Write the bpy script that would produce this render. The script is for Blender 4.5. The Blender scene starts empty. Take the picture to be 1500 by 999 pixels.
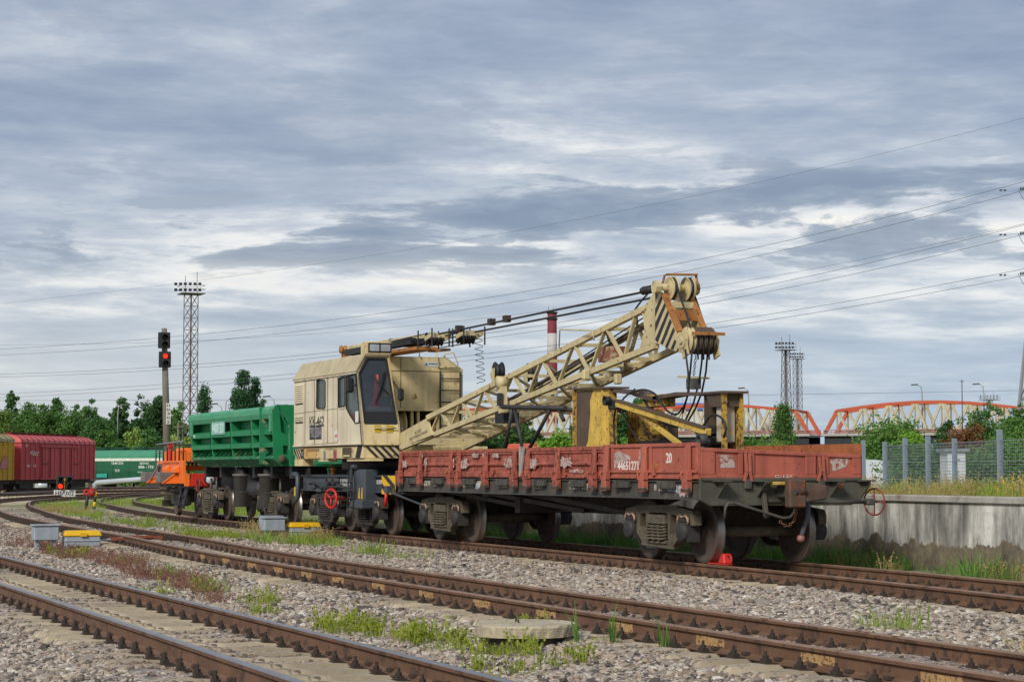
import bpy, math, random
import numpy as np
from mathutils import Vector, Matrix, geometry
random.seed(7); rng = np.random.default_rng(7)
SC = bpy.context.scene
COL = SC.collection
# ------------------------------------------------------------------ camera
CAM = Vector((26.853, -15.343, 1.418)); YAW = 0.38848; PITCH = 0.06258; FPX = 3000.0
_f0 = Vector((-math.cos(YAW), math.sin(YAW), 0)); RGT = Vector((math.sin(YAW), math.cos(YAW), 0))
FWD = _f0 * math.cos(PITCH) + Vector((0, 0, 1)) * math.sin(PITCH)
UPV = RGT.cross(FWD)
cd = bpy.data.cameras.new('camera'); cam = bpy.data.objects.new('camera', cd); COL.objects.link(cam)
cd.sensor_width = 36; cd.lens = FPX / 1500 * 36; cd.clip_start = 0.3; cd.clip_end = 6000
M = Matrix((RGT, UPV, -FWD)).transposed().to_4x4(); M.translation = CAM; cam.matrix_world = M
SC.camera = cam
SC.view_settings.view_transform = 'Standard'; SC.view_settings.look = 'None'
SC.view_settings.exposure = 1.05; SC.view_settings.gamma = 1.0
try: SC.cycles.use_denoising = True
except Exception: pass

def ray(x, y): return FWD + RGT * ((x - 750) / FPX) + UPV * ((499.5 - y) / FPX)
def onY(x, y, Y): d = ray(x, y); return CAM + d * ((Y - CAM.y) / d.y)      # point of the photo on the upright plane at Y
def onX(x, y, X): d = ray(x, y); return CAM + d * ((X - CAM.x) / d.x)
def onZ(x, y, Z): d = ray(x, y); return CAM + d * ((Z - CAM.z) / d.z)
def far(x, y, D): return CAM + ray(x, y) * D
def project(P):
    d = np.asarray(P) - np.array(CAM); z = d @ np.array(FWD)
    return 750 + FPX * (d @ np.array(RGT)) / z, 499.5 - FPX * (d @ np.array(UPV)) / z, z

# ------------------------------------------------------------------ world: overcast sky over a Nishita sky, one soft sun
SUN_EL, SUN_AZ = math.radians(35), math.radians(-50)      # direction to the sun, azimuth from +X towards +Y
W = bpy.data.worlds.new('World'); SC.world = W; W.use_nodes = True
nt = W.node_tree; N = nt.nodes; LK = nt.links; N.clear()
def nn(tree, kind, **kw):
    n = tree.nodes.new(kind)
    for k, v in kw.items():
        if k in ('inp',):
            for i, val in v.items(): n.inputs[i].default_value = val
        else: setattr(n, k, v)
    return n
def mth(tree, op, a, b=None, c=None, clamp=False):
    n = tree.nodes.new('ShaderNodeMath'); n.operation = op; n.use_clamp = clamp
    for i, v in enumerate((a, b, c)):
        if v is None: continue
        if isinstance(v, (int, float)): n.inputs[i].default_value = v
        else: tree.links.new(v, n.inputs[i])
    return n.outputs[0]
def ramp(tree, fac, stops, interp='LINEAR'):
    n = tree.nodes.new('ShaderNodeValToRGB'); e = n.color_ramp.elements; n.color_ramp.interpolation = interp
    while len(e) < len(stops): e.new(0.5)
    for el, (p, c) in zip(e, stops):
        el.position = p; el.color = (c[0], c[1], c[2], 1) if not isinstance(c, (int, float)) else (c, c, c, 1)
    tree.links.new(fac, n.inputs[0]); return n.outputs[0]
def mix(tree, f, a, b, mode='MIX'):
    n = tree.nodes.new('ShaderNodeMix'); n.data_type = 'RGBA'; n.blend_type = mode
    for s, v in ((n.inputs[0], f), (n.inputs[6], a), (n.inputs[7], b)):
        if isinstance(v, (int, float)): s.default_value = v
        elif isinstance(v, (tuple, list)): s.default_value = (*v[:3], 1)
        else: tree.links.new(v, s)
    return n.outputs[2]
def lin(c):
    if isinstance(c, str): c = tuple(int(c[i:i+2], 16) for i in (0, 2, 4))
    return tuple(((v/255)/12.92 if v/255 <= .04045 else ((v/255+.055)/1.055)**2.4) for v in c)
def noise(tree, vec, scale, detail=5, rough=.55, dist=0.0):
    n = tree.nodes.new('ShaderNodeTexNoise'); n.inputs['Scale'].default_value = scale
    n.inputs['Detail'].default_value = detail; n.inputs['Roughness'].default_value = rough
    n.inputs['Distortion'].default_value = dist
    if vec is not None: tree.links.new(vec, n.inputs['Vector'])
    return n.outputs['Fac']
def mapping(tree, vec, scale=(1, 1, 1), loc=(0, 0, 0), rot=(0, 0, 0)):
    n = tree.nodes.new('ShaderNodeMapping'); n.inputs['Scale'].default_value = scale; n.inputs['Location'].default_value = loc
    n.inputs['Rotation'].default_value = rot
    tree.links.new(vec, n.inputs['Vector']); return n.outputs[0]
sky = nn(nt, 'ShaderNodeTexSky', sky_type='NISHITA', sun_disc=False, sun_elevation=SUN_EL, sun_rotation=math.radians(90) - SUN_AZ)
tc = nn(nt, 'ShaderNodeTexCoord').outputs['Generated']
sx = nn(nt, 'ShaderNodeSeparateXYZ'); LK.new(tc, sx.inputs[0])
el = mth(nt, 'MAXIMUM', sx.outputs[2], 0.0)
den = mth(nt, 'ADD', el, 0.075)                               # flat cloud layer seen in perspective
cx = mth(nt, 'DIVIDE', sx.outputs[0], den); cy = mth(nt, 'DIVIDE', sx.outputs[1], den)
cv = nn(nt, 'ShaderNodeCombineXYZ'); LK.new(cx, cv.inputs[0]); LK.new(cy, cv.inputs[1])
lay = mapping(nt, cv.outputs[0], (1, 1, 1), (3.1, 1.7, 0.0), (0, 0, YAW))
n1 = noise(nt, mapping(nt, lay, (1.0, .8, 1)), 1.0, 12, .63, .25)
n2 = noise(nt, mapping(nt, lay, (1.0, 1.0, 1), (9.3, 4.1, 2.2)), 2.3, 10, .6, .12)
n3 = noise(nt, mapping(nt, lay, (.35, .24, 1), (1.3, 7.7, 5.2)), 1.0, 4, .5, .2)
dens = mth(nt, 'ADD', mth(nt, 'MULTIPLY', n1, .88), mth(nt, 'MULTIPLY', n2, .46))
# bands of the cloud deck by elevation: pale haze low, a thin bright belt, heavier grey deck above
band = ramp(nt, el, [(0.0, .22), (.06, .22), (.09, .13), (.108, .075), (.125, .15), (.155, .225), (.25, .235), (1, .235)], 'EASE')
d2 = mth(nt, 'ADD', mth(nt, 'SUBTRACT', dens, .645), band)
d2 = mth(nt, 'ADD', d2, mth(nt, 'MULTIPLY', mth(nt, 'SUBTRACT', n3, .5), .25))
cloud = ramp(nt, d2, [(0.0, lin('f6f1e9')), (.08, lin('e6e6e6')), (.16, lin('bfc5cf')), (.24, lin('a6b0c1')), (.34, lin('939fb4')), (.5, lin('7786a2'))])
# darker ragged cloud scraps drifting in front of the bright belt
az = mth(nt, 'ARCTAN2', sx.outputs[1], sx.outputs[0]); sv = nn(nt, 'ShaderNodeCombineXYZ'); LK.new(mth(nt, 'MULTIPLY', az, 5.0), sv.inputs[0]); LK.new(mth(nt, 'MULTIPLY', el, 24.0), sv.inputs[1])
sc1 = noise(nt, mapping(nt, sv.outputs[0], (1, 1, 1), (2.6, 0.4, 0)), 1.25, 12, .6, .3)
sm = mth(nt, 'MULTIPLY', mth(nt, 'MAXIMUM', ramp(nt, sc1, [(.505, 0.0), (.56, 1.0)], 'EASE'), ramp(nt, noise(nt, mapping(nt, sv.outputs[0], (1, 1.25, 1), (7.1, 3.3, 0)), 2.7, 10, .6, .3), [(.56, 0.0), (.62, .9)], 'EASE')), ramp(nt, el, [(.085, 0.0), (.105, .9), (.135, .9), (.16, .3), (.3, .2)], 'EASE'))
cloud = mix(nt, sm, cloud, ramp(nt, sc1, [(.5, lin('9ba6b6')), (.62, lin('76849c'))]))
hz = ramp(nt, el, [(0.0, .80), (.045, .62), (.085, .12), (.12, 0.0)], 'EASE')
low = ramp(nt, sx.outputs[1], [(.15, lin('d3d8db')), (.36, lin('c2cdd8')), (.55, lin('a9bcd2'))])
cl2 = mix(nt, hz, cloud, low)
cl10 = mix(nt, 1.0, cl2, (5.0, 5.0, 5.0), 'MULTIPLY')
skyc = mix(nt, .93, sky.outputs[0], cl10)
bg = nn(nt, 'ShaderNodeBackground'); bg.inputs['Strength'].default_value = 0.1; LK.new(skyc, bg.inputs[0])
wo = nn(nt, 'ShaderNodeOutputWorld'); LK.new(bg.outputs[0], wo.inputs[0])
sd = bpy.data.lights.new('sun', 'SUN'); sd.energy = 1.5; sd.angle = math.radians(14); sd.color = (1, .95, .87)
so = bpy.data.objects.new('sun', sd); COL.objects.link(so)
sdir = Vector((math.cos(SUN_EL)*math.cos(SUN_AZ), math.cos(SUN_EL)*math.sin(SUN_AZ), math.sin(SUN_EL)))
so.rotation_euler = sdir.to_track_quat('Z', 'Y').to_euler()

# ------------------------------------------------------------------ materials
MATS = {}
def mat(name, col, rough=.6, metal=0.0, var=.18, vs=2.5, wear=None, wc='6b3a1e', ws=6.0, streak=0.0, sc='2a2622', bump=.15, bs=40.0, rnd=0.0, emit=None, coat=0.0):
    """weathered paint/steel/concrete: patchy tone, patches of wear in another colour, run-down dirt streaks, fine relief"""
    if name in MATS: return MATS[name]
    m = bpy.data.materials.new(name); m.use_nodes = True; t = m.node_tree
    b = t.nodes['Principled BSDF']; tc = t.nodes.new('ShaderNodeTexCoord').outputs['Object']
    c = lin(col); n = noise(t, tc, vs, 7, .62)
    c0 = tuple(v*(1-var*1.6) for v in c); c1 = tuple(min(1, v*(1+var)) for v in c)
    cc = ramp(t, n, [(.28, c0), (.72, c1)])
    if rnd:
        oi = t.nodes.new('ShaderNodeObjectInfo').outputs['Random']
        k = mth(t, 'ADD', 1-rnd, mth(t, 'MULTIPLY', oi, 2*rnd)); kc = t.nodes.new('ShaderNodeCombineColor')
        for i in range(3): t.links.new(k, kc.inputs[i])
        cc = mix(t, 1.0, cc, kc.outputs[0], 'MULTIPLY')
    rg = rough
    if streak:
        s = noise(t, mapping(t, tc, (7, 7, .35)), 1.0, 6, .6)
        f = mth(t, 'MULTIPLY', ramp(t, s, [(.48, 0.0), (.72, 1.0)]), streak)
        cc = mix(t, f, cc, lin(sc))
    if wear:
        w = noise(t, tc, ws, 9, .68)
        f = ramp(t, w, [(max(0, .74-wear*.42), 0.0), (max(.02, .78-wear*.42), 1.0)])
        w2 = noise(t, tc, ws*5, 4, .6)
        wcl = lin(wc); wcol = ramp(t, w2, [(.3, tuple(v*.6 for v in wcl)), (.7, tuple(min(1, v*1.35) for v in wcl))])
        cc = mix(t, f, cc, wcol)
        rr = mth(t, 'ADD', rough, mth(t, 'MULTIPLY', f, .85-rough)); t.links.new(rr, b.inputs['Roughness'])
    else: b.inputs['Roughness'].default_value = rough
    t.links.new(cc, b.inputs['Base Color']); b.inputs['Metallic'].default_value = metal
    if coat: b.inputs['Coat Weight'].default_value = coat
    if bump:
        bn = t.nodes.new('ShaderNodeBump'); bn.inputs['Strength'].default_value = bump; bn.inputs['Distance'].default_value = .01
        t.links.new(noise(t, tc, bs, 5, .6), bn.inputs['Height']); t.links.new(bn.outputs[0], b.inputs['Normal'])
    if emit:
        b.inputs['Emission Color'].default_value = (*lin(emit[0]), 1); b.inputs['Emission Strength'].default_value = emit[1]
    MATS[name] = m; return m
def glass(name, col, alpha=.35):
    m = bpy.data.materials.new(name); m.use_nodes = True; t = m.node_tree; b = t.nodes['Principled BSDF']
    b.inputs['Base Color'].default_value = (*lin(col), 1); b.inputs['Roughness'].default_value = .06
    tr = t.nodes.new('ShaderNodeBsdfTransparent'); tr.inputs[0].default_value = (*[.72+.28*v for v in lin(col)], 1)
    mx = t.nodes.new('ShaderNodeMixShader'); mx.inputs[0].default_value = 1-alpha
    t.links.new(b.outputs[0], mx.inputs[1]); t.links.new(tr.outputs[0], mx.inputs[2])
    t.links.new(mx.outputs[0], t.nodes['Material Output'].inputs[0]); MATS[name] = m; return m

# ------------------------------------------------------------------ mesh builder
class MB:
    def __init__(s): s.v = []; s.f = []; s.s = []
    def add(s, vs, fs, smooth=False):
        o = len(s.v); s.v += [tuple(v) for v in vs]; s.f += [tuple(o+i for i in f) for f in fs]; s.s += [smooth]*len(fs); return s
    def hexa(s, p): # p: 4 bottom then 4 top
        return s.add(p, [(3, 2, 1, 0), (4, 5, 6, 7), (0, 1, 5, 4), (1, 2, 6, 5), (2, 3, 7, 6), (3, 0, 4, 7)])
    def box(s, x0, x1, y0, y1, z0, z1):
        return s.hexa([(x0, y0, z0), (x1, y0, z0), (x1, y1, z0), (x0, y1, z0), (x0, y0, z1), (x1, y0, z1), (x1, y1, z1), (x0, y1, z1)])
    def beam(s, a, b, w, h, up=(0, 0, 1)):
        a = Vector(a); b = Vector(b); d = (b-a).normalized(); u = Vector(up)
        if abs(d.dot(u)) > .98: u = Vector((1, 0, 0)) if abs(d.x) < .9 else Vector((0, 1, 0))
        r = d.cross(u).normalized(); u = r.cross(d)
        q = [r*x*w/2+u*y*h/2 for x, y in ((-1, -1), (1, -1), (1, 1), (-1, 1))]
        return s.hexa([a+v for v in q]+[b+v for v in q])
    def tube(s, pts, r, n=8, cap=True):
        pts = [Vector(p) for p in pts]; o = len(s.v); k = len(pts); ref = None
        rr = r if isinstance(r, (list, tuple)) else [r]*k
        for i, p in enumerate(pts):
            d = (pts[min(i+1, k-1)]-pts[max(i-1, 0)]).normalized()
            if ref is None: ref = Vector((0, 0, 1)) if abs(d.z) < .9 else Vector((1, 0, 0))
            u = (ref - d*ref.dot(d)).normalized(); w = d.cross(u); ref = u
            for j in range(n):
                a = 2*math.pi*j/n; s.v.append(tuple(p+(u*math.cos(a)+w*math.sin(a))*rr[i]))
        for i in range(k-1):
            for j in range(n):
                s.f.append((o+i*n+j, o+i*n+(j+1) % n, o+(i+1)*n+(j+1) % n, o+(i+1)*n+j)); s.s.append(True)
        if cap:
            s.f.append(tuple(o+j for j in reversed(range(n)))); s.s.append(False)
            s.f.append(tuple(o+(k-1)*n+j for j in range(n))); s.s.append(False)
        return s
    def lathe(s, c, axis, prof, n=24, smooth=True):
        """prof: (offset along axis, radius)"""
        c = Vector(c); ax = Vector(axis).normalized(); u = ax.orthogonal().normalized(); w = ax.cross(u); o = len(s.v); k = len(prof)
        for t, r in prof:
            for j in range(n):
                a = 2*math.pi*j/n; s.v.append(tuple(c+ax*t+(u*math.cos(a)+w*math.sin(a))*max(r, 1e-4)))
        for i in range(k-1):
            for j in range(n):
                s.f.append((o+i*n+j, o+i*n+(j+1) % n, o+(i+1)*n+(j+1) % n, o+(i+1)*n+j)); s.s.append(smooth)
        return s
    def prism(s, outer, holes, mp, d0, d1):
        """outline (with holes) in u,v extruded from d0 to d1; mp(u,v,d) -> point"""
        loops = [[Vector((u, v, 0)) for u, v in L] for L in [outer]+list(holes)]
        flat = [p for L in loops for p in L]; n = len(flat)
        tris = geometry.tessellate_polygon(loops)
        def area(t): a, b, c = (flat[i] for i in t); return (b.x-a.x)*(c.y-a.y)-(c.x-a.x)*(b.y-a.y)
        tris = [t if area(t) > 0 else (t[0], t[2], t[1]) for t in tris]
        vs = [mp(p.x, p.y, d0) for p in flat]+[mp(p.x, p.y, d1) for p in flat]
        fs = [tuple(t) for t in tris]+[tuple(n+i for i in reversed(t)) for t in tris]
        o = 0
        for L in loops:
            k = len(L)
            for i in range(k): fs.append((o+i, n+o+i, n+o+(i+1) % k, o+(i+1) % k))
            o += k
        return s.add(vs, fs)
    def ring(s, c, axis, R, r, n=20, m=6):
        c = Vector(c); ax = Vector(axis).normalized(); u = ax.orthogonal().normalized(); w = ax.cross(u); o = len(s.v)
        for i in range(n):
            a = 2*math.pi*i/n; d = u*math.cos(a)+w*math.sin(a)
            for j in range(m):
                b = 2*math.pi*j/m; s.v.append(tuple(c+d*(R+r*math.cos(b))+ax*r*math.sin(b)))
        for i in range(n):
            for j in range(m):
                s.f.append((o+i*m+j, o+((i+1) % n)*m+j, o+((i+1) % n)*m+(j+1) % m, o+i*m+(j+1) % m)); s.s.append(True)
        return s
    def mesh(s, name, material, off=(0, 0, 0)):
        me = bpy.data.meshes.new(name)
        me.from_pydata([(v[0]-off[0], v[1]-off[1], v[2]-off[2]) for v in s.v], [], s.f)
        me.polygons.foreach_set('use_smooth', s.s)
        for m in (material if isinstance(material, (list, tuple)) else [material]): me.materials.append(m)
        import bmesh
        bm = bmesh.new(); bm.from_mesh(me); bmesh.ops.recalc_face_normals(bm, faces=bm.faces); bm.to_mesh(me); bm.free()
        return me
    def build(s, name, material, parent=None, bevel=0.0, label=None, kind=None):
        off = OFF.get(parent.name, (0, 0, 0)) if parent else (0, 0, 0)
        o = bpy.data.objects.new(name, s.mesh(name, material, off)); COL.objects.link(o)
        if parent: o.parent = parent; OFF[o.name] = off
        if bevel:
            b = o.modifiers.new('bevel', 'BEVEL'); b.width = bevel; b.segments = 1; b.limit_method = 'ANGLE'; b.angle_limit = .8
        if label: o['label'] = label
        if kind: o['kind'] = kind
        return o
OFF = {}
def thing(name, label, cat, loc=(0, 0, 0), group=None):
    o = bpy.data.objects.new(name, None); COL.objects.link(o); o.location = loc; o.empty_display_size = .3
    o['label'] = label; o['category'] = cat
    if group: o['group'] = group
    OFF[o.name] = tuple(loc); return o
def tag(o, label, cat, group=None, kind=None):
    o['label'] = label; o['category'] = cat
    if group: o['group'] = group
    if kind: o['kind'] = kind
    return o
def struct(o): o['kind'] = 'structure'; return o
def inst(o, parent, loc=None, rot=None, name=None):
    c = o.copy(); COL.objects.link(c)
    if name: c.name = name
    c.parent = parent
    if loc is not None: c.location = loc
    if rot is not None: c.rotation_euler = rot
    OFF[c.name] = OFF.get(parent.name, (0, 0, 0)) if parent else (0, 0, 0); return c
def copy_tree(o, parent=None):
    c = o.copy(); COL.objects.link(c); c.parent = parent
    for ch in o.children: copy_tree(ch, c)
    return c
def text(body, mp, w, h, material, parent, name='lettering', depth=.003, label=None):
    """lettering as thin raised geometry; mp(u,v,d) with u in 0..w, v in 0..h"""
    cu = bpy.data.curves.new('t', 'FONT'); cu.body = body; cu.resolution_u = 3; cu.extrude = .02; cu.offset = .018; cu.align_x = 'CENTER'
    ob = bpy.data.objects.new('t', cu); COL.objects.link(ob)
    dg = bpy.context.evaluated_depsgraph_get(); me = bpy.data.meshes.new_from_object(ob.evaluated_get(dg))
    bpy.data.objects.remove(ob); P = [v.co.copy() for v in me.vertices]
    x0 = min(p.x for p in P); x1 = max(p.x for p in P); y0 = min(p.y for p in P); y1 = max(p.y for p in P)
    mb = MB(); mb.add([mp((p.x-x0)/(x1-x0)*w, (p.y-y0)/(y1-y0)*h, depth if p.z > 0 else 0.0) for p in P], [tuple(q.vertices) for q in me.polygons])
    bpy.data.meshes.remove(me); return mb.build(name, material, parent, label=label)
def sideY(x, y, z, s=1): return lambda u, v, d: (x+u*s, y-d, z+v)      # faces -Y, reads to +X
def faceX(x, y, z): return lambda u, v, d: (x+d, y+u, z+v)             # faces +X, reads to +Y
XZ = lambda u, v, d: (u, d, v)
YZ = lambda u, v, d: (d, u, v)
# ------------------------------------------------------------------ materials in use
RUSTRAIL = mat('rail_rust', '6d4f3a', .75, .0, .22, 3, .45, '4e3a2d', 5, .3, '2f2823', .25, 60)
RAILTOP = mat('rail_polished', '9c9793', .32, .85, .12, 3, None, bump=.03)
RAILBROWN = mat('rail_running_brown', '94745c', .45, .35, .15, 3, .35, '6e4d36', 4, bump=.1)
CLIP = mat('fastening_steel', '3d332c', .8, .1, .3, 8, .4, '5e4030', 12, bump=.3)
SLEEP = mat('sleeper_concrete', 'b5a68c', .9, 0, .22, 3, .45, '6d6256', 4, .0, bump=.5, bs=50, rnd=.22)
BARE = mat('paint_mark', 'b3905f', .85, 0, .2, 12, .52, '6b4b33', 30, .4, '8a653f')
CONC = mat('wall_concrete_lip', 'a9a59b', .85, 0, .2, 2, .35, '85705a', 2.5, .35, '4c4a45', .4, 30)
STEELDK = mat('black_steel', '39393a', .6, .2, .3, 4, .3, '4a3f36', 6, .2, '5a5248', .2)
BOGIE = mat('bogie_steel', '605849', .75, .1, .3, 5, .42, '6b5f50', 7, .25, '1f1d1b', .3)
BOGDK = mat('bogie_dark', '423d38', .8, .1, .3, 5, .35, '4d443a', 7, .2, '1a1816', .3)
WHEELF = mat('wheel_face', '5d5148', .7, .2, .25, 4, .4, '5e5044', 6, .2, '2a2522', .2)
TREAD = mat('wheel_tread', '8f8a84', .38, .85, .1, 4, None, bump=.02)
ROPE = mat('rope_black', '26272a', .6, .2, .2, 30, None, bump=.3, bs=150)
WHITE = mat('paint_white', 'd8d6cf', .7, 0, .12, 6, .25, '8f8a80', 18)
BLACK = mat('paint_black', '26262b', .6, 0, .2, 6, .22, '5c564c', 14)
YEL = mat('paint_yellow', 'e0b013', .5, 0, .12, 5, .15, '5f4a20', 14)

# ------------------------------------------------------------------ tracks
def catmull(pts, step):
    P = [Vector((x, y, 0)) for x, y in pts]; out = []
    for i in range(len(P)-1):
        a = P[max(i-1, 0)]; b = P[i]; c = P[i+1]; d = P[min(i+2, len(P)-1)]
        n = max(2, int((c-b).length/step))
        for k in range(n):
            t = k/n; out.append(.5*((2*b)+(c-a)*t+(2*a-5*b+4*c-d)*t*t+(3*b-a-3*c+d)*t**3))
    out.append(P[-1]); return out
def resample(pl, ds, s0=0.0):
    out = []; acc = -s0
    for a, b in zip(pl, pl[1:]):
        L = (b-a).length; d = (b-a)/L
        while acc <= L:
            if acc >= 0: out.append((a+d*acc, d))
            acc += ds
        acc -= L
    return out
RAILSEC = [(-.075, -.18), (.075, -.18), (.075, -.17), (.025, -.155), (.009, -.14), (.009, -.055), (.036, -.038), (.0375, -.012), (.03, -.003), (.02, 0), (-.02, 0), (-.03, -.003), (-.0375, -.012), (-.036, -.038), (-.009, -.055), (-.009, -.14), (-.025, -.155), (-.075, -.17)]
def sweep_rail(pl, side, z, cant):
    """running rail of the real section along the centre line; second material on the running surface"""
    mb = MB(); n = len(RAILSEC); zz = z + (cant/2 if side < 0 else -cant/2)
    for i, p in enumerate(pl):
        d = (pl[min(i+1, len(pl)-1)]-pl[max(i-1, 0)]).normalized(); r = Vector((-d.y, d.x, 0))
        if r.y < 0: r = -r
        c = p + r*side*.797
        for u, v in RAILSEC: mb.v.append((c.x+r.x*u, c.y+r.y*u, zz+v))
    for i in range(len(pl)-1):
        for j in range(n):
            mb.f.append((i*n+j, i*n+(j+1) % n, (i+1)*n+(j+1) % n, (i+1)*n+j)); mb.s.append(False)
    return mb
def set_top(o, zmin):
    for p in o.data.polygons:
        if all(o.data.vertices[v].co.z > zmin for v in p.vertices): p.material_index = 1
def sleeper_mesh():
    # concrete sleeper: raised rail seats, lower waist, sloped shoulders; length along Y
    mb = MB(); sec = [(-1.36, .08, .14), (-1.3, .095, .03), (-1.0, .11, .0), (-.55, .115, .0), (-.4, .10, .02), (0, .095, .03), (.4, .10, .02), (.55, .115, .0), (1.0, .11, .0), (1.3, .095, .03), (1.36, .08, .14)]
    vs = []
    for y, w, dz in sec:
        vs += [(-w-.02, y, -.2), (w+.02, y, -.2), (w-.02, y, -.182-dz*.7), (-w+.02, y, -.182-dz*.7)]
    fs = []
    for i in range(len(sec)-1):
        for j in range(4): fs.append((i*4+j, i*4+(j+1) % 4, (i+1)*4+(j+1) % 4, (i+1)*4+j))
    fs += [(0, 1, 2, 3), tuple(len(vs)-4+k for k in (3, 2, 1, 0))]
    vs = [(x, y, z-(.12 if z == -.2 else 0)) for x, y, z in vs]
    mb.add(vs, fs); return mb
SLEEPER_ME = sleeper_mesh().mesh('sleeper', SLEEP)
def clip_mesh():
    mb = MB(); mb.box(-.075, .075, -.085, .1, -.186, -.168); mb.box(-.05, .05, -.07, -.015, -.168, -.135)
    mb.lathe((0, -.045, -.135), (0, 0, 1), [(0, .027), (.025, .027), (.025, .014), (.062, .012), (.062, 0)], 7, False)
    mb.box(-.045, .045, .05, .095, -.155, -.13); return mb
CLIP_ME = clip_mesh().mesh('rail_fastening', CLIP)
def obj(name, me, parent=None, loc=(0, 0, 0), rot=(0, 0, 0)):
    o = bpy.data.objects.new(name, me); COL.objects.link(o); o.parent = parent; o.location = loc; o.rotation_euler = rot; return o
SLX = {}
def track(label, pts, z, cant, top, spacing=.543, xs=(-60, 22), marks=None, clipside=(-1, 1)):
    root = thing('railway_track', label, 'railway track')
    pl = catmull(pts, .8)
    for side in (-1, 1):
        r = sweep_rail(pl, side, z, cant).build('rail', [RUSTRAIL, top], root); set_top(r, z - cant/2 - .02 if side > 0 else z + cant/2 - .02)
    sl = [(p, d) for p, d in resample(pl, spacing) if xs[0] < p.x < xs[1]]
    SLX[label[:4]] = np.array(sorted(p.x for p, d in sl))
    sl = sorted(sl, key=lambda q: (q[0]-CAM.xy.to_3d()).length)
    lim = sl[:300]; rest = sl[300:]; clips = 0
    for k, (p, d) in enumerate(lim):
        a = math.atan2(-d.y, -d.x); tilt = -cant/1.6
        o = obj('sleeper', SLEEPER_ME, root, (p.x, p.y, z), (tilt, 0, a+random.gauss(0, .012)))
        r = Vector((-d.y, d.x, 0)); r = -r if r.y < 0 else r
        for side in (-1, 1):
            for e in (-1, 1):
                if clips >= 298: continue
                if e > 0 and k > 60: continue            # the fastening on the far side of each rail is hidden behind it there
                c = p + r*(side*.797 + e*.105)
                obj('rail_fastening', CLIP_ME, root, (c.x, c.y, z-side*cant/2), (0, 0, a+(0 if e < 0 else math.pi))); clips += 1
    if rest or clips >= 298:
        mb = MB()
        for k, (p, d) in enumerate(sl):
            r = Vector((-d.y, d.x, 0)); r = -r if r.y < 0 else r
            if k >= 300:
                mb.beam((p-r*1.3).to_tuple()[:2]+(z-.23,), (p+r*1.3).to_tuple()[:2]+(z-.23,), .26, .1)
            if k > 72:
                for side in (-1, 1):
                    c = p + r*(side*.797-.09); mb.box(c.x-.06, c.x+.06, c.y-.05, c.y+.05, z-.19-side*cant/2, z-.06-side*cant/2)
        if mb.v: mb.build('far_sleepers_and_fastenings', CLIP, root, kind='stuff')
    if marks:                                             # brushed paint marks on the web of the nearer rail
        for x, w in marks:
            for p, d in zip(pl, pl[1:]):
                if min(p.x, d.x) <= x < max(p.x, d.x):
                    y = p.y + (d.y-p.y)*(x-p.x)/(d.x-p.x) - .797
                    mb = MB(); zc = z+cant/2
                    for k in range(6):
                        a = x-w/2+w*k/6; mb.box(a, a+w/6*.97, y-.0125, y-.0085, zc-.142+random.uniform(0, .02), zc-.055-random.uniform(0, .008))
                    mb.build('paint_mark', BARE, root); break
    return root
T1 = [(60, -10.75), (30, -10.7), (14, -10.72), (6, -10.76), (-2, -10.85), (-14, -10.95), (-30, -10.75), (-50, -9.6)]
T2 = [(60, -6.9), (30, -6.25), (14, -6.2), (2, -6.2), (-5, -6.17), (-10, -6.02), (-17, -5.63), (-27, -5.32), (-35, -4.98), (-42, -4.4), (-49, -3.65), (-57, -2.75), (-64, -1.7), (-72, -.2), (-79, 2.1), (-85, 4.5), (-92, 8.5), (-98, 13.5), (-104, 21), (-108, 32)]
T3 = [(60, -8), (24, -2.6), (14, -1.15), (8, -.5), (3.5, -.13), (0, -.03), (-10, 0), (-20, -.05), (-31, -.12), (-38, .15), (-45, .68), (-52, 1.45), (-58, 2.2), (-64, 3.0), (-70, 4.15), (-76, 5.5), (-82, 7.1), (-88, 9.0), (-96, 12.2), (-106, 18), (-116, 27)]
track('nearest rusty track with exposed concrete sleepers, cutting the lower left corner', T1, 0, .085, RAILTOP, xs=(-14, 20))
track('middle curved track with tan paint marks on its near rail, behind the round slab', T2, 0, .065, RAILBROWN, xs=(-95, 22),
      marks=[(-9.5, .5), (-7.6, .5), (-5.9, .5), (-4.2, .5), (-2.7, .5), (-1.2, .5), (.3, .5), (2.0, .5), (3.8, .5), (5.6, .5), (7.4, .52), (9.2, .52), (11.0, .52), (12.8, .52), (14.5, .52)])
track('far rusty track under the wheels of the crane train', T3, -.005, 0, RAILBROWN, xs=(-100, 22))
# two tracks crossing the left background
track('distant track with pale fastenings below the red and yellow boxcars', [(-118, -30), (-126, -6), (-132.8, 7.8), (-136.5, 14), (-139.7, 20), (-145, 31), (-152, 48)], 0, 0, RAILTOP, .6, xs=(-160, -100))
track('shiny rails in the left background before the boxcar track', [(-78, -16), (-90, -4), (-99.5, 3), (-112, 9), (-117, 15.2), (-124, 26), (-132, 42)], 0, 0, RAILTOP, .6, xs=(-140, -70))

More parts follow.
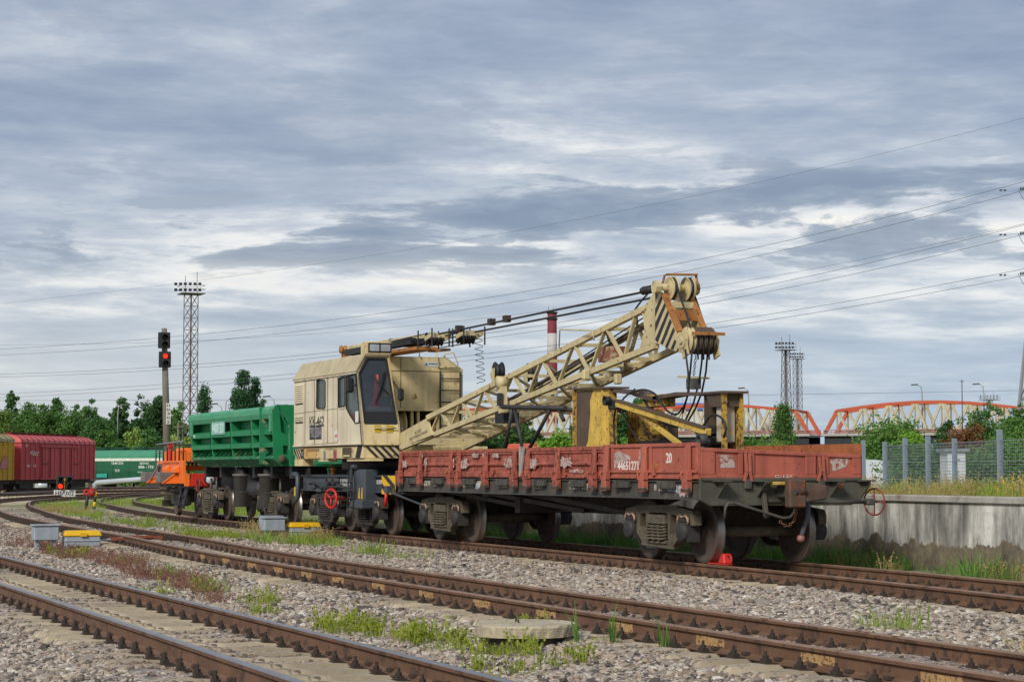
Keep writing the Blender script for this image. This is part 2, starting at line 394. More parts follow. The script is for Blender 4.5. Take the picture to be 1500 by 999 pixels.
# ------------------------------------------------------------------ ground sheet
def gravel_mat():
    m = bpy.data.materials.new('gravel_ground'); m.use_nodes = True; t = m.node_tree; b = t.nodes['Principled BSDF']
    tc = t.nodes.new('ShaderNodeTexCoord').outputs['Object']
    vo = t.nodes.new('ShaderNodeTexVoronoi'); vo.inputs['Scale'].default_value = 22; t.links.new(tc, vo.inputs['Vector'])
    sh = t.nodes.new('ShaderNodeSeparateColor'); t.links.new(vo.outputs['Color'], sh.inputs[0])
    st = ramp(t, sh.outputs[0], [(0, lin('4f4a46')), (.25, lin('7d756d')), (.45, lin('a59789')), (.6, lin('a58a7c')), (.75, lin('b7aca0')), (.9, lin('7e7c7e')), (1, lin('c9c0b4'))], 'CONSTANT')
    big = noise(t, tc, .35, 5, .6); c = mix(t, ramp(t, big, [(.5, 0.0), (.66, .5)]), st, lin('7d7266'))
    so = noise(t, tc, .13, 4, .6); gr = noise(t, tc, 1.2, 6, .7)
    sp = t.nodes.new('ShaderNodeSeparateXYZ'); t.links.new(tc, sp.inputs[0])
    farm = mth(t, 'SMOOTH_MAX', 0.0, 0.0)
    fx = t.nodes.new('ShaderNodeMapRange'); fx.inputs[1].default_value = -45; fx.inputs[2].default_value = -75; t.links.new(sp.outputs[0], fx.inputs[0])
    fy = t.nodes.new('ShaderNodeMapRange'); fy.inputs[1].default_value = 2.2; fy.inputs[2].default_value = 3.0; t.links.new(sp.outputs[1], fy.inputs[0])
    gm = mth(t, 'MAXIMUM', fx.outputs[0], fy.outputs[0])
    green = ramp(t, gr, [(.3, lin('5f6b34')), (.55, lin('7f8440')), (.75, lin('9a9157'))])
    c = mix(t, mth(t, 'MULTIPLY', gm, ramp(t, so, [(.3, .45), (.6, 1.0)])), c, green)
    t.links.new(c, b.inputs['Base Color']); b.inputs['Roughness'].default_value = .95
    bn = t.nodes.new('ShaderNodeBump'); bn.inputs['Strength'].default_value = .7; bn.inputs['Distance'].default_value = .03
    t.links.new(mth(t, 'SUBTRACT', 1.0, vo.outputs['Distance']), bn.inputs['Height']); t.links.new(bn.outputs[0], b.inputs['Normal'])
    return m
def ctr(pts, x):
    P = sorted(pts); return float(np.interp(x, [p[0] for p in P], [p[1] for p in P]))
def gz(x, y):
    """ground height: ballast beds along the tracks, shallow gravel between them, raised land behind the wall"""
    z = -.285
    for T, zb in ((T1, -.235), (T2, -.235), (T3, -.205)):
        d = abs(y-ctr(T, x)); w = max(0, min(1, (2.2-d)/.8)); z = max(z, -.285+w*(zb+.285)); z -= (0 if T is T3 else 1)*(y-ctr(T, x))*(.053 if T is T1 else .041)*max(0, min(1, (2.0-d)/.6))
        z += (0 if T is T3 else .026*max(0, 1-max(0, abs(d-.86)-.36)/.12) + .0*max(0, 1-d/.48))
    z += .02*math.sin(x*.9+y*1.7)+.015*math.sin(x*2.3-y*1.1)
    if -5.2 < y - ctr(T3, x) + 0 < -1.6: z += .04
    if y > 3.25 and x > -26:
        z = .86+.02*math.sin(x+y); z -= min(.4, max(0, (y-12)*.02))
    elif y > 1.6: z = -.18+.015*math.sin(3*x+y)
    if x < -70: z -= min(.5, (-70-x)*.01)
    if y > 60: z -= min(.6, (y-60)*.01)
    return z
def ground():
    xs = sorted(set([-3000, -1500, -800, -500, -350, -260, -200, -160, -130, -110, -95] + [round(v, 2) for v in np.arange(-85, -26.4, 1.0)] + [-26.2, -25.9] + [round(v, 2) for v in np.arange(-25.5, 22, .35)] + [24, 28, 34, 45, 70, 120, 300, 1000]))
    ys = sorted(set([-1000, -300, -100, -50, -32, -24, -20, -18] + [round(v, 2) for v in np.concatenate([np.arange(-17, -12.4, .3), np.arange(-12.3, -9, .1), np.arange(-8.9, -7.7, .3), np.arange(-7.6, -4.6, .1), np.arange(-4.5, 3.1, .3)])] + [3.12, 3.3, 4, 5, 6, 8, 10, 13, 17, 22, 28, 36, 46, 60, 80, 110, 150, 200, 300, 450, 700, 1200, 2500]))
    mb = MB(); nx = len(xs)
    for y in ys:
        for x in xs: mb.v.append((x, y, gz(x, y)))
    for j in range(len(ys)-1):
        for i in range(nx-1): mb.f.append((j*nx+i, j*nx+i+1, (j+1)*nx+i+1, (j+1)*nx+i)); mb.s.append(True)
    return struct(mb.build('ground', gravel_mat()))
ground()

# ------------------------------------------------------------------ loose stones, grass (uncountable: one object each, instanced with geometry nodes)
def scatter(name, pts, rot, scl, protos, label, cat):
    """pts Nx3, rot Nx3, scl N; protos: list of mesh objects inside one collection"""
    me = bpy.data.meshes.new(name); me.from_pydata([tuple(p) for p in pts], [], [])
    a = me.attributes.new('rot', 'FLOAT_VECTOR', 'POINT'); a.data.foreach_set('vector', np.asarray(rot, dtype=np.float32).ravel())
    a = me.attributes.new('scl', 'FLOAT', 'POINT'); a.data.foreach_set('value', np.asarray(scl, dtype=np.float32))
    a = me.attributes.new('pick', 'INT', 'POINT'); a.data.foreach_set('value', rng.integers(0, len(protos), len(pts)).astype(np.int32))
    o = bpy.data.objects.new(name, me); COL.objects.link(o); tag(o, label, cat, kind='stuff')
    g = bpy.data.node_groups.new(name, 'GeometryNodeTree'); g.interface.new_socket('Geometry', in_out='INPUT', socket_type='NodeSocketGeometry')
    g.interface.new_socket('Geometry', in_out='OUTPUT', socket_type='NodeSocketGeometry')
    gi = g.nodes.new('NodeGroupInput'); go = g.nodes.new('NodeGroupOutput'); ip = g.nodes.new('GeometryNodeInstanceOnPoints')
    jo = g.nodes.new('GeometryNodeGeometryToInstance')
    for p in protos:
        oi = g.nodes.new('GeometryNodeObjectInfo'); oi.inputs['Object'].default_value = p; oi.inputs['As Instance'].default_value = True
        oi.transform_space = 'ORIGINAL'
        g.links.new(oi.outputs['Geometry'], jo.inputs[0])
    def attr(n, ty):
        x = g.nodes.new('GeometryNodeInputNamedAttribute'); x.data_type = ty; x.inputs['Name'].default_value = n; return x.outputs[0]
    ci = g.nodes.new('GeometryNodeJoinGeometry')
    for l in list(jo.inputs[0].links): g.links.new(l.from_socket, ci.inputs[0])
    g.nodes.remove(jo)
    g.links.new(gi.outputs[0], ip.inputs['Points']); g.links.new(ci.outputs[0], ip.inputs['Instance']); ip.inputs['Pick Instance'].default_value = True
    g.links.new(attr('pick', 'INT'), ip.inputs['Instance Index'])
    er = g.nodes.new('FunctionNodeEulerToRotation'); g.links.new(attr('rot', 'FLOAT_VECTOR'), er.inputs[0]); g.links.new(er.outputs[0], ip.inputs['Rotation'])
    g.links.new(attr('scl', 'FLOAT'), ip.inputs['Scale']); g.links.new(ip.outputs[0], go.inputs[0])
    md = o.modifiers.new('scatter', 'NODES'); md.node_group = g; return o
PROTO = bpy.data.collections.new('prototypes')          # linked to no scene: only read by the scatters
def proto(name, mb, m):
    o = bpy.data.objects.new(name, mb.mesh(name, m)); PROTO.objects.link(o); return o
def stone_mat():
    m = bpy.data.materials.new('loose_stone'); m.use_nodes = True; t = m.node_tree; b = t.nodes['Principled BSDF']
    r = t.nodes.new('ShaderNodeObjectInfo').outputs['Random']
    c = ramp(t, r, [(0, lin('57514c')), (.14, lin('93877a')), (.27, lin('aa9b8a')), (.4, lin('ad9b85')), (.52, lin('b0a79b')), (.63, lin('8f857b')), (.74, lin('bdb1a0')), (.85, lin('8b7a68')), (.93, lin('cfc6b8')), (1, lin('5f5a56'))], 'CONSTANT')
    tc = t.nodes.new('ShaderNodeTexCoord').outputs['Object']; n = noise(t, tc, 1.6, 5, .7)
    c = mix(t, 1.0, c, ramp(t, n, [(.3, .62), (.7, 1.1)]), 'MULTIPLY')
    # rust and brake dust staining the stones along each track
    lo = t.nodes.new('ShaderNodeSeparateXYZ'); t.links.new(t.nodes.new('ShaderNodeObjectInfo').outputs['Location'], lo.inputs[0]); ds = None
    for yc in (-10.8, -6.15, -.05):
        d = mth(t, 'ABSOLUTE', mth(t, 'SUBTRACT', lo.outputs[1], yc)); ds = d if ds is None else mth(t, 'MINIMUM', ds, d)
    st = mth(t, 'MULTIPLY', ramp(t, mth(t, 'MULTIPLY', ds, .5), [(.35, .75), (.8, .0)]), ramp(t, noise(t, t.nodes['Object Info'].outputs['Location'], .9, 5, .6), [(.35, .15), (.65, 1.0)]))
    c = mix(t, st, c, lin('6f5a48'))
    t.links.new(c, b.inputs['Base Color']); b.inputs['Roughness'].default_value = .9; return m
def stone(seed):
    import bmesh
    r = random.Random(seed); bm = bmesh.new(); bmesh.ops.create_icosphere(bm, subdivisions=1, radius=1)
    for v in bm.verts: v.co = v.co*r.uniform(.72, 1.15); v.co.z *= .62; v.co.x *= 1.2
    mb = MB(); mb.add([v.co.copy() for v in bm.verts], [tuple(x.index for x in f.verts) for f in bm.faces]); bm.free(); return mb
SM = stone_mat(); STONES = [proto('stone', stone(i), SM) for i in range(6)]
def infr(P, mg=90):
    x, y, z = project(P); return (x > -mg*2) & (x < 1500+mg) & (y < 999+mg) & (z > 2)
def stones():
    pts = []; scl = []
    zones = [(-2, 20, -15.6, -1.2, 720), (-16, -2, -12.5, -1.2, 430), (-34, -16, -9.5, -1.2, 200), (-60, -34, -8, 0, 70)]
    for x0, x1, y0, y1, den in zones:
        n = int((x1-x0)*(y1-y0)*den); x = rng.uniform(x0, x1, n); y = rng.uniform(y0, y1, n)
        P = np.stack([x, y, np.full(n, -.25)], 1); k = infr(P); x = x[k]; y = y[k]
        f = {430: 1.1, 200: 1.3, 70: 1.7}.get(den, 1)
        c1 = np.interp(x, [p[0] for p in sorted(T1)], [p[1] for p in sorted(T1)]); c2 = np.interp(x, [p[0] for p in sorted(T2)], [p[1] for p in sorted(T2)])
        d1 = np.abs(y-c1); d2 = np.abs(y-c2)
        n1x = np.abs(x[:, None]-SLX['near'][None]).min(1) if len(x) else x; n2x = np.abs(x[:, None]-SLX['midd'][None]).min(1) if len(x) else x; bed = ((d1 < 1.36) & (n1x < .165)) | ((d2 < 1.36) & (n2x < .165)); inb = (d1 < 1.36) | (d2 < 1.36)
        onsl = bed | (inb & (rng.random(len(x)) < .08)); old_ = ((d1 < .72) & (np.sin(x*1.3)+np.sin(x*3.1+y*2) > -.9) & (rng.random(len(x)) < .8)) | ((d2 < .7) & (rng.random(len(x)) < .5)) | ((d1 < 1.3) & (d1 > .9) & (rng.random(len(x)) < .45))
        s = rng.lognormal(-3.98, .42, len(x))*f
        railz = (np.abs(d1-.8) < .13) | (np.abs(d2-.8) < .13)
        bare = (np.sin(x*.7+y*2.1)+np.sin(x*1.9-y*1.3+2) > 1.35) & (rng.random(len(x)) < .6)
        keep = ~onsl & ~railz & ~bare
        for xx, yy, ss, ib in zip(x[keep], y[keep], s[keep], inb[keep]): ss = min(ss, .03) if ib else ss; pts.append((xx, yy, gz(xx, yy)+ss*.1)); scl.append(ss)
    n = len(pts); rot = np.stack([rng.normal(0, .35, n), rng.normal(0, .35, n), rng.uniform(0, 6.28, n)], 1)
    print('stones', n)
    scatter('ballast_stones', pts, rot, scl, STONES, 'loose grey and pinkish ballast stones lying around the tracks', 'ballast')
stones()
def leafmat(name, c0, c1, c2=None, rough=.7, sc=2.0):
    m = bpy.data.materials.new(name); m.use_nodes = True; t = m.node_tree; b = t.nodes['Principled BSDF']
    tc = t.nodes.new('ShaderNodeTexCoord').outputs['Object']; r = t.nodes.new('ShaderNodeObjectInfo').outputs['Random']
    n = mth(t, 'ADD', mth(t, 'MULTIPLY', noise(t, tc, sc, 4, .65), .62), mth(t, 'MULTIPLY', noise(t, tc, 7.0, 2, .6), .42)); f = mth(t, 'ADD', mth(t, 'MULTIPLY', n, .72), mth(t, 'MULTIPLY', r, .3))
    st = [(.3, lin(c0)), (.62, lin(c1))]+([(.85, lin(c2))] if c2 else [])
    c = ramp(t, f, st); t.links.new(c, b.inputs['Base Color']); b.inputs['Roughness'].default_value = rough
    b.inputs['Subsurface Weight'].default_value = 0
    tl = t.nodes.new('ShaderNodeBsdfTranslucent'); t.links.new(c, tl.inputs[0]); mx = t.nodes.new('ShaderNodeMixShader'); mx.inputs[0].default_value = .3
    t.links.new(b.outputs[0], mx.inputs[1]); t.links.new(tl.outputs[0], mx.inputs[2]); t.links.new(mx.outputs[0], t.nodes['Material Output'].inputs[0]); return m
def tuft(seed, n=14, h=.3, spread=.16, w=.008, lean=.5, seedhead=0):
    r = random.Random(seed); mb = MB()
    for i in range(n):
        a = r.uniform(0, 6.28); d = r.uniform(0, spread); x, y = d*math.cos(a), d*math.sin(a); H = h*r.uniform(.45, 1.1); l = r.uniform(.05, lean)*H
        b = r.uniform(0, 6.28); ux, uy = math.cos(b)*w, math.sin(b)*w; ex, ey = math.cos(a)*l, math.sin(a)*l
        q = [(x-ux, y-uy, -.02), (x+ux, y+uy, -.02), (x+ux*.8+ex*.35, y+uy*.8+ey*.35, H*.6), (x-ux*.8+ex*.35, y-uy*.8+ey*.35, H*.6), (x+ex, y+ey, H)]
        mb.add(q, [(0, 1, 2, 3), (3, 2, 4)])
        if seedhead:
            for k in range(seedhead):
                s = w*1.8; c = Vector((x+ex*(.5+.5*k/seedhead), y+ey*(.5+.5*k/seedhead), H*(.6+.4*k/seedhead)+r.uniform(-.02, .02))); e = r.uniform(0, 6.28)
                mb.add([c+Vector((math.cos(e)*s*2, math.sin(e)*s*2, 0)), c+Vector((0, 0, s*2)), c-Vector((math.cos(e)*s*2, math.sin(e)*s*2, 0)), c-Vector((0, 0, s*2))], [(0, 1, 2, 3)])
    return mb
G1 = leafmat('grass_green', '5f7a24', '93ab3c', 'b5b85a'); G2 = leafmat('weed_yellow_green', '6f7d24', '9aa63a', 'bdb957'); G3 = leafmat('weed_rust', '6d4a3c', '92695a', 'ad8f62')
G4 = leafmat('grass_dry', '8a7b45', 'b7a469', 'cdbf8b'); G5 = leafmat('flower_yellow', 'c9a41a', 'e8c72e'); G6 = leafmat('grass_deep', '3f6426', '648f38', '8fa84c')
grassA = [proto('tuft', tuft(i, 14, .24, .16, .005, .9), G1) for i in range(3)]
weedA = [proto('weed', tuft(10+i, 9, .17, .1, .0035, .5, 4), G2) for i in range(3)]
rustA = [proto('weed', tuft(20+i, 9, .17, .16, .0028, .8, 3), G3) for i in range(3)]
dryA = [proto('tuft', tuft(30+i, 14, .32, .14, .0035, .7, 2), G4) for i in range(3)]
flowA = [proto('flower', tuft(40+i, 5, .42, .2, .006, .4, 5), G5) for i in range(3)]
deepA = [proto('tuft', tuft(50+i, 18, .32, .2, .007, .9), G6) for i in range(3)]
def clumps(name, spots, protos, label, s=1.0):
    """spots: (x, y, rx, ry, count)"""
    P = []; S = []
    for x, y, rx, ry, n in spots:
        for _ in range(int(n)):
            a = rng.uniform(0, 6.28); d = math.sqrt(rng.random()); xx = x+rx*d*math.cos(a); yy = y+ry*d*math.sin(a)
            P.append((xx, yy, gz(xx, yy))); S.append(s*min(1.35, rng.lognormal(-.3, .42)))
    n = len(P); rot = np.stack([rng.normal(0, .1, n), rng.normal(0, .1, n), rng.uniform(0, 6.28, n)], 1)
    return scatter(name, P, rot, S, protos, label, 'grass' if 'grass' in name else 'weeds')
def strip(n, x0, x1, y0, y1): return [((rng.uniform(x0, x1)), rng.uniform(y0, y1), .35, .2, 5) for _ in range(n)]
clumps('grass', [(-37, -2.2, 5, .7, 75), (-33, -2.6, 2.4, .5, 45), (-46, -1.8, 4, .7, 80), (-64, 1.2, 7, 1.4, 200), (-28, -2.7, 1.2, .35, 14), (-23.5, -2.9, 1.4, .5, 40), (-19, -2.5, 2.0, .5, 70), (-16.5, -2.2, 1.6, .35, 60),
    (-12, -2.5, .8, .4, 30), (-9.6, -2.6, .8, .3, 12), (-4.6, -8.2, .3, .2, 16), (-1.0, -8.5, .25, .15, 9), (-70, 5, 6, 1.6, 220), (-80, 9, 6, 2.5, 240), (-58, 5.5, 8, 2, 300), (-48, 3.6, 8, 1.4, 220), (8.5, -3.5, .4, .3, 8), (-26, 1.9, 10, .4, 160)], grassA, 'green grass tufts growing in the gravel beside the middle and far tracks')
clumps('wall_grass', strip(95, -24, 3, 1.75, 2.85)+strip(28, 3, 16, 2.0, 2.9), deepA, 'deep green grass along the foot of the concrete wall behind the wagon')
clumps('dry_grass', strip(26, -3, 14, 1.8, 2.7)+strip(34, -6, 14, 3.5, 5)+[(8, 1.0, .3, .2, 4), (12.9, -5.0, .2, .2, 4), (5.8, 1.3, .2, .1, 4), (-20, -1.9, 4, .3, 60), (-52, -1.6, 5, .6, 130)], dryA, 'dry straw coloured grass at the wall and between rails')
clumps('yellow_green_weeds', [(6.3, -8.75, .9, .25, 42), (7.8, -8.45, .9, .3, 46), (9.1, -8.3, .8, .3, 36), (10.4, -8.3, .6, .3, 14), (8.4, -7.6, .3, .15, 16), (5.6, -8.4, .4, .2, 14), (3.4, -8.9, .5, .25, 12), (-9, -8.0, .8, .3, 16), (-14, -8.0, 1.5, .4, 30), (-.5, -9.3, .3, .2, 8), (1.4, -8.4, .4, .3, 12), (-22.5, -3.1, 3, .7, 120), (11, -9.0, .5, .3, 14)], weedA, 'yellow-green weeds around the round concrete slab and along the gravel', 1.0)
clumps('tall_grass', [(9.75, -7.35, .12, .05, 4), (10.45, -7.2, .1, .05, 4), (9.6, -7.6, .1, .05, 2)], [proto('tuft', tuft(70+i, 7, .5, .08, .009, .6), G6) for i in range(2)], 'tall loose grass blades sprouting beside the near rail of the middle track', .62)
clumps('reddish_weeds', [(-4, -8.35, 3.0, .25, 120), (-9.5, -8.0, 2.2, .35, 130), (-14, -8.0, 2.5, .45, 130), (-1, -8.6, 1.5, .2, 45), (-19, -7.9, 3.5, .6, 90), (.8, -8.8, .7, .15, 14)], rustA, 'reddish brown dry weeds in a strip between the near and middle tracks')
clumps('yellow_flowers', strip(85, -4, 26, 6, 24)+strip(60, -8, 6, 8, 20), flowA, 'yellow flowering weeds on the raised land behind the wall', .8)
clumps('tall_field_grass', [(rng.uniform(-14, 34), rng.uniform(4.5, 44), 1.6, 1.3, 14) for _ in range(620)], grassA+dryA, 'tall mixed grass on the raised land behind the wall and mesh fence', 1.25)

# ------------------------------------------------------------------ platform retaining wall
def wall_mat():
    m = bpy.data.materials.new('stained_concrete'); m.use_nodes = True; t = m.node_tree; b = t.nodes['Principled BSDF']
    tc = t.nodes.new('ShaderNodeTexCoord').outputs['Object']; sp = t.nodes.new('ShaderNodeSeparateXYZ'); t.links.new(tc, sp.inputs[0])
    st = noise(t, mapping(t, tc, (1.7, 1, .42)), 1.0, 9, .68); c = ramp(t, st, [(.36, lin('55544f')), (.46, lin('8c8a83')), (.54, lin('b5b2a9')), (.63, lin('dcd9d0'))])
    s2 = noise(t, mapping(t, tc, (5, 1, .4)), 1.0, 7, .7); c = mix(t, ramp(t, s2, [(.52, 0.0), (.68, .7)]), c, lin('4b4a46'))
    pt = noise(t, tc, 5, 8, .7); c = mix(t, ramp(t, pt, [(.52, 0.0), (.7, .5)]), c, lin('77756c'))
    # old tide line where the render has come off
    nl = noise(t, mapping(t, tc, (1, 0, .15)), 1.1, 9, .68); lv = mth(t, 'ADD', mth(t, 'MULTIPLY', mth(t, 'SUBTRACT', nl, .5), 1.0), .26)
    f = mth(t, 'LESS_THAN', sp.outputs[2], lv); bn_ = noise(t, tc, 9, 7, .7)
    c = mix(t, f, c, ramp(t, bn_, [(.3, lin('5a5244')), (.6, lin('7d725f')), (.75, lin('91866f'))]))
    dk = noise(t, mapping(t, tc, (1.1, 1, .8), (4.2, 0, 0)), 1.0, 5, .6)
    c = mix(t, mth(t, 'MULTIPLY', f, ramp(t, dk, [(.5, 0.0), (.62, .75)])), c, lin('383630'))
    t.links.new(c, b.inputs['Base Color']); b.inputs['Roughness'].default_value = .9
    bn = t.nodes.new('ShaderNodeBump'); bn.inputs['Strength'].default_value = .5; bn.inputs['Distance'].default_value = .02
    h = mth(t, 'ADD', noise(t, tc, 14, 7, .65), mth(t, 'MULTIPLY', f, -.6)); t.links.new(h, bn.inputs['Height']); t.links.new(bn.outputs[0], b.inputs['Normal']); return m
wr = thing('retaining_wall', 'long stained concrete retaining wall behind the wagon, pale above and brown below', 'wall', (0, 3, 0))
mb = MB(); mb.box(-26, 30, 3.0, 3.25, -.5, .9); mb.build('wall_face', wall_mat(), wr)
mb = MB()
for x in (-26, -20, -14, -8, -2, 4, 10, 16, 22):
    mb = MB(); mb.box(x+.006, x+5.994, 2.95, 3.3, .902, 1.01); mb.build('coping_slab', CONC, wr, .015)

# ------------------------------------------------------------------ manhole slab, switch machines, dwarf signal, lever, pipe, chock
def place_slab():
    c = onZ(770, 913, -.02); c = Vector((c.x, c.y, 0))
    r = thing('manhole_slab', 'round concrete manhole slab in yellow-green weeds beside the middle track', 'manhole cover', (c.x, c.y, -.25))
    cm = mat('slab_concrete', 'b3a68c', .9, 0, .2, 4, .35, '7b715d', 9, bump=.8, bs=45)
    rr = random.Random(5); n = 72; vs = []
    for z, R, j in ((-.13, .40, .012), (-.125, .46, .012), (-.03, .475, .01), (-.012, .465, .006)):
        for k in range(n):
            a = 6.2832*k/n; q = R+rr.uniform(-j, j); vs.append((c.x+q*math.cos(a), c.y+q*math.sin(a), z+rr.uniform(-.003, .003)))
    fs = [(i*n+k, i*n+(k+1) % n, (i+1)*n+(k+1) % n, (i+1)*n+k) for i in range(3) for k in range(n)]+[tuple(range(n-1, -1, -1)), tuple(3*n+k for k in range(n))]
    MB().add(vs, fs).build('slab', cm, r)
    MB().lathe((c.x, c.y, -.32), (0, 0, 1), [(0, .38), (.19, .36)], 28, True).build('collar', mat('collar_concrete', '5d574c', .95, 0, .25, 5, .3, '40392f', 8), r)
    MB().tube([(c.x-.12, c.y-.05, -.012), (c.x-.12, c.y-.05, .012), (c.x-.03, c.y-.06, .012), (c.x-.03, c.y-.06, -.012)], .008, 6).build('lifting_loop', CLIP, r)
place_slab()
GREYB = mat('box_grey', '9aa3ab', .55, 0, .12, 4, .2, '6f6a60', 10, .2, '5c5a54'); ORANGERUST = mat('rod_rust_red', '8c4a2c', .8, 0, .3, 8, .4, '3a2c25', 12)
def switch_machine(p, s, label, boxes):
    """p: ground point below the grey box, built along +Y towards the rail"""
    r = thing('switch_machine', label, 'point machine', (p.x, p.y, -.25)); x, y = p.x, p.y
    mb = MB(); mb.box(x-.16, x+.16, y-.26, y+.26, -.06, .24); mb.build('junction_box', GREYB, r, .02)
    mb = MB(); mb.box(x-.19, x+.19, y-.29, y+.29, .24, .275); mb.build('junction_box_lid', GREYB, r, .01)
    for e in (-.18, .18): mb = MB(); mb.box(x-.05, x+.08, y+e-.04, y+e+.04, -.3, -.06); mb.build('leg', GREYB, r)
    y2 = y+.75
    mb = MB(); mb.box(x-.22, x+.22, y2-.36, y2+.36, -.24, .02); mb.box(x-.26, x+.26, y2-.4, y2+.4, -.26, -.21); mb.box(x-.24, x+.24, y2-.38, y2+.38, -.09, -.06); mb.build('motor_case', GREYB, r, .015)
    mb = MB(); mb.hexa([(x-.25, y2-.4, .024), (x+.25, y2-.4, .024), (x+.25, y2+.4, .024), (x-.25, y2+.4, .024), (x-.17, y2-.36, .14), (x+.17, y2-.36, .14), (x+.17, y2+.36, .14), (x-.17, y2+.36, .14)]); mb.build('motor_lid', YEL, r, .02)
    mb = MB(); mb.box(x+.25, x+.27, y2-.07, y2+.07, .02, .09); mb.build('latch', YEL, r)
    mb = MB(); mb.beam((x, y2+.3, -.08), (x+.05, y2+1.35, .02), .12, .03); mb.build('cover_plate', GREYB, r)
    mb = MB(); mb.box(x-.3, x-.2, y2-.3, y2+1.6, -.27, -.18); mb.box(x+.2, x+.3, y2-.3, y2+1.6, -.27, -.18); mb.box(x-.2, x+.2, y2+.9, y2+1.0, -.25, -.17); mb.build('mounting_bar', BOGDK, r)
    for e in (-.1, .12): mb = MB(); mb.beam((x+e, y2+.6, -.05), (x+e, y2+1.7, -.03), .05, .06); mb.build('drive_rod', ORANGERUST, r)
    mb = MB(); mb.box(x-.25, x+.25, y2+.95, y2+1.45, -.03, .02); mb.build('rod_guard', ORANGERUST, r)
    return r
p = onZ(66, 806, -.27); switch_machine(Vector((p.x, p.y, 0)), 1, 'grey and yellow switch machine left of the middle track, among reddish weeds', 1)
p = onZ(400, 789, -.25); sm2 = switch_machine(Vector((p.x, p.y, 0)), 1, 'grey and yellow switch machine in grass in front of the crane wheels', 2)
mb = MB(); mb.box(p.x-.95, p.x-.6, p.y-.1, p.y+.4, -.08, .26); mb.box(p.x-.98, p.x-.57, p.y-.13, p.y+.43, .26, .29); mb.build('junction_box', GREYB, sm2, .02)
RED = mat('paint_red', 'c8281e', .5, 0, .12, 6, .2, '5c2a20', 14); REDLAMP = mat('lamp_red', 'ff3a20', .4, 0, 0, 1, bump=0, emit=('ff2a12', 1.1)); LENS = mat('lens_dark', '15181c', .15, 0, 0, 1, bump=0)
def dwarf():
    p = onZ(94, 733.5, -.3); r = thing('dwarf_signal', 'low ground signal with red light on and white number plate', 'signal', (p.x, p.y, -.3))
    ang = math.atan2(CAM.y-p.y, CAM.x-p.x); r.rotation_euler = (0, 0, ang+.15); OFF[r.name] = (0, 0, 0)
    mb = MB(); mb.box(-.25, .25, -.5, .5, -.1, .18); mb.build('foundation', CONC, r, .03)
    for y in (-.24, .24):
        mb = MB(); mb.box(-.12, .1, y-.19, y+.19, .62, 1.38); mb.build('lamp_case', BLACK, r, .05)
        for z in (.8, 1.16):
            on = (y < 0 and z < 1)
            MB().lathe((.1, y, z), (1, 0, 0), [(0, .13), (.03, .13), (.035, 0)], 16).build('lamp_lens', REDLAMP if on else LENS, r)
            mb = MB(); mb.lathe((.1, y, z), (1, 0, 0), [(0, .15), (.18, .15), (.18, .135), (0, .135)], 16); mb.build('lamp_hood', BLACK, r)
    mb = MB(); mb.tube([(0, 0, .1), (0, 0, 1.2)], .06); mb.build('post', YEL, r)
    mb = MB(); mb.box(.1, .13, -.58, .58, .24, .6); pl = mb.build('number_plate', WHITE, r)
    text('НМ302', lambda u, v, d: (.131+d, -.5+u, .3+v), 1.0, .24, BLACK, r)
dwarf()
def lever():
    p = onZ(131, 748, -.2); r = thing('hand_switch_stand', 'short yellow and black point lever with red weight beside the middle track', 'switch lever', (p.x, p.y, -.2))
    x, y = p.x, p.y; mb = MB(); mb.tube([(x, y-.14, -.25), (x-.02, y-.08, .45)], .07); mb.build('post', BLACK, r)
    for k in range(4):
        mb = MB(); a = .16*k; mb.tube([(x, y+.16+.02*k, -.25+.2*k), (x, y+.18+.02*k, -.05+.2*k)], .06); mb.build('lever_arm', YEL if k % 2 else BLACK, r)
    mb = MB(); mb.lathe((x, y+.1, .5), (.3, .5, 1), [(-.14, .0), (-.13, .09), (-.03, .13), (.06, .12), (.14, .06), (.15, 0)], 12); mb.build('counterweight', mat('weight_red', '9c2c24', .6, 0, .2, 8, .3, '4c2420', 14), r); mb = MB(); mb.ring((x, y-.12, .52), (1, .2, 0), .1, .035, 14); mb.build('lever_ring', RED, r)
    mb = MB(); mb.beam((x, y-.1, .4), (x, y+.1, .7), .08, .1); mb.build('handle', RED, r)
lever()
def pipe():
    a = far(139, 707, 150); b = far(206, 702, 148); c = far(139, 715, 150); mb = MB(); mb.tube([c, a+Vector((0, 0, -.15)), a+(b-a)*.04, b, b+(b-a)*.7], .19, 10)
    PW = mat('pipe_silver', 'c3cbd0', .4, .3, .1, 1, .1, 'a8683c', 2); o = mb.build('heating_pipe', PW); tag(o, 'silver pipe crossing low in the background right of the red boxcar', 'pipe')
    a = far(54, 711, 182); b = far(79, 710.5, 183); o = MB().tube([a, b], .4, 10).build('heating_pipe', PW); tag(o, 'silver pipe seen through the gap under the red boxcar', 'pipe')
pipe()
def litter():
    p = onZ(1055, 962, -.24); mb = MB(); mb.add([(p.x-.11, p.y-.03, -.235), (p.x+.1, p.y-.05, -.24), (p.x+.12, p.y+.04, -.22), (p.x-.02, p.y+.07, -.2), (p.x-.1, p.y+.05, -.215), (p.x, p.y, -.18)], [(0, 1, 5), (1, 2, 5), (2, 3, 5), (3, 4, 5), (4, 0, 5)])
    o = mb.build('plastic_scrap', mat('plastic_blue', '2a6f96', .4)); o.modifiers.new('t', 'SOLIDIFY').thickness = .006; tag(o, 'scrap of blue plastic in the gravel in front of the middle track', 'litter')
litter()
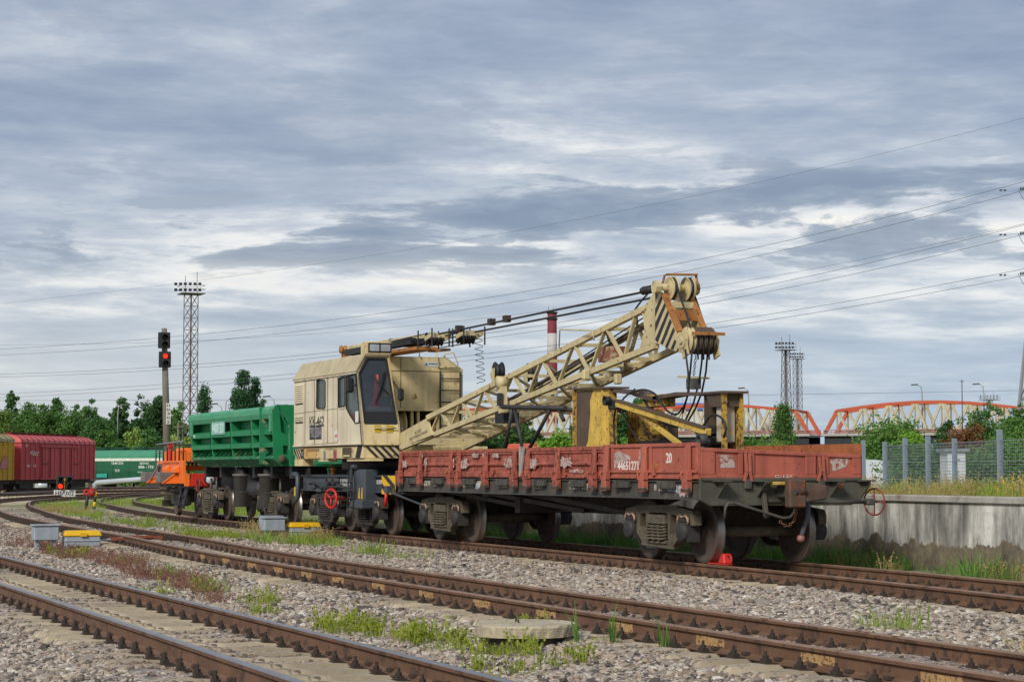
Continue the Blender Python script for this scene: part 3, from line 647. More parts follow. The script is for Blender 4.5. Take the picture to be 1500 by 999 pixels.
def chock():
    x = -.30; r = thing('wheel_chock', 'small red brake shoe on the rail in front of the wagon wheel', 'wheel chock', (x, -.8, 0)); y = -.8
    mb = MB(); mb.box(x-.45, x+.12, y-.06, y+.06, .004, .02); mb.build('sole_plate', RED, r)
    mb = MB(); mb.hexa([(x-.12, y-.07, .02), (x+.1, y-.07, .02), (x+.1, y+.07, .02), (x-.12, y+.07, .02), (x-.02, y-.06, .17), (x+.06, y-.06, .17), (x+.06, y+.06, .17), (x-.02, y+.06, .17)]); mb.build('wedge_block', RED, r, .015)
    mb = MB(); mb.tube([(x+.08, y, .14), (x+.2, y-.02, .16), (x+.24, y-.02, .1), (x+.22, y-.02, .03), (x+.08, y, .03)], .013, 6); mb.build('handle', RED, r)
chock()
# ------------------------------------------------------------------ bogies (shared meshes)
def wheel_mb():
    mb = MB(); R = .4785      # axis Y, outer face at -Y
    prof = [(-.055, .0), (-.055, .10), (-.035, .13), (-.015, .2), (-.01, .34), (-.055, .385), (-.065, .40), (-.065, R-.012), (-.055, R)]
    mb.lathe((0, 0, 0), (0, 1, 0), prof, 40); k = len(mb.f)
    mb.lathe((0, 0, 0), (0, 1, 0), [(-.055, R), (.02, R+.004), (.04, R+.026), (.052, R+.028), (.065, R+.01), (.065, R-.03)], 40); k2 = len(mb.f)
    mb.lathe((0, 0, 0), (0, 1, 0), [(.065, R-.03), (.065, .39), (.03, .36), (.02, .2), (.05, .12), (.06, 0)], 40)
    return mb, k, k2
_w, _k, _k2 = wheel_mb(); WHEEL_ME = _w.mesh('wheel', [WHEELF, TREAD])
for p in WHEEL_ME.polygons:
    r = math.hypot(p.center.x, p.center.z); p.material_index = 1 if (p.center.y > -.056 and p.center.y < .06 and r > .455) else 0
def spring_mb(r=.075, h=.26, turns=5.5, w=.017):
    mb = MB(); n = int(turns*10); mb.tube([(r*math.cos(6.2832*i/10), r*math.sin(6.2832*i/10), h*i/n) for i in range(n+1)], w, 5); return mb
SPRING_ME = spring_mb().mesh('coil_spring', BOGIE); SPRING_DK = spring_mb().mesh('coil_spring', BOGDK)
def rr(x0, x1, z0, z1, c=.04): return [(x0+c, z0), (x1-c, z0), (x1, z0+c), (x1, z1-c), (x1-c, z1), (x0+c, z1), (x0, z1-c), (x0, z0+c)]
def side_frame_mb():
    out = [(-1.2, .58), (-1.2, .72), (-1.14, .80), (-.72, .84), (-.3, .87), (.3, .87), (.72, .84), (1.14, .80), (1.2, .72), (1.2, .58), (1.06, .57), (1.06, .63), (.8, .63), (.78, .44), (.55, .27), (.4, .2), (-.4, .2), (-.55, .27), (-.78, .44), (-.8, .63), (-1.06, .63), (-1.06, .57)]
    h1 = [(-.66, .52), (-.56, .45), (-.44, .36), (-.4, .42), (-.44, .74), (-.62, .72)]
    h2 = [(-x, z) for x, z in reversed(h1)]
    h3 = rr(-.34, .34, .30, .75, .04)
    mb = MB(); mb.prism(out, [h1, h2, h3], lambda u, v, d: (u, d, v), -.07, .07)
    mb.box(-1.18, 1.18, -.105, -.07, .80, .83) if False else None
    mb.beam((-.72, -.075, .825), (.72, -.075, .855), .03, .05); mb.beam((-.55, -.075, .26), (.55, -.075, .225), .03, .05)
    return mb
SF_ME = side_frame_mb().mesh('side_frame', BOGIE); SF_DK = side_frame_mb().mesh('side_frame', BOGDK)
def axle_box_mb():
    mb = MB(); mb.box(-.16, .16, -.1, .1, .33, .63); mb.lathe((0, -.1, .475), (0, -1, 0), [(0, .15), (.05, .15), (.07, .12), (.075, 0)], 18); mb.box(-.1, .1, -.12, .08, .63, .68); return mb
AB_ME = axle_box_mb().mesh('axle_box', mat('axle_box_steel', '353231', .7, .1, .3, 6, .3, '5a5047', 8))
_m = MB(); _m.tube([(-.17, -.11, .60), (-.16, -.11, .68), (-.1, -.11, .72), (-.03, -.11, .70), (.03, -.11, .70), (.1, -.11, .72), (.16, -.11, .68), (.17, -.11, .60)], .02, 6)
AD_ME = _m.mesh('adapter_pad', mat('pad_pale_rust', 'a58a72', .8, 0, .2, 9, .45, '6b4a38', 14))
def bogie(parent, X, dark=False, wb=1.85, yo=1.08, big=False):
    s = BOGDK if dark else BOGIE
    base = OFF[parent.name]; L = lambda x, y, z: (x-base[0], y-base[1], z-base[2])
    mb = MB(); mb.box(X-.18, X+.18, -1.0, 1.0, .5, .78); mb.lathe((X, 0, .78), (0, 0, 1), [(0, .3), (.1, .28), (.1, 0)], 16); mb.box(X-.5, X+.5, -.06, .06, .45, .55)
    b = mb.build('bogie', s, parent)
    for e in (-1, 1):
        x = X+e*wb/2
        MB().tube([(x, -.9, .4785), (x, .9, .4785)], .085, 12).build('axle', s, b)
        for q in (-1, 1):
            obj('wheel', WHEEL_ME, b, L(x, q*.785, .4785), (0, 0, 0 if q < 0 else math.pi))
            if q < 0: obj('adapter_pad', AD_ME, b, L(x, -yo, 0))
            obj('axle_box', AB_ME, b, L(x, q*(yo+.0), 0), (0, 0, 0 if q < 0 else math.pi))
    for q in (-1, 1):
        obj('side_frame', SF_DK if dark else SF_ME, b, L(X, q*yo, 0), (0, 0, 0 if q < 0 else math.pi))
        if q < 0:
            for dx, dy in ((-.2, -.085), (0, -.085), (.2, -.085), (-.1, .08), (.1, .08)):
                obj('coil_spring', SPRING_DK if dark else SPRING_ME, b, L(X+dx, q*yo+dy, .31))
    mb = MB(); mb.box(X-.3, X+.3, -yo-.12, -yo+.12, .57, .72); mb.box(X-.32, X+.32, -yo-.12, -yo+.12, .27, .31); mb.build('bolster_end', s, b, .015)
    mb = MB()
    for e in (-1, 1): mb.box(X+e*.4-.03, X+e*.4+.03, -.95, .95, .4, .5)
    mb.build('brake_beam', BOGDK, b)
    return b
# ------------------------------------------------------------------ flat wagon
WRED = mat('wagon_red_smooth', 'ad5d4a', .7, 0, .15, 2.5, .32, '5f2f26', 9, .45, '5c3026', .2, 30)
WRED2 = mat('wagon_red_old', 'a65848', .8, 0, .28, 5, .46, '64301f', 13, .5, '5a3328', .5, 40)
WRUST = mat('wagon_rust_edge', 'a5603a', .85, 0, .25, 5, .4, '6e3b22', 9, bump=.4)
PRIM = mat('bare_primer', 'b5a59d', .8, 0, .18, 6, .52, '93503f', 16)
FRAME = mat('wagon_frame_black', '4b4943', .7, .1, .25, 2.5, .35, '5d564b', 4, .45, '6b6252', .3)
HEADM = mat('wagon_headstock', '545348', .75, .05, .25, 2.5, .38, '5a5546', 4, .4, '262521', .3)
PLANK = mat('floor_plank', '5f554a', .9, 0, .25, 3, bump=.5, rnd=.15)
CHALK = mat('chalk_white', 'c9c2ae', .9, 0, .2, 20, .36, '4c4942', 40, bump=0)
WHT = mat('lettering_white', 'e3dfd6', .8, 0, .1, 20, .2, '9a5a48', 40, bump=0)
HW = mat('handwheel_red', '8e3a33', .6, .1, .2, 6, .3, '4c2c26', 12)
wagon = thing('flat_wagon', 'red low-sided flat wagon numbered 44651271 at the near end of the train', 'flat wagon', (-6.7, 0, 0))
YS = -1.38
def patch(cx, cz, w, h, y, m, parent, seed=0, n=34, nx=None):
    """irregular thin paint patch lying on a surface"""
    r = random.Random(seed); P = []
    for i in range(n):
        a = 6.2832*i/n; k = r.uniform(.7, 1.08) if i % 3 else r.uniform(.5, 1.2); ca, sa = math.cos(a), math.sin(a); q = 1/max(abs(ca), abs(sa)); q = .55*q+.45
        P.append((cx+w/2*ca*q*k, cz+h/2*sa*q*k))
    mp = (lambda u, v, d: (u, y-d, v)) if nx is None else (lambda u, v, d: (nx+d, u, v))
    MB().prism(P, [], mp, 0, .004).build('bare_patch', m, parent)
def build_wagon():
    # underframe
    for s in (-1, 1):
        mb = MB(); y = s*1.36; mb.box(-13.36, -.0, y-.012, y+.012, .995, 1.235); mb.box(-13.36, 0, min(y, y-s*.1)-.0, max(y, y-s*.1), .97, .995) if False else None
        mb.box(-13.36, 0, y-.07, y+.05, .972, .994); mb.box(-13.36, 0, y-.05, y+.05, 1.236, 1.25); mb.build('side_sill', FRAME, wagon)
    mb = MB(); prof = [(-13.0, 1.2), (-13.0, .98), (-9.6, .94), (-8.2, .66), (-5.2, .66), (-3.8, .94), (-.4, .98), (-.4, 1.2)]
    for y in (-.22, .22): mb.prism(prof, [], XZ, y-.012, y+.012)
    for a, b in zip(prof[1:-1], prof[2:-1]): mb.beam((a[0], 0, a[1]), (b[0], 0, b[1]), .6, .02)
    mb.build('centre_sill', BOGDK, wagon)
    mb = MB()
    for x in (-12.2, -10.9, -9.6, -8.3, -7.0, -5.7, -4.4, -3.1, -1.84, -.8):
        mb.hexa([(x-.05, -1.33, 1.03), (x+.05, -1.33, 1.03), (x+.05, 1.33, 1.03), (x-.05, 1.33, 1.03), (x-.05, -1.33, 1.23), (x+.05, -1.33, 1.23), (x+.05, 1.33, 1.23), (x-.05, 1.33, 1.23)])
    mb.build('cross_beam', BOGDK, wagon)
    for x0, x1 in ((-11.2, -8.6), (-9.3, -6.4), (-7.2, -4.6)):     # long diagonal truss rods under the sill
        MB().beam((x0, -1.2, 1.0), (x1, -.35, .68), .03, .08).build('truss_rod', FRAME, wagon)
    for k in range(44):
        x = -13.3+k*.3035; mb = MB(); mb.box(x, x+.295, -1.33, 1.33, 1.251, 1.295+random.uniform(-.004, .004)); mb.build('floor_plank', PLANK, wagon)
    for X in (0, -13.4):
        s = 1 if X == 0 else -1; x0, x1 = (X-.06*s, X+.02*s); x0, x1 = min(x0, x1), max(x0, x1)
        out = [(-1.38, .97), (-1.2, .88), (1.2, .88), (1.38, .97), (1.38, 1.285), (-1.38, 1.285)]
        mb = MB(); mb.prism(out, [], YZ, x0, x1); mb.box(x0-.03, x1+.03, -1.36, 1.36, 1.255, 1.284); h = mb.build('headstock', HEADM, wagon, .01)
        if s > 0:
            for y in (-1.08, -.42, .83, 1.38):              # welded stake brackets: dark gussets under the end board
                mb = MB(); w = .24
                mb.prism([(0, 1.0), (0, 1.24), (.24, 1.24), (.24, 1.2)], [], lambda u, v, d: (X+.02+u, d, v), y-.012, y+.012)
                mb.box(X+.02, X+.27, y-.1, y+.1, 1.238, 1.262); mb.build('stake_bracket', HEADM, wagon)
            mb = MB(); mb.box(X+.021, X+.04, .95, 1.03, 1.13, 1.2); mb.build('marker_plate', WRUST, wagon)
    # stake pockets along the sill
    for px in (603, 640, 686, 735, 789, 846, 910, 975):
        x = onY(px, 705, YS-.06).x; mb = MB(); mb.box(x-.2, x+.24, YS-.07, YS, 1.14, 1.23); mb.box(x-.24, x-.13, YS-.1, YS, 1.12, 1.245); mb.box(x-.2, x+.24, YS-.085, YS, 1.13, 1.145); mb.build('stake_pocket', FRAME, wagon, .008)
    mb = MB(); x = onY(888, 712, YS).x; mb.box(x-.12, x+.12, YS-.06, YS, 1.06, 1.16); mb.build('junction_cover', mat('cover_grey', '6c6c66', .7, 0, .2, 5), wagon, .01)
    # drop sides
    zb, zt = 1.275, 1.79
    sec = [(-13.36, -10.03, 1), (-9.99, -6.62, 1), (-6.58, -3.34, 1), (-3.30, -.005, 0)]
    straps = [[-13.2, -12.0, -10.25], [-9.82, -8.42, -7.02], [-6.42, -5.1, -3.62], [-3.12, -1.74, -.27]]
    for (a, b, old), st in zip(sec, straps):
        y = YS; m = WRED2 if old else WRED; mb = MB(); t = .0 if old else .02
        if old:   # pressed sheet with two ridges
            prof = [(y+.03, zb), (y-.02, zb), (y-.02, zb+.09), (y+.01, zb+.1), (y+.01, zb+.2), (y-.03, zb+.22), (y-.03, zb+.25), (y+.01, zb+.27), (y+.01, zb+.4), (y-.015, zb+.42), (y-.015, zb+.455), (y-.03, zb+.46), (y-.03, zt), (y+.03, zt)]
            vs = [(x, q[0], q[1]) for x in (a, b) for q in prof]; n = len(prof)
            mb.add(vs, [(i, (i+1) % n, n+(i+1) % n, n+i) for i in range(n)]+[tuple(range(n)), tuple(range(2*n-1, n-1, -1))])
        else:
            mb.box(a, b, y-.005, y+.025, zb, zt+.02)
        brd = mb.build('side_board', m, wagon, .004)
        if not old:
            e = .03
            for z0, z1 in ((zb, zb+.045), (zb+.09, zb+.14), (zt-.03, zt+.025)):
                mb = MB(); mb.box(a, b, y-e, y-.005, z0, z1); mb.build('board_rail', WRED, brd, .005)
            for s0, s1 in ((a, a+.1), (-3.0, -2.92), (-1.92, -1.85), (-1.62, -1.54), (-.42, -.36), (b-.06, b)):
                mb = MB(); mb.box(s0, s1, y-e+.004, y-.005, zb+.14, zt-.03); mb.build('board_stile', WRED, brd, .005)
        else:
            mb = MB(); mb.box(a, b, y-.032, y+.03, zt-.02, zt+.004); mb.build('top_edge', WRUST if a < -9 else WRED2, brd, .005)
        for x in st:   # hinge straps, leaning channels with a hooked foot
            w = .085; mb = MB()
            mb.hexa([(x-w, y-.10, zb-.02), (x+w, y-.10, zb-.02), (x+w, y-.03, zb-.02), (x-w, y-.03, zb-.02), (x-w*.8, y-.055, zt-.02), (x+w*.8, y-.055, zt-.02), (x+w*.8, y-.02, zt-.02), (x-w*.8, y-.02, zt-.02)])
            mb.box(x-w-.02, x-w, y-.125, y-.03, zb-.02, zb+.12); mb.box(x+w, x+w+.02, y-.125, y-.03, zb-.02, zb+.12)
            mb.hexa([(x-w*1.25, y-.11, zb-.2), (x+w*1.0, y-.11, zb-.2), (x+w*1.0, y-.02, zb-.2), (x-w*1.25, y-.02, zb-.2), (x-w, y-.115, zb), (x+w, y-.115, zb), (x+w, y-.02, zb), (x-w, y-.02, zb)])
            s_ = mb.build('hinge_strap', m, brd, .008)
            mb = MB(); mb.tube([(x-w-.09, y-.09, zb-.02), (x-w-.05, y-.11, zb+.05), (x-w+.02, y-.12, zb+.1)], .016, 6); mb.build('latch', WRUST, brd)
            MB().tube([(x-.11, y-.09, zb-.16), (x+.11, y-.09, zb-.16)], .03, 8).build('hinge_pin', FRAME, brd)
        for x in [v for v in st[1:2]]:
            mb = MB(); mb.box(x+.28, x+.36, y-.07, y-.01, zb+.04, zb+.15); mb.build('board_hook', m, brd, .01)
        # far side, seen only along its top edge
        mb = MB(); mb.box(a, b, 1.36, 1.40, zb, zt+.02); mb.build('side_board', WRUST if b > -4 else WRED2, wagon)
    # bare primer patches
    for px, py, w, h, sd in ((594, 680, .42, .17, 1), (625, 678, .16, .22, 2), (664, 677, .26, .22, 3), (682, 679, .48, .2, 4), (697, 667, .4, .1, 5), (711, 667, .2, .1, 6), (728, 667, .4, .1, 7), (746, 678, .46, .2, 8), (783, 679, .4, .2, 9), (831, 677, .5, .18, 10), (847, 690, .6, .07, 11), (620, 668, .12, .09, 12)):
        P = onY(px, py, YS-.012); yy = YS-.036 if abs(P.z-1.51) < .03 else YS-.02; patch(P.x, P.z, w, h, YS-.0345, PRIM, wagon, sd)
    MB().prism([(-2.98, 1.5), (-2.9, 1.69), (-2.72, 1.71), (-2.62, 1.68), (-2.48, 1.66), (-2.33, 1.61), (-2.34, 1.56), (-2.55, 1.55), (-2.75, 1.53), (-2.85, 1.46), (-2.93, 1.42)], [], lambda u, v, d: (u, YS-.0055-d, v), 0, .003).build('bare_patch', PRIM, wagon)
    MB().prism([(-1.99, 1.46), (-1.95, 1.7), (-1.9, 1.74), (-1.905, 1.6), (-1.93, 1.48)], [], lambda u, v, d: (u, YS-.031-d, v), 0, .003).build('bare_patch', PRIM, wagon)
    yl = YS-.0065
    text('44651271', sideY(-2.80, yl, 1.40), .76, .15, WHT, wagon)
    text('20', sideY(-1.07, yl, 1.515), .19, .155, WHT, wagon)
    mb = MB(); mb.lathe((-1.42, YS-.006, 1.46), (0, -1, 0), [(0, .09), (.015, .085), (.05, .05), (.05, 0)], 10, False); mb.build('board_latch', WRUST, wagon)
    for px, s, w, h, mm in ((622, 'ПАДПТ', .6, .1, CHALK), (637, '28', .16, .12, CHALK), (684, 'ГРУЗЛ', .5, .1, CHALK), (706, '48Ч50Л', .62, .13, CHALK), (736, '1408', .36, .12, CHALK), (754, '22', .2, .1, CHALK), (788, '121', .25, .1, CHALK), (846, 'Т 20Т 50т', .8, .13, CHALK), (868, '01 197', .38, .12, CHALK), (940, '25Т', .3, .14, CHALK), (968, 'ВЧДКЛГ', .5, .1, CHALK), (988, '05.02.15', .5, .1, mat('lettering_bluish', 'a9b9c9', .9, 0, .1, 9, bump=0))):
        P = onY(px, 721 if px < 800 else 724, YS-.012); text(s, sideY(P.x-w/2, YS+.007, 1.085-.0*h), w, h, mm, wagon, depth=.004)
    patch(onY(1001, 716, YS).x, 1.1, .46, .2, YS+.0075, PRIM, wagon, 31); patch(-8.98, 1.11, .25, .12, YS+.0075, mat('patch_bluish', '8fa3b0', .8, 0, .2, 5), wagon, 33)
    # end boards
    for X, s in ((-.005, 1), (-13.37, -1)):
        zl, zr = (1.735, 1.635) if s > 0 else (1.74, 1.74)
        z_at = lambda y: zl+(zr-zl)*(y+1.37)/2.74
        mb = MB(); th = .04*s
        mb.hexa([(X-.03, -1.36, 1.287), (X+.0, -1.36, 1.287), (X+.0, 1.37, 1.287), (X-.03, 1.37, 1.287), (X-.03, -1.36, zl), (X+.0, -1.36, zl), (X+.0, 1.37, zr), (X-.03, 1.37, zr)])
        eb = mb.build('end_board', WRED, wagon)
        if s < 0: continue
        f = X+.001; g = f+.03
        def bar(y0, y1, za0, za1, zb0, zb1, nm='end_rail'):
            mb = MB(); mb.hexa([(f, y0, za0), (g, y0, za0), (g, y1, zb0), (f, y1, zb0), (f, y0, za1), (g, y0, za1), (g, y1, zb1), (f, y1, zb1)]); mb.build(nm, WRED, eb, .006)
        bar(-1.36, 1.37, z_at(-1.36)-.05, z_at(-1.36)+.006, z_at(1.37)-.05, z_at(1.37)+.006)
        bar(-1.36, 1.37, 1.288, 1.34, 1.288, 1.34)
        for a, b in ((-1.36, -1.13), (-.74, -.66), (-.54, -.47), (.40, .58), (.73, .80), (1.22, 1.37)):
            bar(a, b, 1.342, z_at(a)-.052, 1.342, z_at(b)-.052, 'end_stile')
        for y in (-.6, .655):
            for e in (-.05, .05):
                mb = MB(); mb.beam((g+.02, y+e*.7, z_at(y)-.05), (g+.05, y+e*.5, 1.38), .045, .03, (1, 0, 0)); mb.beam((g+.05, y+e*.5, 1.38), (g+.035, y+e*1.3, 1.24), .045, .03, (1, 0, 0)); mb.build('end_hinge', WRED, eb, .006)
            mb = MB(); mb.box(g, g+.05, y-.06, y+.06, 1.13, 1.27); mb.build('hinge_block', FRAME, eb, .01)
        MB().prism([(-1.07, 1.62), (-.97, 1.635), (-.83, 1.62), (-.8, 1.53), (-.77, 1.45), (-.9, 1.44), (-1.03, 1.44), (-1.02, 1.52)], [], lambda u, v, d: (f+d, u, v), 0, .004).build('bare_patch', PRIM, eb)
        MB().prism([(.83, 1.53), (.86, 1.56), (.92, 1.59), (1.02, 1.585), (1.16, 1.595), (1.15, 1.5), (1.11, 1.46), (1.0, 1.42), (.9, 1.395), (.84, 1.4), (.86, 1.47)], [], lambda u, v, d: (f+d, u, v), 0, .004).build('bare_patch', PRIM, eb)
        text('С-127', faceX(g+.001, -.13, 1.295), .3, .04, CHALK, eb)
    # brake rigging cylinders under the floor
    mb = MB(); mb.tube([(-9.4, .35, .8), (-8.6, .35, .8)], .2, 14); mb.build('brake_cylinder', BOGDK, wagon)
    mb = MB(); mb.box(-8.3, -8.05, -.9, 1.1, .62, .9); mb.build('brake_lever_frame', BOGDK, wagon)
    bogie(wagon, -1.84); bogie(wagon, -11.56)
    # automatic coupler, near end
    CO = mat('coupler_steel', '5d4a3e', .7, .2, .25, 5, .45, '7a4a31', 7, .2, '2a2420', .3)
    mb = MB(); mb.box(.02, .5, -.13, .15, 1.0, 1.22); mb.box(.0, .06, -.35, .35, .92, 1.24); mb.build('coupler_shank', HEADM, wagon, .02)
    mb = MB(); mb.box(.46, .62, -.22, .06, .86, 1.27); c = mb.build('coupler_head', CO, wagon, .02)
    mb = MB(); mb.hexa([(.40, .06, .93), (.60, .06, .93), (.62, .42, .98), (.34, .42, .98), (.40, .06, 1.23), (.60, .06, 1.23), (.62, .42, 1.18), (.34, .42, 1.18)]); mb.build('coupler_jaw', CO, c, .02)
    mb = MB(); mb.lathe((.62, -.1, 1.07), (1, 0, 0), [(0, .03), (.004, .03), (.005, 0)], 10); mb.build('pin_hole', BLACK, c)
    mb = MB(); mb.lathe((.6, .0, 1.1), (0, 1, 0), [(-.05, .055), (.05, .055), (.05, 0)], 10); mb.build('coupler_lock', CO, c)
    mb = MB(); mb.box(.14, .4, -.3, -.05, 1.19, 1.24); mb.build('yellow_tag_plate', mat('tag_yellow', 'b99a4a', .7, 0, .2, 12, .3, '5a4a2a', 20), c, .006)
    # uncoupling rod, chain, brake hose, handwheel
    MB().tube([(.10, -1.02, .70), (.13, -1.02, .86), (.15, -.98, .93), (.16, -.9, .93), (.2, -.1, .70), (.21, .02, .71), (.22, .08, .78), (.22, .1, .86)], .022, 8).build('uncoupling_rod', FRAME, wagon)
    mb = MB(); mb.beam((.06, -.36, 1.2), (.1, -.32, .7), .06, .08, (1, 0, 0)); mb.box(.02, .14, -.42, -.28, 1.1, 1.2); mb.build('rod_bracket', FRAME, wagon, .008)
    mb = MB(); P0 = [(.28, .33*0+.14, 1.02), (.28, .1, .85), (.26, .06, .66), (.24, -.03, .58), (.22, -.1, .6), (.2, -.16, .66)]
    pl = [Vector(p) for p in P0]; rs = resample(pl, .045)
    for i, (p, d) in enumerate(rs):
        ax = d.cross(Vector((1, 0, 0))).normalized() if i % 2 else Vector((1, 0, 0)); mb.ring(p, ax, .022, .007, 8, 4)
    mb.build('chain', mat('chain_rust', '7b5236', .8, .1, .25, 12), wagon)
    mb = MB(); mb.box(.24, .34, .08, .18, 1.0, 1.12); mb.build('chain_shackle', mat('tag_yellow', ''), wagon, .02)
    MB().tube([(.12, .28, 1.05), (.2, .33, .9), (.24, .30, .72), (.24, .22, .52), (.24, .19, .42)], .036, 8).build('brake_hose', mat('hose_grey', '55555a', .7, 0, .15, 5), wagon)
    mb = MB(); mb.lathe((.24, .185, .44), (0, -.15, -1), [(0, .045), (.03, .06), (.07, .06), (.09, .03), (.1, 0)], 10); mb.build('hose_coupling', mat('hose_end_pink', '9a6a60', .6, .2, .2, 8), wagon)
    MB().tube([(.14, .3, .93), (.14, 1.4, .93)], .03, 8).build('brake_shaft', FRAME, wagon)
    hc = Vector((.14, 1.52, .93)); ax = (0, 1, 0)
    mb = MB(); mb.ring(hc, (-.3, .95, 0), .2, .014, 28, 6)
    u = Vector((.95, .3, 0))
    for k in range(4):
        a = math.pi/2*k; mb.tube([hc, hc+(u*math.cos(a)+Vector((0, 0, 1))*math.sin(a))*.2], .01, 5)
    mb.build('brake_handwheel', HW, wagon); mb = MB(); mb.box(.06, .22, 1.36, 1.5, .88, .98); mb.build('gear_box', FRAME, wagon, .02)
    mb = MB(); mb.box(-13.9, -13.42, -.13, .13, .95, 1.2); mb.box(-14.05, -13.85, -.22, .3, .86, 1.27); mb.build('coupler', CO, wagon, .02)
build_wagon()

# ------------------------------------------------------------------ load on the wagon
YB = mat('yellow_old_paint', 'bf9a3e', .7, 0, .2, 3, .56, '5c4630', 15, .2, '4a3c2c', .4, 25)
YB2 = mat('yellow_scraped', 'd3b050', .65, 0, .2, 3, .40, '6b5334', 17, .15, '4a3c2c', .4, 25)
RUSTBR = mat('worn_brown_steel', '5b4c40', .75, .1, .2, 4, .35, '3d3530', 7, .25, '7a6034', .3)
def load():
    r = thing('yellow_steel_frame', 'tall scraped yellow steel portal frame with hoses lying on the wagon', 'steel frame', (-4, -.4, 1.3))
    y0 = -.55; zf = 1.3
    A = onY(843, 572, y0); B = onY(895, 572, y0); zt = A.z
    xa, xb = A.x, B.x
    mb = MB(); mb.box(xa, xb, y0, y0+.02, zf, zt); mb.build('front_plate', YB2, r)
    mb = MB(); xm = xa+(xb-xa)*.40; P = [(xa+.05, zf), (xm-.1, zf), (xm-.05, zf+.35), (xm-.16, zf+.5), (xm-.06, zf+.62), (xm+.0, zf+.9), (xm+.04, zf+1.1), (xm+.02, zf+1.3), (xm+.16, zt-.02), (xa+.05, zt-.02)]
    mb.prism(P, [], lambda u, v, d: (u, y0-d, v), 0, .004); mb.build('worn_area', RUSTBR, r)
    mb = MB(); mb.hexa([(xa-.32, y0+.18, zf), (xa-.002, y0-.03, zf), (xa+.03, y0+.02, zf), (xa-.3, y0+.2, zf), (xa-.32, y0+.18, zt+.02), (xa, y0-.03, zt+.02), (xa+.03, y0+.02, zt+.02), (xa-.3, y0+.2, zt+.02)]); mb.build('left_flange', RUSTBR, r)
    mb = MB(); mb.box(xa-.02, xa+.03, y0-.05, y0-.004, zf, zt); mb.build('edge_bar', YB, r)
    for f in (.78,): x = xa+(xb-xa)*f; mb = MB(); mb.box(x, x+.05, y0-.03, y0-.001, zf, zt-.02); mb.build('rib', YB2, r)
    mb = MB(); mb.box(xb-.02, xb+.02, y0-.03, y0+.1, zf, zt); mb.build('side_lip', YB, r)
    mb = MB(); a = onY(826, 570, y0); mb.hexa([(xa-.3, y0-.06, zt+.02), (xb+.1, y0-.06, zt-.02), (xb+.1, y0+.3, zt-.02), (xa-.3, y0+.3, zt+.02), (xa-.3, y0-.06, zt+.05), (xb+.1, y0-.06, zt+.01), (xb+.1, y0+.3, zt+.01), (xa-.3, y0+.3, zt+.05)]); mb.build('top_plate', RUSTBR, r)
    # right channel column
    C = onY(1031, 578, y0); D = onY(1060, 578, y0); xc, xd = C.x, D.x; z2 = C.z
    mb = MB(); mb.box(xc, xc+.25, y0+.3, y0+.33, zf, z2); mb.box(xc, xc+.03, y0, y0+.3, zf, z2); mb.build('right_column', RUSTBR, r)
    mb = MB(); mb.box(xd-.05, xd, y0-.02, y0+.06, zf, z2); mb.box(xc+.25, xd, y0+.3, y0+.34, zf, z2); mb.build('column_edge', YB, r)
    mb = MB(); mb.box(xc+.3, xd-.14, y0+.05, y0+.28, z2-.75, z2-.18); mb.build('worn_panel', mat('panel_greyyellow', 'b9b2a2', .7, 0, .1, 3, .42, 'c9a21f', 7), r, .02)
    mb = MB(); mb.box(xc-.12, xd+.06, y0-.06, y0+.4, z2, z2+.035); mb.build('column_cap', RUSTBR, r)
    mb = MB(); mb.hexa([(xc+.2, y0-.01, z2-.2), (xd-.06, y0-.01, z2-.2), (xd-.06, y0+.3, z2-.2), (xc+.2, y0+.3, z2-.2), (xc+.1, y0-.02, z2-.004), (xd-.06, y0-.02, z2-.004), (xd-.06, y0+.3, z2-.004), (xc+.1, y0+.3, z2-.004)]); mb.build('column_gusset', RUSTBR, r)
    # broken upper beams
    def plate(pts, m, nm, yy=y0, t=.28, hh=.06):
        W_ = [onY(px, py, yy) for px, py in pts]; mb = MB()
        for a, b in zip(W_, W_[1:]): mb.beam((a.x, yy+t/2, a.z), (b.x, yy+t/2, b.z), t, hh)
        mb.build(nm, m, r)
    plate([(893, 572), (922, 575), (945, 583), (962, 584)], RUSTBR, 'upper_beam_left', t=.3)
    plate([(956, 583), (990, 577), (1034, 577)], RUSTBR, 'upper_beam_right', t=.25)
    mb = MB(); a = onY(936, 579, y0); mb.box(a.x, a.x+.75, y0+.06, y0+.3, a.z-.2, a.z); mb.build('beam_end_box', YB, r, .01)
    for px, m, w in ((930, YB, .16), (966, RUSTBR, .12)):
        a = onY(px, 600, .2); mb = MB(); mb.box(a.x-w, a.x+w, .2, .5, zf, 2.55 if px == 930 else 2.3); mb.box(a.x-w-.12, a.x-w, .19, .48, zf, 2.55 if px == 930 else 2.2); mb.build('rear_post', m, r, .01)
    a = onY(972, 620, .1); mb = MB(); mb.lathe((a.x, .0, 2.2), (0, 0, 1), [(-.25, .0), (-.25, .1), (-.1, .17), (.12, .15), (.22, .08), (.24, 0)], 14); mb.build('bucket_shell', YB, r)
    # diagonal jib
    a = onY(905, 591, -.75); b = onY(1038, 633, -.75); mb = MB(); mb.beam(a, b, .1, .11); j = mb.build('diagonal_beam', YB2, r, .01)
    mb = MB(); mb.beam(a+Vector((0, -.02, .063)), b+Vector((0, -.02, .063)), .13, .012); mb.build('beam_flange', RUSTBR, j)
    a2 = onY(934, 603, -.68); b2 = onY(996, 651, -.68); mb = MB(); mb.beam(a2, b2, .07, .08); mb.build('brace', YB2, r, .008)
    mb = MB(); mb.box(a.x-.3, a.x+.02, -.8, -.65, a.z-.1, a.z+.06); mb.lathe(a+Vector((-.2, -.1, .05)), (0, 1, 0), [(-.06, .08), (.06, .08), (.06, 0)], 12); mb.build('pivot_block', STEELDK, r, .02)
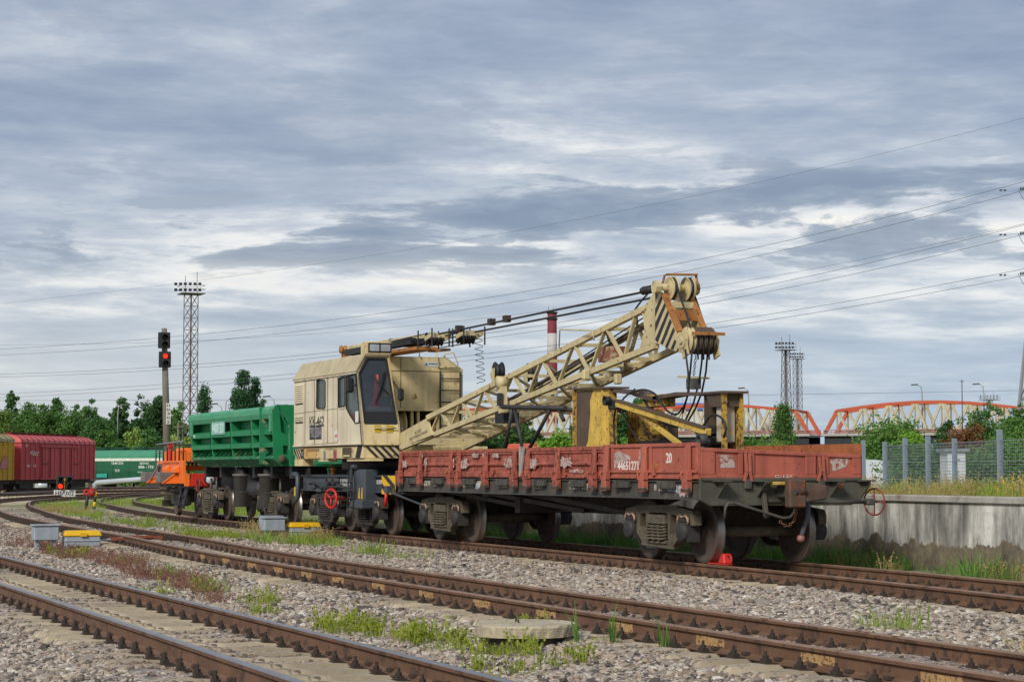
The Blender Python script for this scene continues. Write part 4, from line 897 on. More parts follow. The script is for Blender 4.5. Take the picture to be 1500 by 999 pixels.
    mb = MB(); mb.lathe(b+Vector((.08, -.1, -.12)), (0, -1, 0), [(0, .1), (.12, .1), (.12, .05), (.08, .05), (.08, 0)], 16); mb.build('hose_drum', STEELDK, r)
    # stacked dark plates in the middle
    for k in range(8):
        x0 = onY(930, 640, -.2).x+random.uniform(-.05, .05); mb = MB(); z = zf+.02+k*.075; mb.box(x0, x0+1.0-k*.02, -.2+random.uniform(-.02, .02), .5, z, z+.055); mb.build('stacked_plate', STEELDK, r)
    for k in range(6):
        a = onY(1006, 650, -.2); z = zf+.02+k*.1; mb = MB(); mb.beam((a.x-random.uniform(0, .2), -.3, z), (a.x+.9, -.25+.05*k, z+.05*random.uniform(-1, 1)), .1, .06); mb.build('loose_bar', RUSTBR if k % 2 else STEELDK, r)
    for k in range(4): a = onY(1046, 640, -.4); mb = MB(); mb.box(a.x-.22, a.x+.22, -.62, -.35, zf+.15+k*.17, zf+.29+k*.17); mb.build('counter_block', STEELDK, r, .01)
    # hoses
    def hose(pts, rad=.018, yy=-.6):
        P = [onY(x, y, yy) for x, y in pts]; Q = []
        for i in range(len(P)-1):
            a, b, c, d = P[max(i-1, 0)], P[i], P[i+1], P[min(i+2, len(P)-1)]
            for k in range(6): t = k/6; Q.append(.5*((2*b)+(c-a)*t+(2*a-5*b+4*c-d)*t*t+(3*b-a-3*c+d)*t**3))
        Q.append(P[-1]); MB().tube(Q, rad, 6).build('hose', ROPE, r)
    for k in range(3): hose([(937+k*2, 575), (946+k*2, 590), (955+k*2, 604), (966+k*2, 613)], .02, -.5+.02*k)
    hose([(922, 577), (930, 573), (944, 571), (958, 576), (966, 586), (978, 602), (990, 608)], .018, -.62)
    hose([(1030, 624), (1040, 610), (1050, 608), (1060, 616), (1063, 630), (1060, 641)], .018, -.7); hose([(965, 612), (975, 622), (990, 625), (1003, 622)], .02, -.6); hose([(968, 615), (980, 622), (994, 623)], .018, -.5)
    hose([(902, 598), (899, 620), (901, 652)], .016, -.6); hose([(930, 570), (915, 582), (905, 596)], .016, -.6); hose([(906, 590), (925, 630), (945, 655)], .012, -.5); hose([(1038, 640), (1039, 652), (1036, 662)], .03, -.7)
    # boom rest trestle
    s = thing('boom_rest', 'black tubular trestle standing on the wagon under the crane boom', 'trestle', (-8, -.7, 1.3)); yy = -.75
    zt = onY(790, 599, yy).z
    def leg(p, q, y1, y2, rad=.035): a = onY(*p, y1); b = onY(*q, y2); MB().tube([a, b], rad, 8).build('leg', STEELDK, s)
    a = onY(736, 596, yy); b = onY(828, 598, yy); MB().tube([a, b], .045, 8).build('top_bar', STEELDK, s)
    leg((750, 599), (740, 660), yy, yy); leg((754, 599), (766, 660), yy, yy-.0); leg((806, 600), (774, 660), yy, yy); leg((819, 600), (826, 616), yy, yy)
    MB().tube([onY(750, 599, .75), onY(740, 660, .75)], .035, 8).build('leg', STEELDK, s); MB().tube([onY(806, 600, yy), onY(806, 600, yy)+Vector((0, 1.5, 0))], .035, 8).build('cross_bar', STEELDK, s)
    mb = MB(); q = onY(732, 585, yy); mb.box(q.x-.03, q.x+.05, yy-.05, yy+.05, q.z-.12, q.z+.12); mb.build('side_stop', STEELDK, s)
    GS = mat('strap_grey', 'a9a6a0', .6, .1, .2, 6, .3, '8a4e34', 10)
    mb = MB(); a = onY(763, 657, YS-.05); mb.beam((a.x, YS-.06, 1.82), (a.x+.02, YS-.07, 1.3), .06, .03, (0, 1, 0)); mb.beam((a.x+.16, YS-.06, 1.82), (a.x+.06, YS-.07, 1.35), .05, .03, (0, 1, 0)); mb.build('tie_strap', GS, s)
load()
# ------------------------------------------------------------------ railway crane
CRM = mat('crane_cream', 'd2bf8f', .55, 0, .12, 1.5, .30, '8c5f34', 4.5, .5, '84663c', .12, 25)
CRM2 = mat('crane_cream_side', 'd8ccb0', .55, 0, .11, 1.5, .28, '8e6b48', 4.5, .5, '86704e', .12, 25)
ROOFM = mat('crane_roof', 'b9ab88', .6, 0, .12, 1.5, .26, '7d5a38', 4, .4, '7a6a4c', .15)
BOOMM = mat('boom_cream', 'c5b68a', .6, 0, .14, 2, .34, '7c5a38', 6, .3, '6e5c3e', .2)
BOOMR = mat('boom_rust', 'a9713a', .75, 0, .2, 4, .4, '7c4a26', 7, .2, '5c4028', .3)
CHS = mat('crane_chassis', '444b52', .5, .1, .18, 2, .22, '5f5a50', 6, .2, '58544c', .15)
RUB = mat('rubber_black', '1b1c1e', .6, 0, .1, 5)
SEAM = mat('seam_dark', '4f4535', .8, 0, .2, 5)
GLASSD = glass('cab_glass', '5f6a75', .26); GLASSG = glass('side_glass', '5c6b66', .5)
crane = thing('rail_crane', 'cream railway crane with lattice boom and striped boom head', 'railway crane', (-17.7, 0, 0))
def build_crane():
    # --- chassis
    x0, x1 = -21.25, -14.2
    for s in (-1, 1):
        y = s*1.12; mb = MB(); mb.box(x0, x1, y-.015, y+.015, .945, 1.255); mb.box(x0, x1, y-.08, y+.05, .915, .944); mb.box(x0, x1, y-.08, y+.05, 1.256, 1.285); mb.build('side_sill', CHS, crane)
    mb = MB(); mb.box(x0, x0+.1, -1.1, 1.1, .9, 1.25); mb.box(x1-.1, x1, -1.1, 1.1, .9, 1.25); mb.build('end_beam', CHS, crane)
    mb = MB(); mb.box(x0, x1, -1.1, 1.1, 1.287, 1.3); mb.box(x0+1, x1-1, -.5, .5, .75, 1.25); mb.build('deck', STEELDK, crane)
    mb = MB(); mb.lathe((-17.5, 0, 1.3), (0, 0, 1), [(0, 1.15), (.12, 1.15), (.12, 1.28), (.36, 1.28), (.36, 0)], 40); mb.build('slewing_ring', STEELDK, crane)
    # outriggers
    for x, nm in ((-15.95, 1), (-20.75, 0)):
        mb = MB(); mb.box(x-.42, x+.32, -1.42, -1.1, .62, 1.42) if nm else mb.tube([(x-.5, -1.4, 1.3), (x-.1, -1.42, 1.3), (x, -1.42, 1.22), (x, -1.42, .75), (x-.25, -1.45, .6)], .06, 8)
        mb.build('outrigger', CHS, crane, .03 if nm else 0)
        if nm:
            mb = MB(); mb.hexa([(x-.5, -1.5, .56), (x+.34, -1.5, .56), (x+.34, -1.15, .56), (x-.5, -1.15, .56), (x-.38, -1.5, .76), (x+.34, -1.5, .76), (x+.34, -1.15, .76), (x-.38, -1.15, .76)]); mb.build('outrigger_foot', CHS, crane, .03)
            for k in range(2):
                u = x-.1+.2*k; mb = MB(); mb.prism([(u, .78), (u+.1, .78), (u+.09, 1.02), (u+.05, 1.02)], [], lambda a, b, d: (a, -1.421-d, b), 0, .004); mb.build('warning_stripe', YEL, crane)
            MB().tube([(x-.46, -1.46, .7), (x-.46, -1.46, 1.4), (x-.4, -1.46, 1.48), (x-.2, -1.46, 1.48)], .045, 8).build('outrigger_pipe', CHS, crane)
        else:
            mb = MB(); mb.box(x-.32, x-.2, -1.42, -1.38, .78, 1.0); mb.build('warning_stripe', YEL, crane)
    # hazard plate near the wagon end
    y = -1.2; a, b = -15.05, -14.18; z0, z1 = .89, 1.285
    mb = MB(); mb.box(a, b, y-.02, y, z0, z1); hp = mb.build('hazard_plate', YEL, crane)
    w = b-a; h = z1-z0
    for P in ([(a+.08*w, z1), (a+.42*w, z1), (b, z0+.35*h), (b, z0+.65*h+.0)][:4], [(a, z1-.37*h), (a, z1-.66*h), (a+.36*w, z0), (a+.62*w, z0)]):
        P = [P[0], P[1], P[2], P[3]]
        if P[0][1] == z1: P = [(a+.08*w, z1), (a+.42*w, z1), (b, z0+.5*h), (b, z0+.2*h)]
        MB().prism(P, [], lambda u, v, d: (u, y-.021-d, v), 0, .004).build('hazard_stripe', BLACK, hp)
    # side gear
    for px in (487.5, 496): c = onY(px, 705, -1.15); MB().lathe((c.x, -1.1, c.z), (0, -1, 0), [(0, .1), (.2, .1), (.2, .07), (.17, .06), (.16, 0)], 16).build('round_lamp', BLACK, crane)
    c = onY(485, 730, -1.42); mb = MB(); ax = Vector((.35, -.94, 0)); mb.ring(c, ax, .21, .028, 28, 8); u = Vector((.94, .35, 0))
    for k in range(3): q = 2.094*k+.5; mb.tube([c, c+(u*math.cos(q)+Vector((0, 0, 1))*math.sin(q))*.21], .02, 6)
    mb.tube([c, c+Vector((0, .35, 0))], .025, 6); mb.build('handwheel', RED, crane)
    c = onY(566, 722, -1.4); d = onY(564, 742, -1.4); MB().tube([c, d], .035, 8).build('lever_handle', RED, crane); mb = MB(); mb.box(c.x-.1, c.x+.12, -1.42, -1.3, c.z, c.z+.15); mb.tube([c+Vector((0, 0, .05)), c+Vector((2.0, .25, -.28))], .025, 6); mb.build('lever_bracket', CHS, crane)
    for px in (510, 518): a_ = onY(px, 696, -1.5); b_ = onY(px, 744, -1.5); MB().tube([a_, b_], .022, 6).build('step_rail', STEELDK, crane)
    for py in (705, 718, 729, 742): MB().tube([onY(510, py, -1.5), onY(518, py, -1.5)], .018, 6).build('step_rung', STEELDK, crane)
    for k in range(5):
        c = onY(460+k*9, 712+(k % 2)*6, -1.18); mb = MB(); mb.box(c.x-.15, c.x+.2, -1.24, -1.13, c.z-.04, c.z+.05); mb.build('pipe_bracket', CHS, crane, .01)
    mb = MB(); mb.tube([(-20.4, -1.25, 1.08), (-19.9, -1.28, 1.12), (-19.3, -1.28, 1.02), (-16.6, -1.28, 1.02)], .025, 6); mb.build('brake_pipe', STEELDK, crane)
    text('С ГОРОК', sideY(-18.45, -1.137, 1.13), .85, .07, WHITE, crane); text('НЕ СПУСКАТЬ', sideY(-18.35, -1.137, 1.03), .85, .07, WHITE, crane)
    text('С ГОРОК НЕ СПУСКАТЬ', sideY(-15.95, -1.137, 1.1), .8, .09, WHITE, crane)
    c = onY(477, 683, -1.0)
    for k, cc in enumerate((mat('cap_green', '4f9a6d', .5), mat('cap_orange', 'e08a3a', .5))):
        mb = MB(); mb.lathe((-19.55+k*.28, -1.0, 1.3), (0, 0, 1), [(0, .05), (.1, .05), (.13, .08), (.17, .04), (.17, 0)], 8); mb.build('filler_cap', cc, crane)
    bogie(crane, -19.34, True); bogie(crane, -16.42, True)
    mb = MB(); mb.box(-14.2, -13.95, -.15, .15, .95, 1.2); mb.build('coupler', STEELDK, crane)
    # --- superstructure
    ZS = 1.66; ZE = 3.55; XB = -20.84; XF = -17.3
    sideM = lambda u, v, d: (u, -1.5-d, v)
    def S(px, py): p = onY(px, py, -1.5); return (p.x, p.z)
    body = mb = MB(); mb.box(XB, -15.62, -1.46, 1.46, ZS, 1.93); fr = mb.build('lower_frame', CRM, crane, .01)
    frontx = lambda z: -15.57-.40*max(0, (z-1.95))/1.6
    # left wall with openings
    win1 = [S(464.5, 558), S(466, 555.5), S(475.5, 557), S(477, 560), S(477, 595), S(475.5, 598), S(465.5, 598.5), S(464, 596)]
    win2 = [S(496.3, 554), S(505.7, 551), S(505.7, 594), S(496.3, 596.5)]
    dw = [S(507.3, 551.5), S(521.5, 547), S(524.5, 580), S(527.5, 618.5), S(521, 620), S(513, 608), S(507.3, 597)]
    outer = [(XB, ZS+.29), (-15.57, ZS+.29), (frontx(ZE)+0.0, ZE), (XB, ZE)]
    mb = MB(); mb.prism(outer, [win1, win2, dw], sideM, -.05, 0); lw = mb.build('side_wall', CRM2, crane)
    for nm, P in (('side_window', win1), ('side_window', win2), ('door_window', dw)):
        mb = MB(); mb.prism(P, [], sideM, -.03, -.02); wn = mb.build(nm, GLASSG, lw)
        mb = MB(); n = len(P)
        for a, b in zip(P, P[1:]+P[:1]): mb.beam((a[0], -1.503, a[1]), (b[0], -1.503, b[1]), .02, .028, (0, 1, 0))
        mb.build('window_seal', RUB, lw)
    mb = MB(); mb.prism([(dw[3][0]-.02, dw[3][1]), (dw[4][0], dw[4][1]), (dw[5][0], dw[5][1]), (dw[5][0]+.05, dw[5][1]+.04), (dw[3][0]-.03, dw[5][1]-.02)], [], sideM, -.02, -.005); mb.build('door_lower_panel', mat('brown_panel', '5a3a34', .5, 0, .1, 4), lw)
    mb = MB(); q = S(524, 611); mb.box(q[0]-.14, q[0]+.06, -1.512, -1.501, q[1]-.12, q[1]+.13); mb.build('notice', WHITE, lw)
    # seams, door outline, skirt line
    def seam(a, b): mb = MB(); A = S(*a); B = S(*b); mb.beam((A[0], -1.5015, A[1]), (B[0], -1.5015, B[1]), .006, .014, (0, 1, 0)); mb.build('panel_seam', SEAM, lw)
    for s_ in (((447, 557), (447, 651)), ((461, 556), (461, 650)), ((480, 553), (480, 649)), ((495, 552), (495, 648)), ((432, 606), (495, 598)), ((432, 561), (522, 545)), ((432, 653), (495, 648)), ((520, 551), (528, 620)), ((506, 598), (497, 600))): seam(*s_)
    mb = MB(); A = S(431, 652.5); mb.box(XB-.02, -15.6, -1.525, -1.501, A[1]-.03, A[1]+.0); mb.build('drip_rail', CRM2, lw)
    mb = MB(); mb.box(XB-.02, frontx(ZE), -1.53, -1.501, ZE-.03, ZE+.0); mb.build('gutter', CRM2, lw)
    for k in range(9): A = S(433, 566+k*3.1); B = S(444, 564.4+k*3.1); mb = MB(); mb.beam((A[0], -1.51, A[1]), (B[0], -1.51, B[1]), .03, .035, (0, .5, 1)); mb.build('louvre', CRM2, lw); mb = MB(); mb.box(A[0], B[0], -1.504, -1.5005, A[1]-.045, A[1]-.02); mb.build('louvre_gap', SEAM, lw)
    for k in range(3): A = S(433, 612+k*3); B = S(444, 610.5+k*3); mb = MB(); mb.beam((A[0], -1.515, A[1]), (B[0], -1.515, B[1]), .04, .03, (0, .5, 1)); mb.build('louvre', CRM2, lw); mb = MB(); mb.box(A[0], B[0], -1.504, -1.5005, A[1]-.045, A[1]-.018); mb.build('louvre_gap', SEAM, lw)
    q = S(453.5, 617); text('КК-462', sideY(q[0], -1.5005, q[1]-.14), 1.15, .25, BLACK, lw)
    q = S(453.5, 644); GP = mat('number_board', '8f8a90', .7, 0, .15, 9, .3, '4a4648', 14)
    for k, tx in enumerate(('7902', '3004')):
        mb = MB(); x = q[0]+k*.5; mb.box(x, x+.46, -1.505, -1.501, q[1], q[1]+.33); bd = mb.build('number_board', BLACK, lw)
        text(tx, sideY(x+.02, -1.5055, q[1]+.04), .42, .25, GP, lw)
    q = S(490, 645); mb = MB(); mb.box(q[0], q[0]+.26, -1.504, -1.501, q[1], q[1]+.2); mb.build('sticker', WHITE, lw); text('М', sideY(q[0]+.05, -1.5045, q[1]+.06), .16, .08, RED, lw)
    # skirt lettering and marks
    skirt = lambda px, py: onY(px, py, -1.46)
    for px, py, w, h, s_ in ((451, 662, .95, .07, 'ВНИМАНИЕ'), (451, 674, 1.0, .06, 'ГРУЗОПОДЪЁМ'), (478, 659, .7, .04, 'П-250/16')):
        q = skirt(px, py); text(s_, sideY(q.x, -1.4605, q.z), w, h, mat('lettering_faded', '6f6248', .8, 0, .2, 12, .3, 'b5a47c', 30), fr)
    q = skirt(474, 669); mb = MB(); mb.box(q.x, q.x+.17, -1.465, -1.4605, q.z-.08, q.z+.12); mb.build('vent_plate', mat('plate_grey', '77797a', .6), fr)
    q = skirt(489, 667); mb = MB(); mb.box(q.x, q.x+.2, -1.475, -1.4605, q.z-.1, q.z+.12); mb.build('tail_reflector', mat('reflector_red', '8e2430', .3, 0, .1, 5), fr)
    mb = MB(); q = skirt(445, 665); mb.box(q.x, q.x+1.1, -1.4635, -1.4605, 1.67, 1.92); mb.build('rust_panel', mat('panel_orange_rust', 'c7a164', .6, 0, .12, 2, .38, 'b3742c', 4), fr)
    for k in range(4):
        q = skirt(431.5+k*3, 655); mb = MB(); mb.prism([(q.x-.05, 1.9), (q.x+.04, 1.9), (q.x+.32, 1.67), (q.x+.23, 1.67)], [], lambda u, v, d: (u, -1.4605-d, v), 0, .004); mb.build('hazard_stripe', BLACK, fr)
    q = skirt(441, 657); mb = MB(); mb.box(q.x, q.x+.25, -1.464, -1.4605, 1.68, 1.9); mb.build('dark_plate', BLACK, fr); text('КЛГ', sideY(q.x+.02, -1.4645, 1.74), .2, .1, GP, fr)
    for k in range(3):
        q = skirt(522+k*2.2, 655); mb = MB(); mb.prism([(q.x+.1, 1.93), (q.x+.22, 1.93), (q.x+.05, 1.67), (q.x-.07, 1.67)], [], lambda u, v, d: (u, -1.4605-d, v), 0, .004); mb.build('hazard_stripe', BLACK, fr)
    mb = MB(); q = skirt(513, 668); mb.box(q.x-.55, q.x+.1, -1.47, -1.4605, 1.69, 1.9); mb.build('recess', SEAM, fr); mb = MB(); mb.box(q.x-.4, q.x, -1.5, -1.471, 1.7, 1.74); mb.build('recess_step', CRM, fr)
    for a, b in ((-20.9, -20.2), (-18.9, -18.3)): mb = MB(); mb.box(a, b, -1.46, -1.2, 1.5 if a < -20 else 1.6, 1.66); mb.build('bottom_block', CRM, fr)
    mb = MB(); mb.box(-16.9, -15.3, -1.42, -1.1, 1.6, 1.655); mb.build('bottom_strip', CRM, fr)
    # front skirt with chevrons (faces +X)
    fx = -15.61
    for k in range(5):
        yA = -1.42+.17*k; mb = MB(); mb.prism([(yA, 1.92), (yA+.08, 1.92), (yA+.33, 1.68), (yA+.25, 1.68)], [], YZ, fx, fx+.006); mb.build('hazard_stripe', BLACK, fr)
    mb = MB(); mb.box(-15.62, -15.38, -.36, .08, 1.62, 1.93); mb.build('front_block', CRM, fr, .015); mb = MB(); mb.box(-15.38, -15.3, -.36, .08, 1.72, 1.74); mb.build('step_lip', CRM, fr)
    # roof: chamfered shell over cab and machinery house
    yl, yr = -1.28, 1.05; ZT = 4.0
    def sect(x, shift=0): return [(x, -1.51, ZE), (x, yl, ZT-.05), (x, yr, ZT-.02), (x, 1.5, 3.68)]
    mb = MB(); A = [(-20.84, -1.52, ZE), (-20.84, yl, ZT-.06), (-20.84, yr, ZT-.06), (-20.84, 1.5, 3.66)]; B = [(frontx(ZE)+.03, -1.52, ZE), (-16.0, yl+.0, 3.94)]
    mb.add([A[0], B[0], B[1], A[1]], [(0, 1, 2, 3)]); mb.add([A[1], B[1], (-16.0, -.71, 3.95), (-17.3, -.66, 3.99), (-17.3, yr, 3.99), A[2]], [(0, 1, 2, 3, 4, 5)]); mb.add([A[2], (-17.3, yr, 3.99), (-17.3, 1.5, 3.68), A[3]], [(0, 1, 2, 3)])
    rf = mb.build('roof', ROOFM, crane); sm = rf.modifiers.new('thickness', 'SOLIDIFY'); sm.thickness = .03
    for px in (450, 465, 487): # roof seams on the left chamfer
        t = (S(px, 556)[0]+20.84)/4.9; P = Vector(A[0]).lerp(Vector(B[0]), t); Q = Vector(A[1]).lerp(Vector(B[1]), t); mb = MB(); mb.beam(P+Vector((0, -.016, .008)), Q+Vector((0, -.012, .012)), .02, .012, (0, -1, .5)); mb.build('roof_seam', SEAM, rf)
    # rear wall, right wall, house front
    mb = MB(); mb.add([(-20.83, -1.49, ZS+.28), (-20.83, 1.48, ZS+.28), (-20.83, 1.48, 3.66), (-20.83, yr, ZT-.07), (-20.83, yl, ZT-.07), (-20.83, -1.49, ZE)], [(0, 1, 2, 3, 4, 5)]); mb.build('rear_wall', CRM, crane)
    mb = MB(); mb.box(-20.82, -17.32, 1.44, 1.48, ZS+.28, 3.66); mb.build('right_wall', CRM, crane)
    hx = -17.3; mb = MB(); mb.prism([(-.62, 2.80), (1.5, 2.80), (1.5, 3.68), (yr, 3.985), (-.62, 3.985)], [], YZ, hx-.03, hx); hf = mb.build('house_front', CRM, crane)
    mb = MB(); mb.box(hx, hx+.008, -.5, 1.49, 3.655, 3.667); mb.box(hx, hx+.008, -.02, -.008, 2.82, 3.97); mb.build('front_seam', SEAM, hf)
    mb = MB(); mb.box(hx, hx+.006, .55, .95, 3.77, 3.88); mb.build('warning_label', mat('label_grey', 'b9bcc2', .5), hf); text('ВНИМАНИЕ', faceX(hx+.0065, .66, 3.82), .26, .03, BLACK, hf); MB().prism([(.575, 3.8), (.635, 3.8), (.605, 3.855)], [], YZ, hx+.006, hx+.009).build('warning_triangle', BLACK, hf)
    mb = MB(); mb.prism([(.85, 1.95), (1.5, 1.95), (1.5, 2.798), (.85, 2.798)], [], YZ, hx-.03, hx); mb.build('front_lower_panel', CRM, hf)
    mb = MB(); mb.box(hx-.02, hx+.05, -.5, 1.0, 2.75, 2.80); mb.build('opening_lintel', CRM, hf, .01)
    MB().lathe((hx-.45, -.5, 2.42), (0, 1, 0), [(0, .3), (.02, .42), (.05, .42), (.06, .3), (.62, .3), (.63, .42), (.66, .42), (.68, 0)], 24).build('winch_drum', CRM, crane)
    mb = MB(); mb.box(-18.6, -18.5, -.5, .9, 1.95, 2.8); mb.build('dark_bulkhead', STEELDK, crane)
    for y in (.3, .45): MB().beam((hx-.1, y, 1.95), (hx-.15, y, 2.78), .06, .1).build('winch_stand', CRM, crane)
    # ladder and rails on the house front
    for y in (.93, 1.42): MB().tube([(hx+.05, y, 2.05), (hx+.05, y, 3.66)], .022, 6).build('ladder_rail', BLACK, crane)
    for k in range(6): MB().tube([(hx+.05, .93, 2.15+k*.27), (hx+.05, 1.42, 2.15+k*.27)], .014, 6).build('ladder_rung', STEELDK, crane)
    MB().tube([(hx+.04, .9, 3.72), (hx+.06, .88, 3.8), (hx+.06, .78, 4.3)], .016, 6).build('handrail', BOOMM, crane); MB().tube([(hx+.05, .42, 3.98), (hx+.05, .42, 4.28)], .016, 6).build('handrail', BOOMM, crane)
    MB().tube([(hx+.04, .9, 3.76), (hx+.05, 1.37, 3.75), (hx+.04, 1.36, 3.86), (hx+.04, 1.26, 4.1), (hx+.02, 1.05, 4.06), (hx, 1.03, 4.0)], .016, 6).build('handrail', BOOMM, crane)
    # --- cab front, sloped, faces +X
    fm = lambda u, v, d: (frontx(v)+d, u, v)
    W_ = [onX(*q, -15.75) for q in ((535.5, 520.5), (571, 521), (582.5, 618.5), (534.5, 618.5), (527.6, 540))]
    ws = [(-1.235, 3.86), (-.79, 3.86), (-.66, 2.42), (-1.40, 2.42), (-1.445, 3.53)]
    cabo = [(-1.5, 1.95), (-.60, 1.95), (-.60, 2.45), (-.72, 3.91), (-1.27, 3.91), (-1.5, ZE)]
    mb = MB(); mb.prism(cabo, [ws], fm, -.05, 0); cf = mb.build('cab_front', CRM, crane)
    mb = MB(); mb.prism(ws, [], fm, -.035, -.025); wsd = mb.build('windscreen', GLASSD, cf)
    mb = MB()
    for a, b in zip(ws, ws[1:]+ws[:1]): mb.beam(fm(a[0], a[1], .002), fm(b[0], b[1], .002), .035, .02, (1, 0, .2))
    mb.build('windscreen_seal', RUB, cf)
    mb = MB(); mb.prism([(-1.39, 2.44), (-.67, 2.44), (-.69, 2.68), (-1.395, 2.68)], [], fm, -.02, -.008); mb.build('lower_screen_panel', RUB, cf)
    for a, b in (((-.84, 3.6), (-1.08, 2.95)), ((-.88, 3.55), (-1.12, 2.85)), ((-1.18, 3.5), (-.8, 3.05))): MB().tube([fm(a[0], a[1], .035), fm(b[0], b[1], .02)], .014, 5).build('wiper', RUB, cf)
    for y in (-1.12, -.84): mb = MB(); mb.box(frontx(2.3)-.01, frontx(2.3)+.03, y-.07, y+.07, 2.22, 2.38); mb.build('yellow_lamp_base', mat('patch_yellow', 'c2a21a', .6, 0, .15, 6), cf)
    MB().tube([(frontx(2.3)+.05, -1.2, 2.32), (frontx(2.3)+.06, -.7, 2.32)], .015, 6).build('grab_bar', BOOMM, cf)
    # cab inner side, floor, seat, red cloth
    mb = MB(); mb.add([(frontx(1.95), -.61, 1.95), (-17.3, -.6, 1.95), (-17.3, -.62, 3.98), (-15.94, -.75, 3.9)], [(0, 1, 2, 3)]); mb.build('cab_inner_side', CRM, crane)
    mb = MB(); mb.box(-17.25, -15.75, -1.44, -.5, 2.28, 2.34); mb.box(-17.28, -17.22, -1.44, -.52, 2.34, 3.5); mb.build('cab_floor', mat('cab_interior', '85888b', .8, 0, .2, 4), crane)
    mb = MB(); mb.box(-16.7, -16.2, -1.15, -.75, 2.34, 2.62); mb.box(-16.8, -16.66, -1.15, -.75, 2.6, 3.35); mb.build('operator_seat', mat('seat_grey', '9aa0a8', .9, 0, .2, 4), crane, .05)
    mb = MB(); mb.hexa([(-15.95, -1.12, 2.85), (-15.9, -1.0, 2.85), (-16.0, -1.0, 2.85), (-16.0, -1.12, 2.85), (-16.0, -1.06, 3.5), (-15.96, -1.0, 3.5), (-16.02, -1.0, 3.5), (-16.02, -1.06, 3.5)]); mb.box(-15.98, -15.9, -1.14, -.98, 2.78, 2.98); mb.build('red_cloth', RED, crane)
    mb = MB(); mb.box(-15.98, -15.9, -.97, -.72, 2.80, 3.02); mb.build('green_console', mat('console_green', '1f4a38', .6), crane, .02); mb = MB(); mb.box(-16.1, -15.98, -1.38, -1.15, 2.5, 2.8); mb.build('paper', WHITE, crane); mb = MB(); mb.box(-16.1, -15.85, -1.2, -.7, 2.5, 2.78); mb.build('dashboard', mat('cab_interior', ''), crane, .04)
    # mirrors
    c = onY(513, 564, -1.62); mb = MB(); mb.box(c.x-.06, c.x+.02, c.y-.09, c.y+.09, c.z-.17, c.z+.17); mb.build('mirror', RUB, crane, .04); MB().tube([c, Vector((frontx(3.2)-.1, -1.5, c.z))], .015, 6).build('mirror_arm', RUB, crane)
    mb = MB(); mb.box(-15.8, -15.7, -.62, -.48, 2.92, 3.2); mb.build('mirror', RUB, crane, .04); MB().tube([(-15.75, -.55, 3.1), (frontx(3.4), -.7, 3.4)], .015, 6).build('mirror_arm', RUB, crane)
    # --- roof gear: two floodlights, A-frame sheaves
    lx = -15.98
    mb = MB(); c0 = onX(535.5, 518, lx); c1 = onX(574, 501, lx); mb.box(lx-.35, lx, c0.y, c1.y, c0.z-.02, c1.z); lb = mb.build('floodlight_box', CRM, crane, .015)
    for k in range(2):
        ya = c0.y+.08+k*(c1.y-c0.y-.1)*.5; yb = ya+(c1.y-c0.y)*.40; za = c0.z+.05; zb = c1.z-.05
        mb = MB(); mb.box(lx, lx+.012, ya-.02, yb+.02, za-.02, zb+.02); mb.build('lamp_surround', RUB, lb); mb = MB(); mb.box(lx+.012, lx+.02, ya+.012, yb-.012, za+.012, zb-.012); mb.build('lamp_glass', mat('lamp_glass', 'cfd4d6', .15, .6, .15, 9, bump=.3), lb)
    y0 = -.2
    c = onY(507, 512, y0); mb = MB(); mb.lathe(c+Vector((0, -.15, 0)), (0, 1, 0), [(0, .0), (0, .1), (.04, .1), (.05, .07), (.1, .07), (.11, .1), (.15, .1), (.15, 0)], 14); mb.beam(c+Vector((-.05, 0, 0)), (c.x-.1, y0, 3.95), .14, .18); mb.build('frame_sheave', BOOMR, crane)
    a = onY(514, 506, y0); b = onY(620, 512, y0); mb = MB(); mb.beam(a+Vector((0, 0, -.06)), (b.x, y0, a.z-.1), .2, .09); fb = mb.build('frame_beam', BOOMM, crane, .01); mb = MB(); mb.beam((a.x, y0, 4.08), (b.x+.2, y0, 4.05), .5, .07); mb.build('base_plate', BOOMR, fb)
    mb = MB(); mb.beam((a.x+.2, y0-.1, a.z-.19), (b.x-.2, y0-.1, a.z-.18), .25, .14); mb.beam((b.x-1.2, y0+.1, a.z-.2), (b.x, y0+.1, a.z-.17), .3, .13); mb.build('rope_bundle', ROPE, crane)
    mb = MB(); mb.beam((b.x-.3, .1, 4.02), (onY(655, 521, .1).x, .1, 4.0), .16, .05); mb.build('roof_bar', BOOMR, crane)
    MB().lathe(onY(577, 501, y0), (0, 1, 0), [(-.1, 0), (-.1, .08), (.1, .08), (.1, 0)], 12).build('top_roller', RUB, crane)
    # pulley blocks and ropes
    def block(px, py, y):
        c = onY(px, py, y); mb = MB()
        for e in (-.14, -.05, .04, .13): mb.lathe(c+Vector((0, e, 0)), (0, 1, 0), [(0, 0), (0, .15), (.02, .12), (.05, .12), (.07, .15), (.07, 0)], 14)
        bk = mb.build('pulley_block', RUB, crane); mb = MB(); mb.beam(c+Vector((.05, -.19, .0)), c+Vector((.45, -.19, .07)), .03, .09); mb.beam(c+Vector((.05, .24, .0)), c+Vector((.45, .24, .07)), .03, .09); mb.beam(c+Vector((.42, -.19, .06)), c+Vector((.42, .24, .06)), .06, .1); mb.build('block_cheek', BOOMM, bk)
        for dx in (-.32, .55):
            for dy in (-.22, .25): mb = MB(); mb.beam(c+Vector((dx, dy, -.19)), c+Vector((dx, dy, .2)), .025, .03); mb.build('guard_bar', STEELDK, bk)
        return c
    b1 = block(634, 497, -.3); b2 = block(680, 494, .1)
